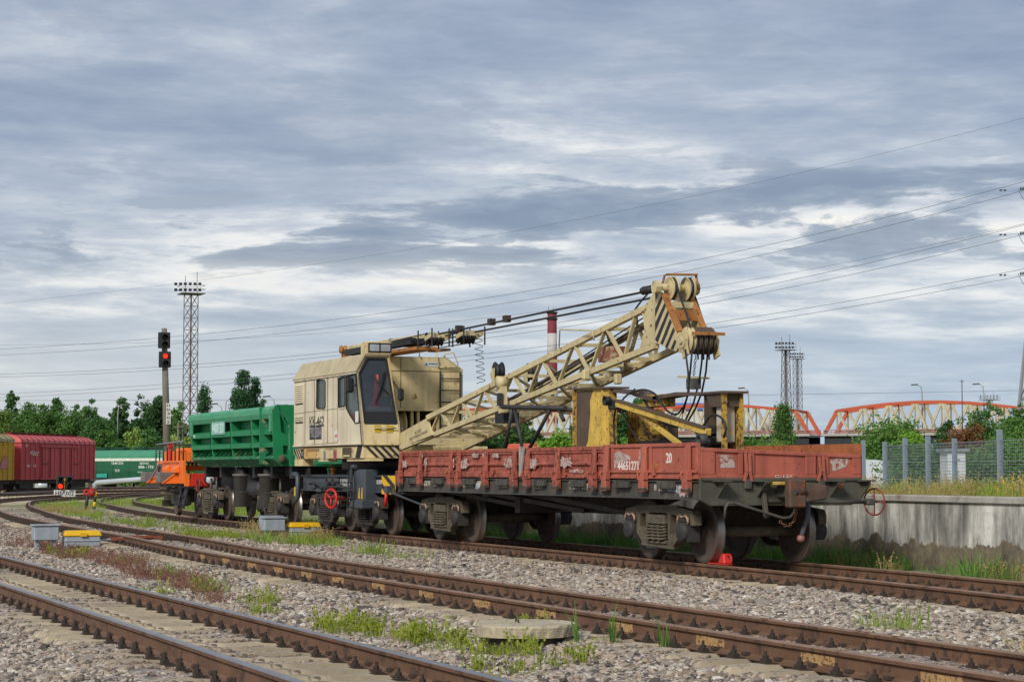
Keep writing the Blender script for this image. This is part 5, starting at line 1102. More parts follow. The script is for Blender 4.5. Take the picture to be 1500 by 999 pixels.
    def rope(a, b, rad=.014, sag=.0):
        a = Vector(a); b = Vector(b); P = [a.lerp(b, k/8)-Vector((0, 0, sag*math.sin(math.pi*k/8))) for k in range(9)]; MB().tube(P, rad, 5).build('rope', ROPE, crane)
    s0 = onY(592, 506, y0)
    for k in range(4): rope(s0+Vector((0, -.3+.13*k, .08-.055*k)), b1+Vector((0, -.15+.09*k, .12-.08*k)), .012)
    for k in range(4): rope(s0+Vector((0, .1+.13*k, .05-.05*k)), b2+Vector((0, -.15+.09*k, .12-.08*k)), .012)
    hd = onY(947, 427, -.22); hd2 = onY(955, 437, .35)
    rope(b1+Vector((.5, -.05, .08)), hd, .021); rope(b2+Vector((.5, .05, .08)), onY(958, 436, .15), .021); rope(b1+Vector((.5, .1, .04)), b2+Vector((-.2, -.1, .1)), .02)
    for f in (.12, .3, .38): p = (b1+Vector((.5, -.05, .08))).lerp(hd, f); mb = MB(); mb.box(p.x-.08, p.x+.08, p.y-.06, p.y+.06, p.z-.04, p.z+.09); mb.build('rope_clamp', CLIP, crane)
    p0 = onY(700, 489, .0); p1 = onY(705, 562, .0); MB().tube([p0.lerp(p1, k/110)+Vector((.085*math.cos(k*.5)*min(1, k/14), .085*math.sin(k*.5)*min(1, k/14), 0)) for k in range(111)], .007, 5).build('coiled_cable', ROPE, crane)
    # --- boom
    YF, YT = .72, .235
    U0 = onY(627, 612, -YF); U1 = onY(946, 452, -YT); L0 = onY(588, 656, -YF-.0); L1 = onY(962, 506, -YT)
    L0.x += 0
    lower = lambda t: L0.lerp(L1, t); upper = lambda t: U0.lerp(U1, t)
    def mir(p): return Vector((p.x, -p.y, p.z))
    F0 = onY(588, 634, -YF)
    boom = MB().prism([(L0.x, L0.z), (onY(634, 637, -YF).x, onY(634, 637, -YF).z), (onY(628, 622, -YF).x, onY(628, 622, -YF).z), (U0.x, U0.z), (F0.x, F0.z)], [], lambda u, v, d: (u, -YF-d, v), -.04, .02).build('boom', BOOMM, crane)
    mb = MB(); mb.prism([(L0.x, L0.z), (onY(634, 637, -YF).x, onY(634, 637, -YF).z), (U0.x, U0.z), (F0.x, F0.z)], [], lambda u, v, d: (u, YF+d, v), -.04, .02); mb.build('foot_plate', BOOMM, boom)
    mb = MB(); mb.beam((L0.x-.1, -YF, L0.z+.15), (L0.x-.1, YF, L0.z+.15), .16, .16); mb.build('foot_pin', BOOMM, boom)
    ang = math.atan2(L1.z-L0.z, L1.x-L0.x)
    def alongp(ox, oz, y): return lambda u, v, d: (ox+u*math.cos(ang)-v*math.sin(ang), y-d, oz+u*math.sin(ang)+v*math.cos(ang))
    DKL = mat('lettering_brown', '6b5f4b', .8, 0, .1, 9, bump=0)
    q = onY(600, 646.5, -YF-.02); text('ПОД ГРУЗОМ И СТРЕЛОЙ', alongp(q.x, q.z, -YF-.0205), 1.13, .085, DKL, boom); q = onY(608, 636.5, -YF-.02); text('НЕ СТОЙ', alongp(q.x, q.z, -YF-.0205), .36, .08, DKL, boom)
    for a, b in ((U0, U1), (L0, L1)):
        for f in (lambda p: p, mir):
            MB().beam(f(a), f(b), .095, .1).build('boom_chord', BOOMM, boom)
    def tU(px): # chord parameter where the chord crosses a photo column
        lo, hi = 0, 1
        for _ in range(30):
            m_ = (lo+hi)/2; x = project(upper(m_))[0]; lo, hi = (m_, hi) if x < px else (lo, m_)
        return (lo+hi)/2
    def tL(px):
        lo, hi = 0, 1
        for _ in range(30):
            m_ = (lo+hi)/2; x = project(lower(m_))[0]; lo, hi = (m_, hi) if x < px else (lo, m_)
        return (lo+hi)/2
    tops = [644.5, 675.5, 708, 750.5, 793.5, 840, 887, 932]; bots = [630, 661.5, 694, 729, 773, 818, 865, 915]
    for i, (tx, bx) in enumerate(zip(tops, bots)):
        t = tU(tx); s = tL(bx); s2 = tL(bots[i+1]) if i+1 < len(bots) else None
        for f in (lambda p: p, mir):
            MB().beam(f(lower(s)), f(upper(t)), .042, .062, (0, 1, 0)).build('lattice_bar', BOOMM, boom)
            if s2: MB().beam(f(upper(t))+Vector((.06, 0, 0)), f(lower(s2))-Vector((.06, 0, 0)), .042, .062, (0, 1, 0)).build('lattice_bar', BOOMM, boom)
        u = upper(t); l = lower(s); MB().beam(u, mir(u), .06, .06).build('cross_tie', BOOMM, boom); MB().beam(l, mir(l), .06, .06).build('cross_tie', BOOMM, boom)
        if s2: l2 = lower(s2); MB().beam(l, mir(l2), .045, .045).build('cross_tie', BOOMM, boom); MB().beam(mir(l), l2, .045, .045).build('cross_tie', BOOMM, boom); m2 = lower((s+s2)/2); MB().beam(m2, mir(m2), .04, .04).build('cross_tie', BOOMM, boom)
        if i+1 < len(tops): u2 = upper(tU(tops[i+1])); MB().beam(mir(u), u2, .045, .045).build('cross_tie', BOOMM, boom)
    mb = MB(); a = (upper(.02)+mir(upper(.02)))/2; b = (upper(.97)+mir(upper(.97)))/2; mb.beam(a-Vector((0, -.12, .12)), b-Vector((0, -.08, .12)), .04, .06); mb.build('conduit', RUSTBR, boom)
    for y in (-.08, .06, .18): MB().tube([(upper(.03).x, y, upper(.03).z-.28), (upper(.5).x, y, upper(.5).z-.22), (upper(.96).x, y, upper(.96).z-.05)], .013, 5).build('boom_rope', ROPE, boom)
    # middle joint frame, sheaves on the boom, brackets below
    for f in (lambda p: p, mir):
        j = f(onY(735, 560, -.67)); k = f(onY(737, 605, -.67)); mb = MB(); mb.beam(j+Vector((0, 0, .1)), k, .14, .14, (0, 1, 0)); mb.lathe(j, (0, 1, 0), [(-.1, 0), (-.1, .12), (.1, .12), (.1, 0)], 14); mb.build('joint_post', BOOMM, boom)
    for px, py, y in ((730, 544, -.35), (778, 546, .25)):
        c = onY(px, py, y); mb = MB(); mb.lathe(c, (0, 1, 0), [(-.07, 0), (-.07, .19), (-.02, .14), (.02, .14), (.07, .19), (.07, 0)], 20); sh = mb.build('boom_sheave', RUB, boom); mb = MB(); mb.beam((c.x, y-.11, c.z-.3), (c.x, y-.11, c.z+.06), .1, .03, (0, 1, 0)); mb.beam((c.x, y+.11, c.z-.3), (c.x, y+.11, c.z+.06), .1, .03, (0, 1, 0)); mb.beam((c.x-.3, y, c.z-.08), (c.x-.12, y, c.z), .1, .1); mb.build('sheave_bracket', BOOMM, boom)
    c = onY(797, 598, 0); mb = MB(); mb.box(c.x-.3, c.x+.1, -.62, -.4, c.z+.0, c.z+.2); mb.build('lower_box', RUB, boom) if False else None
    c = onY(737, 612, -.55); mb = MB(); mb.box(c.x-.25, c.x+.2, -.62, -.3, c.z-.1, c.z+.1); mb.build('boom_lamp', RUB, boom)
    c = onY(893, 520, -.1); mb = MB(); mb.box(c.x-.28, c.x+.3, -.2, .15, c.z-.12, c.z+.14); mb.build('rusty_box', mat('box_rust_red', '8a5a44', .7, 0, .25, 4, .4, 'b5a48a', 8), boom, .01)
    MB().tube([onY(819, 510, -.5), onY(820, 483, -.5), onY(868, 484, -.5), onY(870, 498, -.5)], .014, 6).build('boom_handrail', BOOMM, boom)
    for px, py in ((858, 550), (905, 556)): c = onY(px, py, -.2 if px > 900 else -.5); mb = MB(); mb.box(c.x-.06, c.x+.06, c.y-.06, c.y+.06, c.z-.08, c.z+.1); mb.build('bracket', BOOMM, boom, .02)
    # --- boom head
    H = lambda u, v: onY(900+u/6.663, 390+v/6.66, -YT)
    P = [H(*q) for q in ((255, 418), (330, 360), (375, 300), (400, 250), (430, 235), (490, 275), (640, 640), (650, 845), (560, 810), (440, 755), (385, 745), (340, 765), (262, 800), (310, 620), (290, 480))]
    o2 = [(p.x, p.z) for p in P]
    mb = MB(); mb.prism(o2, [], lambda u, v, d: (u, -YT-d, v), -.02, .03); hp = mb.build('boom_head', BOOMM, crane)
    mb = MB(); mb.prism(o2, [], lambda u, v, d: (u, YT+d, v), -.02, .03); mb.build('head_plate', BOOMM, hp)
    for Q in (((415, 265), (438, 252), (440, 285), (418, 345)), ((415, 420), (472, 295), (486, 300), (487, 320), (415, 495)), ((415, 560), (505, 360), (520, 385), (415, 645)), ((415, 715), (535, 435), (549, 460), (438, 748)), ((466, 752), (560, 515), (577, 545), (488, 768)), ((513, 785), (593, 595), (608, 625), (535, 795)), ((567, 805), (605, 715), (622, 735), (592, 817)), ((620, 830), (640, 795), (645, 815), (640, 838))):
        R_ = [H(*q) for q in Q]; MB().prism([(p.x, p.z) for p in R_], [], lambda u, v, d: (u, -YT-.0305-d, v), 0, .004).build('hazard_stripe', BLACK, hp)
    g0, g1 = H(490, 275), H(640, 640)
    for y in (-YT, YT): mb = MB(); mb.beam((g0.x, y, g0.z), (g1.x, y, g1.z), .1, .05, (1, 0, 0)); mb.build('front_flange', BOOMR, hp)
    for f, w in ((.55, .18), (.28, .1)): p = g0.lerp(g1, f); mb = MB(); mb.beam((p.x, -YT+.03, p.z), (p.x, YT-.03, p.z), .08, w, (0, 0, 1)); mb.build('cross_plate', BOOMR if f > .5 else BOOMM, hp)
    top = onY(974, 421, -YT)
    MB().tube([(top.x, -YT-.16, top.z), (top.x, YT+.12, top.z)], .06, 12).build('head_axle', BOOMM, hp)
    for y in (-.13, .17):
        mb = MB(); mb.lathe((top.x+.05, y, top.z-.02), (0, 1, 0), [(-.05, .0), (-.05, .09), (-.035, .1), (-.035, .16), (-.06, .19), (-.05, .2), (-.015, .165), (.015, .165), (.05, .2), (.06, .19), (.035, .16), (.035, .1), (.05, .09), (.05, 0)], 28); sv = mb.build('head_sheave', BOOMM, hp); mb = MB(); mb.ring((top.x+.05, y+.0, top.z-.02), (0, 1, 0), .172, .022, 24, 6); mb.build('sheave_groove', RUB, sv)
    for y in (-YT-.14, YT+.1): MB().lathe((top.x-.03, y, top.z), (0, 1, 0), [(-.05, 0), (-.05, .11), (.05, .11), (.05, 0)], 8, False).build('axle_end', BOOMM, hp)
    mb = MB(); tz = top.z+.22; mb.beam((top.x-.05, -YT+.05, tz), (top.x+.1, YT+.08, tz), .16, .025); mb.tube([(top.x+.1, YT+.05, tz), (top.x+.12, YT+.1, tz-.25)], .02, 6); mb.tube([(top.x-.1, -YT+.05, tz), (top.x-.15, -YT, tz-.25)], .02, 6); mb.build('head_guard', BOOMR, hp)
    for k in range(4): c = onY(943+k*3.2, 426-k*.6, -YT); MB().lathe(c, (1, 0, .2), [(-.03, 0), (-.03, .07), (.03, .07), (.03, 0)], 10).build('rope_socket', RUB, hp)
    lo = H(690, 735); lo.z += .02
    MB().tube([(lo.x, -YT-.1, lo.z), (lo.x, YT+.1, lo.z)], .06, 10).build('lower_axle', BOOMM, hp)
    for k in range(5):
        y = -.175+k*.09; mb = MB(); mb.lathe((lo.x, y, lo.z), (0, 1, 0), [(-.04, 0), (-.04, .22), (-.03, .225), (-.012, .17), (.012, .17), (.03, .225), (.04, .22), (.04, 0)], 26); mb.build('rope_sheave', BOOMM if k == 0 else RUSTBR, hp)
    for y in (-YT-.035, YT+.06): mb = MB(); mb.lathe((lo.x, y, lo.z), (0, 1, 0), [(-.03, 0), (-.03, .13), (.03, .13), (.03, 0)], 10, False); mb.beam((lo.x-.04, y, lo.z+.12), (lo.x+.1, y, lo.z-.27), .03, .2, (1, 0, 0)); mb.build('sheave_cheek', BOOMM, hp)
    mb = MB(); mb.beam((lo.x+.25, -YT, lo.z+.1), (lo.x+.25, YT+.12, lo.z+.1), .04, .05); mb.build('rope_keeper', BOOMR, hp)
    # hoist ropes and hanging weight
    def rp(pts, yy=None, rad=.016): MB().tube([onY(x, y, -.1 if yy is None else yy) for x, y in pts], rad, 6).build('hoist_rope', ROPE, crane)
    rp([(1004, 512), (1006, 530), (1008, 545), (1009, 575), (1002, 595), (993, 606), (984, 607)], -.35); rp([(1014, 512), (1011, 545), (1007, 580), (1000, 605)], -.2); rp([(1029, 500), (1028, 530), (1024, 560), (1016, 590), (1004, 616), (990, 622)], .05); rp([(1037, 512), (1034, 545), (1028, 575), (1018, 600), (1006, 620)], .25)
    rp([(991, 418), (998, 440), (1006, 462), (1013, 486)], -.15); rp([(1012, 416), (1020, 440), (1030, 470), (1036, 488)], .35); rp([(953, 426), (940, 440), (930, 454)], -YT)
    for e in (-.1, .0, .1): MB().tube([(lo.x+.18, e, lo.z+.1), (lo.x+.19, e, lo.z-.32)], .014, 5).build('hoist_rope', ROPE, crane)
    mb = MB(); a = onY(1020, 515, .0); b = onY(1016, 552, .0)
    for i, (p, d) in enumerate(resample([a, b], .05)): mb.ring(p, (1, 0, 0) if i % 2 else (0, 1, 0), .022, .006, 8, 4)
    mb.build('weight_chain', ROPE, crane); mb = MB(); c = b; mb.box(c.x-.09, c.x+.09, -.09, .09, c.z-.2, c.z-.03); mb.build('limit_weight', mat('weight_grey', '55564f', .7), crane); mb = MB(); mb.beam((c.x-.02, -.28, c.z+.0), (c.x+.02, .28, c.z-.02), .05, .03); mb.build('weight_bar', BOOMM, crane)
build_crane()
# ------------------------------------------------------------------ green side-dump car
GRN = mat('dump_green', '0f7d4a', .55, 0, .12, 2, .22, '5b5a3a', 6, .3, '0d5a3a', .15)
GRNT = mat('dump_green_top', '43976f', .6, 0, .14, 2, .38, '8a9a78', 5, .25, '2f7a57', .2)
GRND = mat('dump_green_dusty', '1c7a50', .8, 0, .2, 3, .45, '8a8a66', 5, .2, '40402f', .2)
CYL = mat('cylinder_grey', '6d6b67', .6, .1, .15, 2.5, .28, '4a453e', 6, .35, '3a3631', .15)
dump = thing('dump_car', 'green ribbed side-dump car between the crane and the orange vehicle', 'dump car', (-26.5, -.05, 0))
def build_dump():
    yb = -1.36; yo = -1.62; xa = -31.05; xb = -22.05
    def Z(px, py): return onY(px, py, yo).z
    mb = MB(); mb.hexa([(xa+.15, yb, 1.68), (xb, yb, 1.68), (xb, yb+.05, 1.68), (xa+.15, yb+.05, 1.68), (xa, yb, 2.75), (xb, yb, 2.75), (xb, yb+.05, 2.75), (xa, yb+.05, 2.75)]); b = mb.build('side_panel', GRN, dump)
    # rounded top lip
    prof = [(yb+.05, 2.72), (yo-.02, 2.68), (yo-.06, 2.80), (yo-.05, 2.92), (yo+.03, 2.99), (yb, 3.02), (yb+.12, 3.0)]
    mb = MB(); n = len(prof); vs = [(x, q[0], q[1]) for x in (xa-.02, xb+.05) for q in prof]; mb.add(vs, [(i, (i+1) % n, n+(i+1) % n, n+i) for i in range(n)]+[tuple(range(n)), tuple(range(2*n-1, n-1, -1))]); mb.build('top_lip', GRNT, dump)
    cols = [xa+.08, -28.62, -26.45, -24.35, xb-.06]
    shelves = [2.42, 2.08, 1.735]
    for i, x in enumerate(cols):
        w = .06; mb = MB(); mb.hexa([(x-w+.05, yo+.06, 1.72), (x+w, yo+.06, 1.72), (x+w, yb, 1.72), (x-w+.05, yb, 1.72), (x-w, yo-.01, 2.7), (x+w, yo-.01, 2.7), (x+w, yb, 2.7), (x-w, yb, 2.7)]); mb.build('rib', GRN, dump, .008)
    for k, z in enumerate(shelves):
        for x0, x1 in zip(cols, cols[1:]):
            mb = MB(); t = .13 if k < 1 else (.11 if k < 2 else .05)
            mb.hexa([(x0+.06, yo+.0, z-t), (x1-.06, yo+.0, z-t), (x1-.06, yb, z-t-.02), (x0+.06, yb, z-t-.02), (x0+.06, yo, z), (x1-.06, yo, z), (x1-.06, yb, z+.06), (x0+.06, yb, z+.06)])
            mb.build('shelf', GRND if k == 2 else GRN, dump)
            if k == 2:
                for j in range(4):
                    x = x0+.25+j*(x1-x0-.3)/4; mb = MB(); mb.hexa([(x-.02, yo+.03, z+.03), (x+.02, yo+.03, z+.03), (x+.02, yb, z+.05), (x-.02, yb, z+.05), (x+.22, yb-.04, z+.28), (x+.26, yb-.04, z+.28), (x+.26, yb, z+.28), (x+.22, yb, z+.28)]); mb.build('gusset', GRND, dump)
    mb = MB(); mb.hexa([(xa+.3, yb+.08, 1.5), (xb, yb+.08, 1.5), (xb, yb+.14, 1.5), (xa+.3, yb+.14, 1.5), (xa+.15, yo+.03, 1.69), (xb, yo+.03, 1.69), (xb, yb+.1, 1.7), (xa+.15, yb+.1, 1.7)]); mb.build('lower_slope', GRND, dump)
    for x in cols[1:]: mb = MB(); mb.hexa([(x-.06, yb+.03, 1.5), (x+.06, yb+.03, 1.5), (x+.06, yb+.1, 1.5), (x-.06, yb+.1, 1.5), (x-.06, yo, 1.72), (x+.06, yo, 1.72), (x+.06, yo+.2, 1.72), (x-.06, yo+.2, 1.72)]); mb.build('rib_foot', GRN, dump)
    NB = mat('dump_board', '7fb5a4', .7, 0, .15, 9, .3, '4f8a76', 12)
    mb = MB(); mb.box(-28.4, -27.02, yo-.03, yo-.005, 2.36, 2.71); nb = mb.build('number_board', NB, dump); text('940001330', sideY(-28.35, yo-.031, 2.40), 1.28, .27, mat('lettering_pale_green', 'c9e0d6', .8, 0, .1, 9), nb)
    for x in (cols[0]+.12, xb-.45): mb = MB(); mb.box(x, x+.18, yo-.05, yo, 2.36, 2.78); mb.build('door_bracket', GRNT, dump)
    text('95', sideY(cols[0]+.3, yo-.002, 2.31), .28, .08, mat('lettering_pale_green', ''), dump)
    # end plate and end wall (faces +X)
    ex = xb+.06
    EX = lambda x: (lambda u, v: tuple(onX(230+u/5.26, 590+v/5.26, x)[1:]))
    E_ = EX(ex); out = [E_(*q) for q in ((895, 430), (885, 45), (905, 18), (932, 15), (936, 50), (1005, 180), (1010, 270), (1012, 400), (1062, 405), (1062, 482), (960, 484))][::-1]
    hl = [[E_(*q) for q in ((941, 80), (1000, 192), (1003, 255), (952, 225))], [E_(*q) for q in ((966, 326), (1006, 332), (1007, 395), (969, 395))]]
    mb = MB(); mb.prism(out, hl, YZ, ex, ex+.05); mb.build('end_plate', GRN, dump)
    E2 = EX(ex+.5); mb = MB(); mb.prism([E2(*q) for q in ((936, 14), (1090, 16), (1090, 165), (1010, 165))][::-1], [], YZ, ex+.5, ex+.55); mb.prism([E2(*q) for q in ((1018, 166), (1040, 166), (1040, 480), (1018, 480))][::-1], [], YZ, ex+.5, ex+.6); ew = mb.build('end_wall', GRN, dump)
    mb = MB(); a_ = E_(885, 45); mb.tube([(ex+.03, *E_(888, 60)), (ex+.03, *E_(905, 25)), (ex+.03, *E_(932, 18))], .03, 6); mb.build('end_rim', GRNT, ew)
    mb = MB(); mb.prism([E2(*q) for q in ((930, 15), (1095, 15), (1095, 470), (930, 470))][::-1], [], YZ, ex-1.2, ex-1.15); mb.box(ex-1.15, ex-.02, -1.2, 1.3, 2.9, 2.93); mb.build('inner_wall_and_shade_cover', GRND, ew)  # top cover added to shade the hollow behind the end plate openings
    MB().lathe((ex+.05, *E_(957, 433)), (1, 0, 0), [(0, .1), (.1, .1), (.1, 0)], 14).build('hinge_boss', mat('boss_brown', '4d4a38', .7), ew)
    mb = MB(); mb.box(xa+.2, xb+.4, -1.3, 1.3, 1.50, 1.56); mb.box(xa+.1, xb+.3, 1.3, 1.36, 1.5, 2.95); mb.box(xa, xa+.06, -1.3, 1.3, 1.6, 3.0); mb.build('body_floor', GRND, dump)
    # frame and tipping cylinders
    mb = MB(); mb.box(-31.4, -21.6, -.3, .35, .85, 1.45); mb.box(-30.3, -21.7, -.9, -.82, 1.25, 1.48); mb.build('centre_sill', STEELDK, dump)
    for k in range(6): x = -30.9+k*1.75; mb = MB(); mb.box(x-.1, x+.1, -1.2, 1.2, 1.2, 1.49); mb.build('cross_beam', STEELDK, dump)
    for px in (356, 394):
        x = onY(px, 720, -1.15).x; z1 = onY(px, 694, -1.15).z; mb = MB(); mb.lathe((x, -1.15, .42), (0, 0, 1), [(0, 0), (0, .25), (z1-.42-.06, .25), (z1-.42-.06, .29), (z1-.42, .29), (z1-.42, 0)], 26); c = mb.build('tipping_cylinder', CYL, dump)
        mb = MB(); mb.lathe((x, -1.15, z1), (0, 0, 1), [(0, .14), (.13, .14), (.13, .0)], 14); mb.build('piston', STEELDK, c); mb = MB(); mb.lathe((x, -1.15, .8), (0, 0, 1), [(0, .265), (.04, .265)], 26); mb.build('cylinder_band', STEELDK, c)
    x = onY(378, 722, -1.0).x; mb = MB(); mb.lathe((x-.6, -.95, .9), (1, 0, 0), [(0, 0), (.03, .2), (.1, .24), (1.0, .24), (1.07, .2), (1.1, 0)], 22); mb.build('air_tank', STEELDK, dump)
    for px in (372,): mb = MB(); mb.box(x-.9, x-.5, -1.1, -.6, .85, 1.3); mb.build('valve_box', STEELDK, dump)
    bogie(dump, -30.72, False); bogie(dump, -24.1, False)
    for X in (-30.7, -24.1):
        for e in (-.3, .35): mb = MB(); mb.ring((X+e, -1.0, .98), (.3, 1, 0), .17, .03, 18, 6); mb.build('suspension_ring', CYL, dump)
build_dump()
# ------------------------------------------------------------------ orange rail vehicle
ORG = mat('machine_orange', 'f07420', .5, 0, .08, 2, .14, '8c4a20', 8, .2, '8a4416', .08); ORGT = ORG
GBX = mat('machine_grey_box', '6c6865', .5, 0, .1, 3, .2, '4a4643', 8); REDP = mat('machine_red', 'cc3020', .45, 0, .08, 3, .16, '6a2318', 8, .15)
def build_orange():
    r = thing('track_machine', 'orange railed maintenance vehicle with grey boxes behind the green dump car', 'rail vehicle'); OFF[r.name] = (0, 0, 0)
    # local frame: +x towards the dump car, near end at x=0
    Yn = -1.38
    mb = MB(); mb.box(-5.2, .0, -1.1, 1.1, .9, 1.2); mb.build('frame', STEELDK, r)
    mb = MB(); mb.hexa([(-5.0, Yn, 1.0), (-.02, Yn, 1.0), (-.02, Yn+.1, 1.0), (-5.0, Yn+.1, 1.0), (-4.6, Yn, 1.68), (-.02, Yn, 1.68), (-.02, Yn+.1, 1.68), (-4.6, Yn+.1, 1.68)]); sp = mb.build('side_panel', ORG, r, .01)
    mb = MB(); mb.box(-4.6, .0, Yn+.1, 1.38, 1.62, 1.66); mb.build('deck', STEELDK, r)
    text('МАШИНА ПУТЕВАЯ', sideY(-3.4, Yn-.001, 1.57), 2.8, .07, mat('lettering_dark_red', '8a2f1c', .7), sp)
    mb = MB(); mb.box(-4.5, -3.85, Yn-.01, Yn-.002, 1.38, 1.6); wp = mb.build('white_plate', mat('plate_white_grey', 'b9b3b0', .6, 0, .1, 9), sp); text('ДГ', sideY(-4.4, Yn-.0105, 1.42), .4, .14, mat('lettering_dark_red', ''), wp)
    for x, w in ((-2.9, .7), (-1.3, .8)):
        mb = MB(); mb.hexa([(x, Yn-.13, 1.32), (x+w, Yn-.13, 1.32), (x+w, Yn-.002, 1.32), (x, Yn-.002, 1.32), (x, Yn-.13, 1.44), (x+w, Yn-.13, 1.44), (x+w, Yn-.002, 1.54), (x, Yn-.002, 1.54)]); mb.build('vent_cowl', ORG, r, .01)
    for x in (-5.2, -2.3): mb = MB(); mb.box(x, x+.75, Yn-.42, Yn-.0 if x > -5 else Yn+.1, 1.02, 1.34); bx = mb.build('equipment_box', GBX, r, .02); mb = MB(); mb.box(x+.3, x+.4, Yn-.428, Yn-.42, 1.16, 1.2); mb.build('box_latch', YEL, bx)
    for x in (-3.9, -1.0): mb = MB(); mb.prism([(Yn-.45, 1.0), (Yn, 1.0), (Yn, 1.32)], [], YZ, x, x+.05); mb.beam((x+.025, Yn-.45, 1.0), (x+.025, Yn, 1.33), .1, .03); mb.build('bracket_fin', ORG, r)
    mb = MB(); mb.beam((-3.2, Yn-.2, 1.1), (-3.2, Yn-.12, 1.6), .12, .12); mb.beam((-3.1, Yn-.2, 1.56), (-3.0, Yn-.45, 1.1), .05, .05); mb.build('grey_strut', GBX, r)
    # rail and posts
    for x in (-5.0, -4.3, -3.6, -2.9, -2.2, -1.5, -.8, -.1): MB().tube([(x, Yn+.03, 1.66), (x, Yn+.03, 2.22)], .022, 6).build('rail_post', BLACK, r)
    MB().tube([(-5.0, Yn+.03, 2.2), (-.1, Yn+.03, 2.24)], .03, 6).build('hand_rail', mat('rail_grey', '7d8080', .5, .2), r); MB().tube([(-5.0, Yn+.03, 1.95), (-5.0, 1.3, 1.95)], .025, 6).build('hand_rail', mat('rail_grey', ''), r)
    for y in (-.9, -.3, .3, .9, 1.3): MB().tube([(-5.0, y, 1.2), (-5.0, y, 2.2)], .025, 6).build('rail_post', BLACK, r)
    MB().tube([(-5.0, Yn, 2.2), (-5.0, 1.3, 2.2)], .025, 6).build('hand_rail', BLACK, r)
    mb = MB(); mb.box(-5.0, -4.5, -1.2, -.9, 1.2, 1.6); mb.build('hose_reel', STEELDK, r, .05)
    # orange hood beyond the rail, red column
    mb = MB(); mb.box(-4.5, -2.0, -1.2, .8, 1.66, 1.98); mb.box(-4.2, -2.2, -.9, .8, 1.98, 2.07); mb.build('engine_hood', ORG, r, .02)
    for k in range(4): mb = MB(); mb.box(-1.2+.25*k, -1.15+.25*k, -1.15+.07*k, -1.08+.07*k, 1.45, 2.0-.1*k); mb.build('hood_rib', ORG, r)
    mb = MB(); mb.box(-3.0, -2.85, -1.32, -1.2, 1.66, 2.2); mb.box(-3.02, -2.8, -1.35, -1.17, 2.08, 2.24); mb.build('red_column', mat('machine_vermilion', 'd23a18', .5), r, .02)
    mb = MB(); mb.box(-.4, -.3, -1.25, -.5, 1.38, 1.54); mb.build('rear_beam', ORG, r); mb = MB(); mb.box(-.2, .1, -.5, -.3, 1.2, 1.6); mb.build('crane_foot', GBX, r, .03)
    # red buffer beam with headlight, steps, handwheel
    mb = MB(); mb.box(.0, .12, -1.2, -.36, .92, 1.3); bf = mb.build('buffer_beam', REDP, r, .015); mb = MB(); mb.box(.0, .14, -1.34, -1.202, .93, 1.29); mb.build('corner_post', ORG, r)
    MB().lathe((.12, -.62, 1.13), (1, 0, 0), [(0, .16), (.14, .16), (.15, .14), (.13, .13)], 20).build('headlight', BLACK, bf); MB().lathe((.24, -.62, 1.13), (1, 0, 0), [(0, .125), (.03, .08), (.04, 0)], 20).build('headlight_lens', mat('headlight_white', 'd5dadc', .2, 0, .15, 14), bf)
    for x in (-.05, -.75): mb = MB(); mb.beam((x, Yn+.2, 1.28), (x-.0, Yn+.02, .28), .05, .36 if x > -.5 else .12, (1, 0, 0)); mb.build('step_side', BLACK, r)
    for k in range(4): z = .35+.26*k; mb = MB(); mb.box(-.75, -.05, Yn-.1+.04*k, Yn+.2, z, z+.03); mb.build('step', BLACK, r)
    mb = MB(); hw = Vector((.3, -.98, .97)); mb.ring(hw, (-.1, .99, 0), .19, .02, 22, 6)
    for k in range(4): a = 1.57*k; mb.tube([hw, hw+Vector((.99*math.cos(a), .1*math.cos(a), math.sin(a)))*.19], .014, 5)
    mb.build('handwheel', HW, r)
    # running gear
    b = MB(); b.box(-4.2, -1.2, -.5, .5, .4, .8); b = b.build('running_gear', BOGDK, r)
    for x in (-.55, -4.1):
        for q in (-1, 1): obj('wheel', WHEEL_ME, b, (x, q*.785, .4785), (0, 0, 0 if q < 0 else math.pi))
        mb = MB(); mb.tube([(x, -.9, .4785), (x, .9, .4785)], .08, 10); mb.build('axle', BOGDK, b)
    for x in (-4.6, -3.7): mb = MB(); mb.lathe((x, -1.1, .62), (0, 0, 1), [(0, 0), (0, .2), (.08, .2), (.08, .13), (.16, .13), (.16, .2), (.24, .2), (.24, 0)], 14); mb.build('spring_pack', BOGIE, b)
    mb = MB(); mb.box(-4.9, -1.6, -1.15, -.75, .72, .86); mb.box(-3.3, -1.7, -1.15, -.8, .35, .7); mb.build('tool_box', BOGDK, b, .02)
    mb = MB(); mb.box(-5.3, -5.1, -1.1, -.5, .25, .45); mb.build('rail_guard', BOGDK, b)
    r.location = (-32.45, -.1, 0); r.rotation_euler = (0, 0, math.atan2(-.30, 5.5))
build_orange()
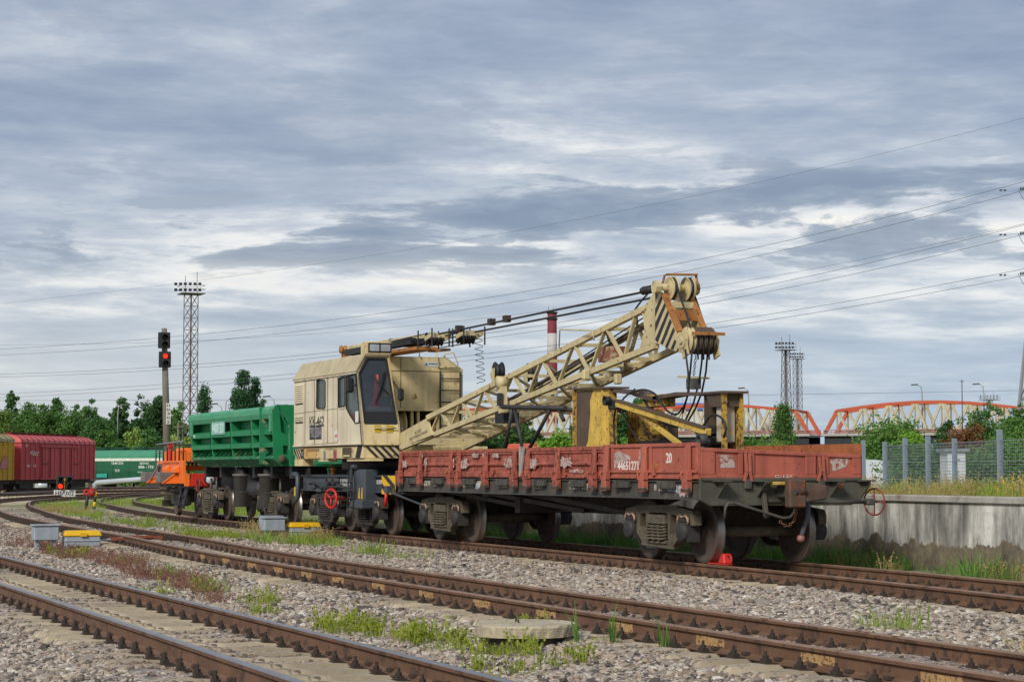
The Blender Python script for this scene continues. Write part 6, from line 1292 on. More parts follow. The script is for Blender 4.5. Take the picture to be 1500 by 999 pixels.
# ------------------------------------------------------------------ boxcars and hopper wagons in the left background
BRED = mat('boxcar_red', 'c4484c', .6, 0, .1, 1.2, .2, '6a2228', 4, .25, '5c1f22', .1); BREDT = mat('boxcar_roof_red', 'dc6a66', .6, 0, .1, 1, .2, '8a3034', 3); BYEL = mat('boxcar_yellow', 'cf9f24', .6, 0, .15, 1, .3, '7a6a3a', 3, .3, '5a4c22'); BROOF = mat('boxcar_roof_cream', 'a79d78', .7, 0, .15, 1, .3, '6f6a50', 3)
def boxcar(name, label, side, roof, dark):
    r = thing(name, label, 'boxcar', group='boxcars in the background'); OFF[r.name] = (0, 0, 0); Lh = 6.9; w = 1.5; zb, ze = 1.1, 3.85
    mb = MB(); mb.box(-Lh, Lh, -w, w, zb, ze); bd = mb.build('body', side, r)
    n = 12; prof = [(w+.08)*math.cos(math.pi*k/n) for k in range(n+1)]; hz_ = [ze+.02+.62*math.sin(math.pi*k/n)**.8 for k in range(n+1)]
    mb = MB(); vs = [(x, prof[k], hz_[k]) for x in (-Lh-.1, Lh+.1) for k in range(n+1)]; mb.add(vs, [(k, k+1, n+2+k, n+1+k) for k in range(n)]+[tuple(range(n+1)), tuple(range(2*n+1, n, -1))], False); rf = mb.build('roof', roof, r)
    for k in range(15):
        x = -Lh+.2+k*(2*Lh-.4)/14; mb = MB()
        for j in range(n): mb.beam((x, prof[j]*1.005, hz_[j]+.02), (x, prof[j+1]*1.005, hz_[j+1]+.02), .06, .05)
        mb.build('roof_rib', dark, rf)
    mb = MB(); mb.box(-Lh+1, Lh-1, -.25, .25, ze+.75, ze+.8)
    for k in range(10): mb.box(-Lh+1+k*1.3, -Lh+1.06+k*1.3, -.25, .25, ze+.55, ze+.8)
    mb.build('roof_walk', dark, rf)
    for s in (-1, 1):
        for k in range(17):
            x = -Lh+.05+k*(2*Lh-.1)/16
            if abs(x) < 2.0: continue
            mb = MB(); mb.box(x-.06, x+.06, s*w-(.06 if s < 0 else -.0), s*w+(.06 if s > 0 else 0), zb, ze); mb.build('side_post', side, bd)
        for k in range(14): z = zb+.18+k*.195; mb = MB(); mb.box(-Lh, Lh, s*(w+.004)-.004, s*(w+.004)+.004, z, z+.018); mb.build('plank_seam', dark, bd)
    for x0, x1 in ((-3.4, -2.0), (-1.95, -.02), (.02, 1.95), (2.0, 3.4)):
        mb = MB(); mb.box(x0, x1, -w-.1, -w-.02, zb+.1, ze-.35); d = mb.build('door', side, bd)
        for k in range(3): x = x0+.1+k*(x1-x0-.2)/2; mb = MB(); mb.box(x-.04, x+.04, -w-.14, -w-.1, zb+.1, ze-.35); mb.build('door_rib', dark if k == 0 else side, d)
    mb = MB(); mb.box(-3.6, 3.6, -w-.18, -w-.02, ze-.3, ze-.18); mb.build('door_track', side, bd); mb = MB(); mb.box(-3.6, 3.6, -w-.16, -w-.02, zb+.0, zb+.1); mb.build('door_track', side, bd)
    for x in (-3.3, 2.6): mb = MB(); mb.box(x, x+1.0, -w-.15, -w-.02, 2.25, 2.33); mb.build('door_bar', dark, bd)
    for k, (x, z, s_, tw, th) in enumerate(((-6.2, 3.55, '87', .35, .2), (-5.4, 2.9, 'ЖД', .9, .35), (-4.5, 2.9, 'СГ', .7, .3), (-5.9, 2.05, '68т', .6, .2), (-4.8, 2.05, '24', .5, .2))): text(s_, sideY(x, -w-.062, z), tw, th, WHITE, bd)
    mb = MB(); mb.box(-Lh, Lh, -1.2, 1.2, .8, 1.1); mb.build('underframe', BOGDK, r)
    for X in (-4.9, 4.9):
        mb = MB(); mb.box(X-1.2, X+1.2, -1.1, 1.1, .45, .8); bg_ = mb.build('bogie', BOGDK, r)
        for e in (-.92, .92):
            for q in (-1, 1): obj('wheel', WHEEL_ME, bg_, (X+e, q*.785, .4785), (0, 0, 0 if q < 0 else math.pi))
    return r
def place_between(r, a, b, L, z):
    c = (a+b)/2; d = b-a; r.location = (c.x, c.y, z); r.rotation_euler = (0, 0, math.atan2(d.y, d.x))
bc = boxcar('red_boxcar', 'red boxcar on the far left track with closed doors', BRED, BREDT, mat('boxcar_dark_red', '6a2026', .7))
A = far(30, 676, 152); B = far(138, 678, 165.5); dv = (B-A); dv.z = 0; nrm = Vector((-dv.y, dv.x, 0)).normalized(); nrm = nrm if nrm.dot(FWD) > 0 else -nrm
place_between(bc, A+nrm*1.5, B+nrm*1.5, 0, -.45)
mdl = dv.normalized()*15.0
bc2 = boxcar('yellow_boxcar', 'yellow boxcar with pale roof and graffiti, cut by the left edge of the photo', BYEL, BROOF, mat('boxcar_dark_ochre', '6a5a24', .7))
place_between(bc2, A+nrm*1.5-mdl, B+nrm*1.5-mdl, 0, -.45)
GRAF = mat('graffiti_pink', 'c07a86', .7, 0, .15, 3)
MB().prism([(3.9, 2.0), (4.5, 2.1), (4.9, 2.5), (5.6, 2.9), (5.8, 2.2), (5.5, 2.0), (4.7, 1.9)], [], lambda u, v, d: (u, -1.57-d, v), 0, .01).build('graffiti', GRAF, bc2)
HG = mat('hopper_green', '1b5a3e', .5, 0, .1, .8, .15, '2f5a44', 3, .2, '1a4a38', .05); HGT = mat('hopper_green_light', '418868', .5, 0, .1, .8); HW_ = mat('hopper_white_band', 'd9dccf', .6)
def hopper(name, label):
    r = thing(name, label, 'hopper wagon', group='green hopper wagons'); OFF[r.name] = (0, 0, 0); Lh = 7.0; w = 1.55
    n = 10; P = [(-1.35, 1.15), (-w, 2.0), (-w, 3.35)]+[(-w*math.cos(math.pi*k/n), 3.35+1.05*math.sin(math.pi*k/n)) for k in range(1, n)]+[(w, 3.35), (w, 2.0), (1.35, 1.15)]
    mb = MB(); m = len(P); mb.add([(x, p[0], p[1]) for x in (-Lh, Lh) for p in P], [(i, (i+1) % m, m+(i+1) % m, m+i) for i in range(m)]+[tuple(range(m)), tuple(range(2*m-1, m-1, -1))], False); bd = mb.build('body', HG, r)
    mb = MB(); mb.box(-Lh-.01, Lh+.01, -w-.012, -w-.001, 3.12, 3.42); mb.build('white_band', HW_, bd)
    q = [(-w*math.cos(math.pi*k/n)*1.006, 3.42+1.0*math.sin(math.pi*k/n)) for k in range(0, n//2+1)]; mb = MB(); mb.add([(x, p[0], p[1]) for x in (-Lh, Lh) for p in q], [(i, i+1, len(q)+i+1, len(q)+i) for i in range(len(q)-1)]); mb.build('roof_sheet', HGT, bd)
    mb = MB(); mb.box(-Lh+.3, Lh-.3, -.5, .5, 4.52, 4.58); mb.build('roof_walk', mat('walk_dark_green', '1d4a38', .7), bd)
    for x in (-5, -1.7, 1.7, 5): mb = MB(); mb.box(x-.8, x+.8, -.4, .4, 4.42, 4.66); mb.build('hatch', mat('walk_dark_green', ''), bd)
    for k in range(6): x = -Lh+k*2.8; mb = MB(); mb.box(x-.02, x+.02, -w-.016, -w, 1.5, 3.1); mb.build('seam', mat('walk_dark_green', ''), bd)
    for x, z, s_, tw, th in ((-1.6, 2.72, '95441734', 2.0, .3), (3.2, 2.72, 'ЗЕРНО', 1.5, .25), (3.0, 2.3, '086 - ПХ', 2.6, .3), (-1.0, 1.9, '70т 23т', .8, .3), (-5.5, 2.4, '2.15', .6, .2), (2.9, 1.75, 'РЖД', .8, .2)): text(s_, sideY(x, -w-.004, z), tw, th, WHITE, bd)
    mb = MB(); mb.box(-4.2, -2.4, -w-.01, -w-.002, 1.25, 1.7); mb.build('teal_panel', mat('panel_teal', '2f9a8c', .6), bd)
    mb = MB(); mb.box(-Lh-.2, Lh+.2, -1.4, 1.4, .85, 1.15); mb.build('underframe', BOGDK, r)
    for X in (-5, 5): mb = MB(); mb.box(X-1.2, X+1.2, -1.1, 1.1, .0, .85); mb.build('bogie', BOGDK, r)
    return r
hp_ = hopper('hopper_wagon', 'long green hopper wagon with white band behind the red boxcar'); a = far(111, 680, 236); b = far(247, 680, 226)
dv = b-a; dv.z = 0; nr = Vector((-dv.y, dv.x, 0)).normalized(); nr = nr if nr.x < 0 else -nr
place_between(hp_, a+nr*1.5, b+nr*1.5, 0, -.75)
h2 = copy_tree(hp_); h2['label'] = 'green hopper wagon half hidden behind the orange vehicle and dump car'; h2.location = h2.location + dv.normalized()*15.6
# ------------------------------------------------------------------ signals, masts, chimney
GALV = mat('galvanised', '8b9298', .5, .35, .1, 4, .15, '6a625a', 10); MASTM = mat('mast_steel', '6d6a66', .6, .2, .15, .4, .3, '6a4230', .6); POLEC = mat('concrete_pole', '746d62', .9, 0, .15, 1.5, .3, '5c564c', 4, .3, '4c463d')
def vertical(px, py, D): p = far(px, py, D); return p
def signal():
    D = 92; b = far(247, 700, D); t = far(240.5, 481, D); r = thing('signal_mast', 'tall railway colour-light signal on a leaning concrete pole, red light on', 'railway signal', (b.x, b.y, -.3))
    base = Vector((b.x, b.y, -.3)); MB().tube([base, t], [.19, .12], 14).build('pole', POLEC, r)
    ang = math.atan2(CAM.y-b.y, CAM.x-b.x)+.12; fx, fy = Vector((math.cos(ang), math.sin(ang), 0)), Vector((-math.sin(ang), math.cos(ang), 0))
    fr = lambda o, u, v, d: o+fx*d+fy*u+Vector((0, 0, v))
    for py, on in ((499, False), (527, True)):
        c = far(239.5 if not on else 240.5, py, D)+fx*.25; mb = MB(); mb.hexa([fr(c, u, v, d) for v in (-.36, .36) for d, u in ((-.08, -.27), (.05, -.27), (.05, .27), (-.08, .27))]); h = mb.build('signal_head', BLACK, r, .03)
        for k, v in enumerate((.15, -.17)):
            lit = on and k == 0; q = fr(c, .02, v, .055); MB().lathe(q, fx, [(0, .12 if not lit else .105), (.02, .12 if not lit else .105), (.03, 0)], 16).build('lamp_lens', REDLAMP if lit else LENS, h)
            mb = MB(); mb.lathe(q, fx+Vector((0, 0, -.15)), [(0, .135), (.16, .15)], 16); n_ = 16
            mb.f = [f for f in mb.f if sum(mb.v[i][2] for i in f)/4 > q.z-.06]; mb.s = mb.s[:len(mb.f)]; o = mb.build('lamp_hood', BLACK, h); o.modifiers.new('t', 'SOLIDIFY').thickness = .01
        mb = MB(); mb.beam(fr(c, 0, -.36, -.1), fr(c, .05, -.36, -.3), .2, .06); mb.build('head_bracket', GALV, r)
    c = far(245.8, 606, D)+fx*.19; mb = MB(); mb.hexa([fr(c, u, v, d) for v in (-.47, .47) for d, u in ((0, -.1), (.015, -.1), (.015, .1), (0, .1))]); pl = mb.build('number_plate', WHITE, r)
    for k, ch in enumerate('НМ302'): text(ch, lambda u, v, d, k=k: fr(c, -.07+u, .3-.18*k+v, .017+d), .14, .12, BLACK, pl)
signal()
def lattice_mast(name, label, px, pyb, pyt, D, wb, wt, plat, group, zbase=-.5):
    b = far(px[0], pyb, D); t = far(px[1], pyt, D); r = thing(name, label, 'floodlight mast', (b.x, b.y, zbase), group); zt = t.z; cx, cy = b.x, b.y; H = zt-zbase; n = max(8, int(H/1.5)); c = math.cos(.5), math.sin(.5)
    def cor(k, z): f = (z-zbase)/H; w = (wb+(wt-wb)*f)/2; x, y = ((-w, -w), (w, -w), (w, w), (-w, w))[k]; return Vector((cx+x*c[0]-y*c[1], cy+x*c[1]+y*c[0], z))
    lw = .09
    for k in range(4): MB().beam(cor(k, zbase), cor(k, zt), lw, lw).build('mast_leg', MASTM, r)
    for i in range(n):
        z0 = zbase+H*i/n; z1 = zbase+H*(i+1)/n; mb = MB()
        for k in range(4):
            mb.beam(cor(k, z1), cor((k+1) % 4, z1), .05, .05); mb.beam(cor(k, z0), cor((k+1) % 4, z1), .045, .045); mb.beam(cor((k+1) % 4, z0), cor(k, z1), .045, .045)
        mb.build('brace_bay', MASTM, r)
    mb = MB(); mb.beam((cx, cy, zbase), (cx, cy, zt), .16, .16); mb.build('cable_ladder', mat('mast_rust_brown', '6b3f30', .8), r)
    p = plat/2; mb = MB(); mb.box(cx-p, cx+p, cy-p, cy+p, zt, zt+.12); pf = mb.build('platform', MASTM, r)
    for z in (zt+.6, zt+1.1):
        mb = MB(); q = [(cx-p, cy-p, z), (cx+p, cy-p, z), (cx+p, cy+p, z), (cx-p, cy+p, z)]
        for a, e in zip(q, q[1:]+q[:1]): mb.beam(a, e, .05, .05)
        mb.build('guard_rail', MASTM, pf)
    for z in (zt+1.25, zt+.5):
        for k in range(6):
            u = -p+2*p*(k+.3)/5.6; c_ = Vector((cx+RGT.x*u*1.15+.6, cy+RGT.y*u*1.15-.6, z)); mb = MB(); mb.box(c_.x-.12, c_.x+.18, c_.y-.18, c_.y+.18, c_.z-.15, c_.z+.2); mb.build('floodlight', BLACK, pf, .04)
    for e in (-1, 1): MB().beam((cx+RGT.x*p*.5*e, cy+RGT.y*p*.5*e, zt), (cx+RGT.x*p*.5*e, cy+RGT.y*p*.5*e, zt+(2.9 if e > 0 else 2.4)), .06, .06).build('lightning_rod', MASTM, r)
lattice_mast('floodlight_mast', 'tall lattice floodlight mast beside the signal, left of the green dump car', (277.5, 281), 690, 430, 262, 1.35, 1.25, 3.0, 'floodlight masts')
lattice_mast('floodlight_mast', 'larger and nearer of two floodlight masts above the orange bridge', (1152, 1150.5), 640, 513, 370, 1.9, 1.0, 2.9, 'floodlight masts', -1)
lattice_mast('floodlight_mast', 'smaller farther floodlight mast just right of a larger one', (1169, 1167), 640, 526, 480, 1.7, 1.5, 2.7, 'floodlight masts', -1)
lattice_mast('floodlight_mast', 'tiny distant floodlight mast over the right bridge span', (1450, 1450), 640, 586, 640, 1.6, 1.4, 5, 'floodlight masts', -1)
def chimney():
    D = 640; b = far(809, 690, D); t = far(809, 457, D); r = thing('chimney', 'tall red and white banded factory chimney behind the crane boom', 'chimney', (b.x, b.y, -1)); z0 = -1; H = t.z+1
    CR = mat('chimney_red', '7d2a36', .8, 0, .12, .2, .2, '5a2530', .5); CW = mat('chimney_white', 'b4aeac', .85, 0, .12, .2, .3, '8a8280', .5)
    ys = [457, 487.5, 517, 550, 585, 620, 690]
    for k, (a, c) in enumerate(zip(ys, ys[1:])):
        za = far(809, a, D).z; zc = max(-1, far(809, c, D).z) if c < 690 else -1; ra = 1.42+.012*(t.z-za); rc = 1.42+.012*(t.z-zc); MB().lathe((b.x, b.y, zc), (0, 0, 1), [(0, rc), (za-zc-.02, ra), (za-zc-.02, ra*.8)], 28).build('band', CR if k % 2 == 0 else CW, r)
    for z in (t.z-2.3, t.z-.3): MB().lathe((b.x, b.y, z), (0, 0, 1), [(0, 1.5), (0, 1.75), (.5, 1.75)], 20).build('service_gallery', STEELDK, r)
    for a in range(5): MB().beam((b.x+1.4*math.cos(a*1.26), b.y+1.4*math.sin(a*1.26), t.z), (b.x+1.4*math.cos(a*1.26), b.y+1.4*math.sin(a*1.26), t.z+1.8), .06, .06).build('lightning_rod', STEELDK, r)
chimney()
# ------------------------------------------------------------------ truss road bridge
BOR = mat('bridge_orange', 'b8512f', .6, 0, .1, .3, .2, '9a5a44', .6); BCR = mat('bridge_cream', 'b8ad8e', .6, 0, .1, .3, .15, '9a8c6c', .6); BRD = mat('bridge_railing_pink', 'a5746c', .7, 0, .1, .3); BDK = mat('bridge_girder', '262a2e', .7, .1, .2, .3); BCON = mat('bridge_deck', 'a9a6a2', .85, 0, .1, .3)
def bridge():
    r = thing('truss_bridge', 'long orange and cream steel truss road bridge crossing the background', 'bridge', tuple(far(1200, 650, 470)*1.0)); D0 = 470
    O = far(1197, 636, D0); ax = (RGT*math.cos(.45)-Vector((FWD.x, FWD.y, 0)).normalized()*math.sin(.45)); ax.z = 0; ax.normalize(); nr = Vector((-ax.y, ax.x, 0)); nr = nr if nr.dot(FWD) > 0 else -nr
    zd = O.z
    def P(s, y, z): return Vector((O.x, O.y, 0))+ax*s+nr*y+Vector((0, 0, z))
    def sx_(px):    # station along the near truss for a photo column
        lo, hi = -200, 120
        for _ in range(40): m_ = (lo+hi)/2; x = project(P(m_, 0, zd))[0]; lo, hi = (m_, hi) if x < px else (lo, m_)
        return (lo+hi)/2
    Wd = 8.5
    spans = [(sx_(600), sx_(866), 8), (sx_(892), sx_(1185), 8), (sx_(1208), sx_(1520), 8)]
    for a, b, n in spans:
        st = (b-a)/n; zz = lambda s: zd+(4.9+2.2*math.sin(math.pi*(s-a)/(b-a)))
        for y in (0, Wd):
            tops = [a+st*(k+.5) for k in range(n)]; bots = [a+st*k for k in range(n+1)]
            T = [P(s, y, zz(s)) for s in tops]
            for u, v in zip(T, T[1:]): MB().beam(u, v, .6, .62).build('top_chord', BOR, r)
            for k in range(n):
                MB().beam(P(bots[k], y, zd), T[k], .5, .55 if 0 < k else .8).build('end_post' if k == 0 else 'diagonal', BOR if k == 0 else BCR, r)
                MB().beam(T[k], P(bots[k+1], y, zd), .5, .55 if k < n-1 else .8).build('end_post' if k == n-1 else 'diagonal', BOR if k == n-1 else BCR, r)
                if 0 < k < n-1 or True: MB().beam(P(tops[k], y, zd), T[k], .3, .3).build('vertical', BCR, r)
                mb = MB(); mb.beam(T[k]-ax*.9-Vector((0, 0, .5)), T[k]+ax*.9-Vector((0, 0, .5)), .3, .8); mb.build('gusset', BCR, r)
        for s in [a+st*(k+.5) for k in range(n)]: MB().beam(P(s, 0, zz(s)), P(s, Wd, zz(s)), .3, .35).build('top_strut', BOR, r)
        mb = MB(); mb.beam(P(a-.5, -.8, zd-.1), P(b+.5, -.8, zd-.1), .5, .45); mb.build('deck_edge', BCON, r)
        mb = MB(); mb.beam(P(a-.5, Wd/2, zd-.3), P(b+.5, Wd/2, zd-.3), Wd+2, .3); mb.build('deck', BCON, r)
        mb = MB(); mb.beam(P(a, 0, zd-1.4), P(b, 0, zd-1.4), .4, 1.8); mb.beam(P(a, Wd, zd-1.4), P(b, Wd, zd-1.4), .4, 1.8); mb.build('girder', BDK, r)
        for z in (.9, .45): MB().beam(P(a, -.6, zd+z), P(b, -.6, zd+z), .12, .18).build('railing', BRD, r)
        k = 0; s = a
        mb = MB()
        while s < b: mb.beam(P(s, -.6, zd), P(s, -.6, zd+1), .08, .08); s += .9
        mb.build('baluster_row', BRD, r, kind='stuff')
        mb = MB(); mb.beam(P(a, Wd+.4, zd+.6), P(b, Wd+.4, zd+.6), .2, 1.1); mb.build('far_parapet', BRD, r)
    for s in ((spans[0][1]+spans[1][0])/2, (spans[1][1]+spans[2][0])/2):
        mb = MB(); mb.beam(P(s-9, Wd/2, zd-3.2), P(s+9, Wd/2, zd-3.2), Wd, 1.9); mb.build('pier_cap', BDK, r)
        for e in (-5.5, 4): mb = MB(); mb.beam(P(s+e, Wd/2, -1), P(s+e, Wd/2, zd-4), 3.2, 7); mb.build('pier', BDK if e > 0 else BCON, r)
    return P, sx_, zd
BP, BS, BZ = bridge()
def lamp(px, pyb, pyt, D, label, lean=1):
    b = far(px, pyb, D); t = far(px, pyt, D); r = thing('street_lamp', label, 'street lamp', (b.x, b.y, b.z), 'street lamps in the background'); h = t.z-b.z
    PL = mat('lamp_post_pale', 'a3a8a6', .5, .3, .1, 1); top = Vector((b.x, b.y, t.z)); e = RGT*lean; w = min(1.2, D/330)
    MB().tube([b, Vector((b.x, b.y, b.z+h*.8)), top+e*w*.15-Vector((0, 0, h*.05)), top+e*w*.9], [.11*D/300, .09*D/300, .07*D/300, .07*D/300], 6).build('post', PL, r)
    mb = MB(); mb.beam(top+e*w*.8, top+e*w*2.0-Vector((0, 0, .1)), .5*D/400, .25*D/400); mb.build('lamp_head', mat('lamp_head_dark', '4a4f52', .5), r)
for a in ((1097, 640, 568, 478, 'street lamp on the bridge, right of the wagon load', -1), (1351.5, 640, 563, 462, 'street lamp above the right bridge span, left of two', -1), (1442, 640, 562, 455, 'street lamp above the right bridge span, right of two', -1), (172, 655, 592, 262, 'pale street lamp among the trees above the hopper wagon', 1), (329, 700, 582, 300, 'tall curved street lamp left of the double poplar', 1), (325, 700, 591, 310, 'short bent street lamp over the green dump car', -1), (402, 700, 580, 300, 'bent street lamp right of the poplars above the dump car', -1)): lamp(*a)
# blue roofed building behind the bridge
def blue_building():
    D = 620; a = far(961, 600, D); b = far(1062, 600, D); r = thing('factory_building', 'white building with bright blue pitched roof behind the bridge', 'building', (a.x, a.y, -1)); d = (b-a); d.z = 0; L = d.length; d.normalize(); n = Vector((-d.y, d.x, 0)); n = n if n.dot(FWD) > 0 else -n
    P = lambda u, v, z: Vector((a.x, a.y, 0))+d*u+n*v+Vector((0, 0, z)); z1 = far(961, 600, D).z; zt = far(975, 589, D).z
    WL = mat('building_white', 'c3c8ca', .7, 0, .1, .2); BL = mat('roof_blue', '2f6fc4', .5, 0, .08, .2); PN = mat('window_grey', '6a7580', .3, 0, .1, .5)
    MB().hexa([P(0, 0, -1), P(L, 0, -1), P(L, 25, -1), P(0, 25, -1), P(0, 0, z1), P(L, 0, z1), P(L, 25, z1), P(0, 25, z1)]).build('wall', WL, r)
    MB().hexa([P(-.8, -.8, z1+.05), P(L+.8, -.8, z1+.05), P(L+.8, 26, z1+.05), P(-.8, 26, z1+.05), P(L*.18, 8, zt), P(L*.72, 8, zt), P(L*.72, 15, zt), P(L*.18, 15, zt)]).build('roof', BL, r)
    for k in range(8):
        for j in range(3): u = 1.0+k*L/8.4; z = 4+j*4; mb = MB(); mb.hexa([P(u, -.08, z), P(u+1.6, -.08, z), P(u+1.6, .0, z), P(u, .0, z), P(u, -.08, z+2.2), P(u+1.6, -.08, z+2.2), P(u+1.6, 0, z+2.2), P(u, 0, z+2.2)]); mb.build('window', PN, r)
    for k in range(4): MB().beam(P(L*(.3+.12*k), 10, zt), P(L*(.3+.12*k), 10, zt+1.6), .1, .1).build('roof_rod', GALV, r)
    return r
blue_building()
def tower_far():
    D = 700; p = far(1126, 690, D); t = far(1126, 612, D); r = thing('water_tower', 'pale distant water tower seen through the bridge truss', 'tower', (p.x, p.y, -1)); MB().lathe((p.x, p.y, -1), (0, 0, 1), [(0, 2.2), (t.z-3, 2.0), (t.z-3, 2.9), (t.z+1, 3.1), (t.z+1.2, 0)], 20).build('shaft', BCON, r)
tower_far()
# ------------------------------------------------------------------ trees
BARK = mat('bark', '4a3f33', .9, 0, .25, 3, bump=.5)
LV = [leafmat('leaf_dark', '33562c', '4b7538', '6a9348', sc=.35), leafmat('leaf_mid', '42652c', '5f883a', '86a550', sc=.35), leafmat('leaf_light', '627d36', '88a54c', 'abbf66', sc=.35), leafmat('leaf_poplar', '305636', '447343', '5f8d50', sc=.35), leafmat('leaf_bright', '4d7a1f', '76a32e', '9dbc46', sc=1.5), leafmat('leaf_red', '5a4a22', '8a5a34', '7a7a38', sc=1.0)]
def crown_cards(env, n_cl, per, leaf, r_cl, seed, trunk=None):
    """leaf-sized faces gathered in clumps spread through the crown volume; env(rand) -> point inside the crown"""
    g = np.random.default_rng(seed); V = []; C = [env(g) for _ in range(n_cl)]
    for c in C:
        k = max(4, int(per*g.uniform(.5, 1.3))); rc = r_cl*g.uniform(.55, 1.25)
        p = g.normal(0, 1, (k, 3)); p /= np.linalg.norm(p, axis=1)[:, None]+1e-9; p *= (g.random((k, 1))**.45)*rc; p[:, 2] *= .8
        a = g.normal(0, 1, (k, 3)); a /= np.linalg.norm(a, axis=1)[:, None]; b = np.cross(a, g.normal(0, 1, (k, 3))); b /= np.linalg.norm(b, axis=1)[:, None]+1e-9
        s = leaf*g.uniform(.6, 1.25, (k, 1)); q = np.array(c)+p
        V.append(np.stack([q-a*s, q+b*s*.55, q+a*s, q-b*s*.55], 1).reshape(-1, 3))
    V = np.concatenate(V); F = np.arange(len(V)).reshape(-1, 4); return V, F, C
def cards_mesh(name, V, F, m):
    me = bpy.data.meshes.new(name); me.vertices.add(len(V)); me.vertices.foreach_set('co', V.ravel()); me.loops.add(F.size); me.loops.foreach_set('vertex_index', F.ravel().astype(np.int32)); me.polygons.add(len(F)); me.polygons.foreach_set('loop_start', np.arange(0, F.size, 4, dtype=np.int32)); me.update(calc_edges=True); me.materials.append(m); return me
def tree(name, label, base, H, Wd, kind, leafm, seed, leaf=.3, dens=1.0, group='trees in the background', cat='tree', wob=True):
    r = thing(name, label, cat, tuple(base), group); g0 = random.Random(seed); trunk_h = {'poplar': .12, 'round': .22, 'bush': .05, 'loose': .2, 'conic': .15}[kind]
    tops = [(0, 0, 1.0, 1.0)]
    if kind in ('round', 'bush', 'loose'): tops = [(g0.uniform(-.3, .3), g0.uniform(-.3, .3), g0.uniform(.66, .97), g0.uniform(.45, .75)) for _ in range(8 if kind != 'bush' else 9)]+[(0, 0, 1.0, .6)]
    if kind == 'poplar': tops = [(0, 0, 1, 1), (g0.uniform(-.2, .2), .1, g0.uniform(.75, .9), .7), (g0.uniform(-.25, .25), -.1, g0.uniform(.6, .8), .6)]
    def env(g):
        dx, dy, th, tw = tops[g.integers(0, len(tops))]
        f = g.random()
        if kind == 'poplar': f = f**.85; rad = .5*math.sin(math.pi*min(1, .1+f*.88))**.7*(1-.35*f)
        elif kind == 'conic': rad = .5*(1-f)**.8*(.35+.65*min(1, f*6))
        elif kind == 'bush': rad = .5*math.sqrt(max(0, 1-f*f))
        else: rad = .5*math.sqrt(max(0.02, 1-(2*f-.85)**2/1.35))
        rad *= tw*(.75+.25*g.random()) if len(tops) > 1 else 1
        a = g.uniform(0, 6.283); d = math.sqrt(g.random())*.6+.4*g.random()**.3*.9
        z = trunk_h+(th-trunk_h)*f*.97
        return (dx*Wd+math.cos(a)*rad*d*Wd, dy*Wd+math.sin(a)*rad*d*Wd, z*H)
    ncl = int(100*dens*max(.5, min(3.0, H*Wd/50))); rcl = max(.35*leaf*4, min(.15*Wd+.25, 1.0)) if kind != 'loose' else .09*Wd+.2
    V, F, C = crown_cards(env, ncl, 34*dens if kind != 'loose' else 26*dens, leaf, rcl, seed)
    o = bpy.data.objects.new('crown', cards_mesh('crown', V, F, leafm)); COL.objects.link(o); o.parent = r; OFF[o.name] = (0, 0, 0)
    OFF[r.name] = (0, 0, 0); mb = MB(); rt = max(.05, H*.016); mb.tube([(0, 0, -.3), (rt*.6, 0, H*.4), (-rt*.5, rt, H*.9 if kind != 'bush' else H*.6)], [rt, rt*.7, rt*.12], 8)
    for k in range(0, len(C), max(1, len(C)//14)):
        c = Vector(C[k]); s = Vector((0, 0, min(H*.8, c.z*.65))); mb.tube([s, s.lerp(c, .5)+Vector((0, 0, .05*H*.3)), c], [rt*.35, rt*.22, rt*.06], 5)
    mb.build('trunk', BARK, r); return r
def at_far(px, D, z=-.6): p = far(px, 690, D); return Vector((p.x, p.y, z))
def hpx(px, py, D, z=-.6): return far(px, py, D).z-z
spec = [ # px, top y, width px, distance, kind, leaf material, label
 (14, 566, 26, 300, 'loose', 0, 'sparse dark birch-like tree at the left edge above the yellow boxcar'), (4, 598, 44, 265, 'round', 2, 'pale green rounded tree cut by the left edge'), (40, 583, 46, 280, 'round', 1, 'grey-green tree behind the left half of the red boxcar'), (62, 592, 40, 262, 'round', 1, 'broad dull green tree behind the roof of the red boxcar'),
 (79, 570, 22, 330, 'round', 0, 'dense dark tree rising above the row behind the red boxcar'), (100, 600, 48, 262, 'round', 1, 'low wide green tree over the right end of the red boxcar'), (132, 583, 34, 290, 'loose', 0, 'feathery twin-topped dark tree right of the red boxcar'), (140, 606, 46, 258, 'round', 0, 'wide dark green tree behind the gap between red boxcar and hopper'),
 (178, 580, 34, 275, 'loose', 0, 'feathery dark tree behind the pale street lamp'), (204, 577, 36, 285, 'loose', 0, 'tall feathery tree between street lamp and signal'), (232, 577, 44, 280, 'loose', 0, 'tall dark tree directly behind the signal pole'), (262, 588, 36, 275, 'loose', 1, 'dark tree between signal and lattice mast'),
 (196, 620, 34, 250, 'bush', 2, 'low light green bush above the hopper wagon roof'), (222, 622, 36, 245, 'bush', 0, 'round dark bush left of the signal pole'), (160, 628, 40, 248, 'bush', 1, 'low green bush beneath the pale street lamp'), (266, 635, 28, 215, 'bush', 2, 'yellowish bush below the lattice mast'), (110, 590, 20, 320, 'loose', 0, 'thin treetop peeping over the row, right of the dense dark tree'),
 (297, 560, 30, 300, 'poplar', 3, 'narrow single poplar right of the lattice mast'), (355, 541, 34, 300, 'poplar', 3, 'tallest poplar of the pair above the dump car'), (372, 553, 28, 303, 'poplar', 3, 'shorter right poplar of the pair above the dump car'), (343, 566, 20, 302, 'poplar', 3, 'small poplar leaning on the left of the tallest poplar'), (384, 580, 16, 302, 'poplar', 3, 'small spiky poplar right of the poplar pair'),
 (318, 608, 60, 320, 'round', 0, 'dark tree mass behind the top edge of the dump car')]
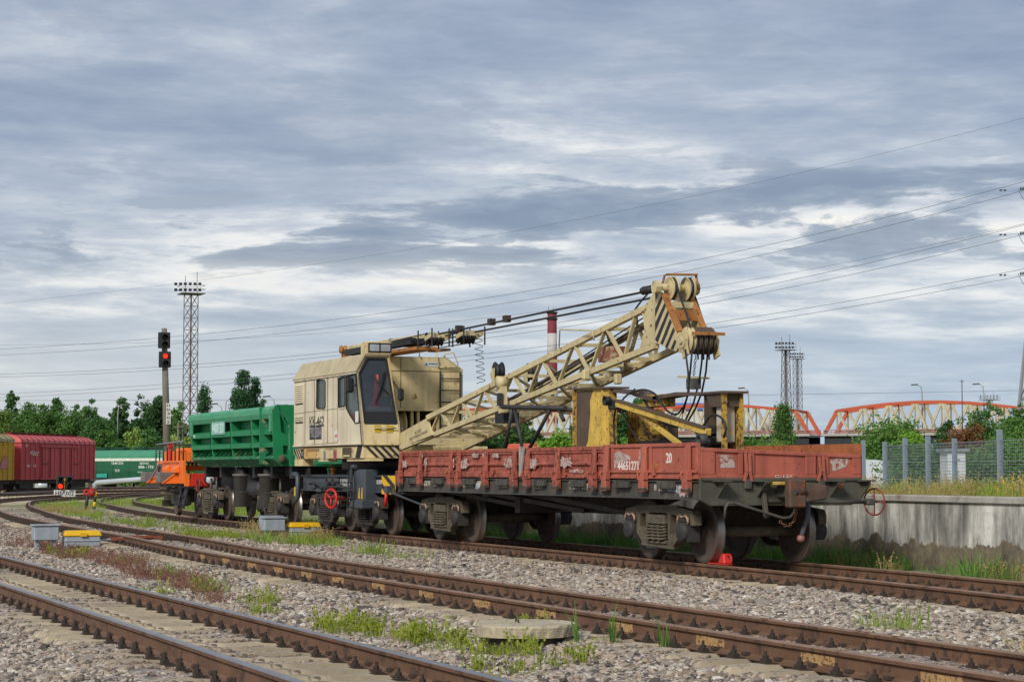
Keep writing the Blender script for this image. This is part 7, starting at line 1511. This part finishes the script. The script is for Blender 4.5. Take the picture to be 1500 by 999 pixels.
for k, (px, py, w, D, kind, lm, lab) in enumerate(spec):
    s = D/FPX; w *= 1.15; tree({'poplar': 'poplar_tree', 'bush': 'bush'}.get(kind, 'leafy_tree'), lab, at_far(px, D), hpx(px, py, D), w*s*1.12, kind, LV[lm], 100+k, .19 if kind != 'poplar' else .18, 2.0 if kind != 'loose' else 2.4, cat='bush' if kind == 'bush' else 'tree')
# right-hand shrubs and trees
spec2 = [(1148, 592, 46, 150, 'conic', 1, 'slim young tree in front of the floodlight masts', 'leafy_tree', .10), (1098, 640, 66, 120, 'bush', 4, 'bright green bush rising behind the red end board', 'bush', .09), (1136, 640, 50, 125, 'bush', 2, 'light green bush at the foot of the slim young tree', 'bush', .09), (1302, 606, 104, 118, 'round', 1, 'large rounded green bush left of the mesh fence', 'bush', .11), (1338, 628, 46, 105, 'bush', 4, 'yellow-green shrub growing in front of the large rounded bush', 'bush', .09),
 (1410, 622, 70, 128, 'round', 5, 'reddish brown shrub behind the mesh fence', 'bush', .10), (1385, 612, 40, 135, 'loose', 0, 'thin dark shrub left of the reddish shrub', 'bush', .10), (1447, 588, 62, 140, 'loose', 0, 'tall feathery grey-green tree behind the fence at right', 'leafy_tree', .12), (1488, 606, 60, 132, 'round', 1, 'green bush at the right edge below the steel pylon', 'bush', .11), (1496, 584, 26, 150, 'loose', 1, 'sprawling branch-like tree beside the pylon leg', 'leafy_tree', .11), (1470, 640, 70, 100, 'bush', 1, 'low green thicket behind the tall fence post', 'bush', .09), (1340, 650, 90, 96, 'bush', 1, 'low dull green thicket behind the left fence panels', 'bush', .09), (1430, 655, 80, 92, 'bush', 1, 'low olive thicket right of the white hut', 'bush', .09),
 (1050, 668, 40, 140, 'bush', 1, 'low bush behind the right steel column', 'bush', .09), (818, 632, 50, 100, 'bush', 4, 'bright leafy bush left of the yellow steel plate', 'bush', .10), (925, 638, 52, 100, 'bush', 4, 'bright leafy bush right of the yellow steel plate', 'bush', .10), (700, 600, 60, 420, 'round', 0, 'dark tree seen through the boom lattice', 'leafy_tree', .35), (755, 598, 70, 430, 'round', 1, 'dark green tree seen under the boom near the trestle', 'leafy_tree', .35), (910, 588, 40, 400, 'loose', 0, 'tree rising behind the yellow steel frame', 'leafy_tree', .3), (938, 578, 40, 410, 'loose', 0, 'taller feathery tree behind the middle of the yellow steel frame', 'leafy_tree', .3), (860, 600, 60, 440, 'round', 0, 'dark tree hidden behind the yellow steel plate', 'leafy_tree', .35), (1070, 622, 26, 560, 'round', 0, 'small distant tree under the bridge truss', 'leafy_tree', .35), (1225, 660, 120, 300, 'bush', 1, 'distant low bush under the bridge pier', 'bush', .3)]
for k, (px, py, w, D, kind, lm, lab, nm, lf) in enumerate(spec2):
    s = D/FPX; z = .3 if D < 160 else -.8; tree(nm, lab, at_far(px, D, z), hpx(px, py, D, z), w*s*1.1, kind, LV[lm], 300+k, lf, 2.2 if D < 160 else 1.4, 'shrubs and trees behind the wall', 'bush' if nm == 'bush' else 'tree')
# far wood line closing the horizon
def wood():
    V = []
    g = np.random.default_rng(5); P = []
    for _ in range(2600):
        px = g.uniform(-250, 1750); D = g.uniform(640, 760); p = far(px, 690, D); P.append((p.x, p.y, g.uniform(-1, 7+2.5*math.sin(px*.02)+2*math.sin(px*.07))))
    P = np.array(P); k = 26; q = np.repeat(P, k, 0)+g.normal(0, 1.3, (len(P)*k, 3)); a = g.normal(0, 1, q.shape); a /= np.linalg.norm(a, axis=1)[:, None]; b = np.cross(a, g.normal(0, 1, q.shape)); b /= np.linalg.norm(b, axis=1)[:, None]
    V = np.stack([q-a*.7, q+b*.45, q+a*.7, q-b*.45], 1).reshape(-1, 3); F = np.arange(len(V)).reshape(-1, 4)
    o = bpy.data.objects.new('distant_wood', cards_mesh('distant_wood', V, F, LV[0])); COL.objects.link(o); tag(o, 'far-off dark wood along the horizon', 'wood', kind='stuff')
wood()
# ------------------------------------------------------------------ mesh fence
FP = mat('fence_grey', '8f9ba8', .5, .3, .08, 3); WIRE = mat('fence_wire', '8a949c', .5, .3, .05, 3)
fence = thing('mesh_fence', 'grey welded mesh fence with square posts on the raised land at right', 'fence', (0, 22, .4))
def build_fence():
    pts = [(1264.5, 645, 84), (1296, 647, 79), (1325.5, 641.5, 76), (1359, 638.5, 73), (1398, 642, 69.5), (1464, 629, 64), (1540, 640, 60)]
    Q = []
    for px, py, D in pts:
        t = far(px, py, D); Q.append(t); mb = MB(); mb.box(t.x-.05, t.x+.05, t.y-.08, t.y+.08, .2, t.z); mb.build('fence_post', FP, fence)
    for (a, b) in list(zip(Q, Q[1:]))[1:]:
        zt = min(a.z, b.z)-.02; zt = 2.32 if zt > 2.32 else zt; mbh = MB(); z0 = .42; n = 19
        for k in range(n): z = z0+(zt-z0)*k/(n-1); mbh.beam((a.x, a.y, z), (b.x, b.y, z), .013 if k % 6 else .026, .013 if k % 6 else .026)
        d = b-a; L = math.hypot(d.x, d.y); m = int(L/.16)
        for k in range(1, m): x = a.x+d.x*k/m; y = a.y+d.y*k/m; mbh.beam((x, y, z0), (x, y, zt), .006, .006)
        mbh.build('mesh_panel', WIRE, fence)
    for px, py, D in ((1240, 655, 88), (1213, 657, 92), (1190, 657, 95), (1170, 657, 99), (1069, 622, 108), (1086, 630, 120)):
        t = far(px, py, D); mb = MB(); mb.box(t.x-.06, t.x+.06, t.y-.09, t.y+.09, .2, t.z); mb.build('fence_post', FP, fence)
build_fence()
def hut():
    D = 88; a = far(1388, 661, D); b = far(1414, 661, D); r = thing('white_hut', 'small white flat-roofed hut behind the mesh fence', 'hut', (a.x, a.y, .3)); d = b-a; d.z = 0; L = d.length; d.normalize(); n = Vector((-d.y, d.x, 0)); n = n if n.dot(FWD) > 0 else -n
    P = lambda u, v, z: Vector((a.x, a.y, 0))+d*u+n*v+Vector((0, 0, z)); z1 = a.z
    WL = mat('hut_white', 'c9ced3', .7, 0, .08, 2); MB().hexa([P(0, 0, .2), P(L, 0, .2), P(L, 1.6, .2), P(0, 1.6, .2), P(0, 0, z1), P(L, 0, z1), P(L, 1.6, z1), P(0, 1.6, z1)]).build('wall', WL, r)
    MB().hexa([P(-.15, -.15, z1+.003), P(L+.15, -.15, z1+.003), P(L+.15, 1.7, z1+.003), P(-.15, 1.7, z1+.003), P(-.15, -.15, z1+.12), P(L+.15, -.15, z1+.12), P(L+.15, 1.7, z1+.12), P(-.15, 1.7, z1+.12)]).build('roof', mat('hut_roof_grey', '7f8a94', .6), r)
    z = far(1388, 674, D).z; MB().hexa([P(L*.3, -.02, z), P(L*.7, -.02, z), P(L*.7, -.001, z), P(L*.3, -.001, z), P(L*.3, -.02, z+.05), P(L*.7, -.02, z+.05), P(L*.7, -.001, z+.05), P(L*.3, -.001, z+.05)]).build('vent', mat('hut_roof_grey', ''), r)
hut()
def slabs():
    D = 100; a = far(1268, 673, D); b = far(1296, 676, D); o = MB().hexa([(a.x, a.y, .4), (b.x, b.y, .4), (b.x-.8, b.y+1, .4), (a.x-.8, a.y+1, .4), (a.x, a.y, a.z), (b.x, b.y, b.z), (b.x-.8, b.y+1, b.z), (a.x-.8, a.y+1, a.z)]).build('low_white_wall', mat('hut_white', '')); tag(o, 'low white wall section behind yellow flowers right of the wagon', 'wall')
    p = far(1492, 713, 62); o = MB().box(p.x-.6, p.x+.9, p.y-.5, p.y+.5, .4, p.z+.12).build('concrete_block', mat('block_dark', '4a4c4a', .9)); tag(o, 'dark concrete block in weeds at the right edge behind the fence', 'block')
slabs()
# orange car roof glimpsed behind the trestle, and utility poles
def car():
    p = far(776, 655, 230); r = thing('parked_car', 'orange-red vehicle roof glimpsed behind the boom rest trestle', 'car', (p.x, p.y, -.6)); OFF[r.name] = (0, 0, 0); r.rotation_euler = (0, 0, .3)
    CP = mat('car_orange', 'c8563a', .35, 0, .05, 1, coat=.5); z1 = p.z+.6
    mb = MB(); mb.add([(-4, -1.2, .4), (4, -1.2, .4), (4, 1.2, .4), (-4, 1.2, .4), (-4, -1.2, z1*.6), (4, -1.2, z1*.6), (4, 1.2, z1*.6), (-4, 1.2, z1*.6), (-2.6, -1.0, z1+.4), (2.6, -1.0, z1+.4), (2.6, 1, z1+.4), (-2.6, 1, z1+.4)], [(3, 2, 1, 0), (0, 1, 5, 4), (1, 2, 6, 5), (2, 3, 7, 6), (3, 0, 4, 7), (4, 5, 9, 8), (5, 6, 10, 9), (6, 7, 11, 10), (7, 4, 8, 11), (8, 9, 10, 11)]); mb.build('body', CP, r, .1)
    for x in (-2.5, 2.5): MB().lathe((x, -1.22, .4), (0, 1, 0), [(0, 0), (0, .4), (.3, .4), (.3, 0)], 16).build('wheel', RUB, r)
car()
def post(px, pyt, pyb, D, label, m, rad=.12):
    t = far(px, pyt, D); r = thing('utility_pole', label, 'pole', (t.x, t.y, -.6), 'thin poles in the background'); MB().tube([(t.x, t.y, -.6), t], [rad, rad*.7], 8).build('pole_shaft', m, r); MB().beam(t-RGT*.5-Vector((0, 0, .4)), t+RGT*.5-Vector((0, 0, .4)), .1, .1).build('crossarm', m, r)
post(261, 619, 690, 200, 'thin pole with blue tag between signal and lattice mast', POLEC); post(1085.5, 628, 690, 150, 'thin grey pole behind the right steel column', GALV, .1); post(1409, 556, 690, 420, 'thin dark aerial mast above the right bridge span', STEELDK, .12)
# ------------------------------------------------------------------ pylon and power lines
PYL = mat('pylon_steel', 'a4aaad', .5, .4, .1, .5); CAB = mat('conductor', '5b626c', .5, .3, .05, 1, bump=0); INS = mat('insulator_green', '1f4a48', .3, 0, .1, 8)
def pylon():
    D = 150; b = far(1574, 690, D); r = thing('power_pylon', 'grey lattice power pylon leg at the right edge of the photo', 'pylon', (b.x, b.y, .2)); z0 = .2; H = 34; e = RGT.copy(); n = Vector((FWD.x, FWD.y, 0)).normalized()
    def cor(k, z): f = min(1, (z-z0)/H); w = (4.6*(1-f)+.6*f)*(1 if f < .35 else 1); u, v = ((-1, -1), (1, -1), (1, 1), (-1, 1))[k]; return Vector((b.x, b.y, z))+e*u*w*.82+n*v*w*.82
    for k in range(4): MB().beam(cor(k, z0), cor(k, H), .2, .2).build('tower_leg', PYL, r)
    for i in range(9):
        za = z0+H*(i/9)**1.1; zb = z0+H*((i+1)/9)**1.1
        for k in range(4):
            MB().beam(cor(k, za), cor((k+1) % 4, zb), .1, .1).build('brace', PYL, r); MB().beam(cor((k+1) % 4, za), cor(k, zb), .1, .1).build('brace', PYL, r); MB().beam(cor(k, zb), cor((k+1) % 4, zb), .1, .1).build('brace', PYL, r)
    for z, L in ((15.6, 2.2), (18.6, 2.2), (21.9, 2.2)): c = Vector((b.x, b.y, z)); MB().beam(c-e*L, c+e*L, .4, .5).build('crossarm', PYL, r)
    return b
pb = pylon()
def wire(pts, label, D0=150, D1=520, ins=False, rad=.016):
    """conductor strung from the pylon side at right to the far left: distances grow leftwards"""
    P = []; n = len(pts)
    X = [p[0] for p in pts]; Yp = [p[1] for p in pts]
    for k in range(25):
        x = 1530+(-60-1530)*k/24; co = np.polyfit(X, Yp, 2 if n > 2 else 1); y = float(np.polyval(co, x)); D = 1/((1/D0)+(1/D1-1/D0)*k/24); P.append(far(x, y, D))
    R_ = [rad*(1+.55*(k/24)*(D1/D0-1)*.8) for k in range(25)]
    r = thing('power_cable', label, 'power line', tuple(P[0]), 'overhead power lines'); MB().tube(P, R_, 5).build('conductor', CAB, r)
    if ins:
        a = far(1494, ins, 150); mb = MB()
        for j in range(9): c = a+RGT*(.12*j)+Vector((0, 0, .012*j)); mb.lathe(c, RGT, [(0, .03), (.03, .13), (.06, .13), (.09, .03)], 8)
        mb.build('insulator_string', INS, r); MB().tube([a-RGT*.15, a+RGT*.2-Vector((0, 0, .7)), a+RGT*.9-Vector((0, 0, 1.3))], .02, 5).build('jumper', CAB, r)
        mb = MB()
        for x in (-1.4, -1.1): c = a+RGT*x; mb.box(c.x-.1, c.x+.1, c.y-.05, c.y+.05, c.z-.16, c.z-.04)
        mb.build('damper', CAB, r)
wire([(1500, 174), (950, 298), (640, 362), (30, 441)], 'highest thin overhead cable, alone, crossing the whole sky', 150, 420, False, .009)
wire([(1490, 269), (1060, 372), (700, 442), (246, 489), (0, 514)], 'upper power cable of the top pair', 150, 420); wire([(1490, 282), (1060, 384), (700, 455), (246, 499), (0, 523)], 'lower power cable of the top pair, ending in a green insulator', 150, 420, 277)
wire([(1490, 331), (1060, 415), (700, 470), (246, 499), (0, 506)], 'faint cable between the top and middle pairs', 170, 450, False, .012)
wire([(1490, 333), (1040, 432), (700, 492), (0, 548)], 'upper power cable of the middle pair', 150, 420); wire([(1490, 347), (1040, 440), (700, 500), (0, 552)], 'lower power cable of the middle pair, with insulator', 150, 420, 342)
wire([(1490, 397), (1040, 471), (700, 522), (0, 577)], 'upper power cable of the bottom pair', 150, 420); wire([(1490, 407), (1040, 478), (700, 530), (0, 582)], 'lower power cable of the bottom pair, with insulator', 150, 420, 401)
wire([(1500, 572), (1300, 575), (1100, 579), (900, 581)], 'thin cable strung between the bridge lamps', 440, 480, False, .04)
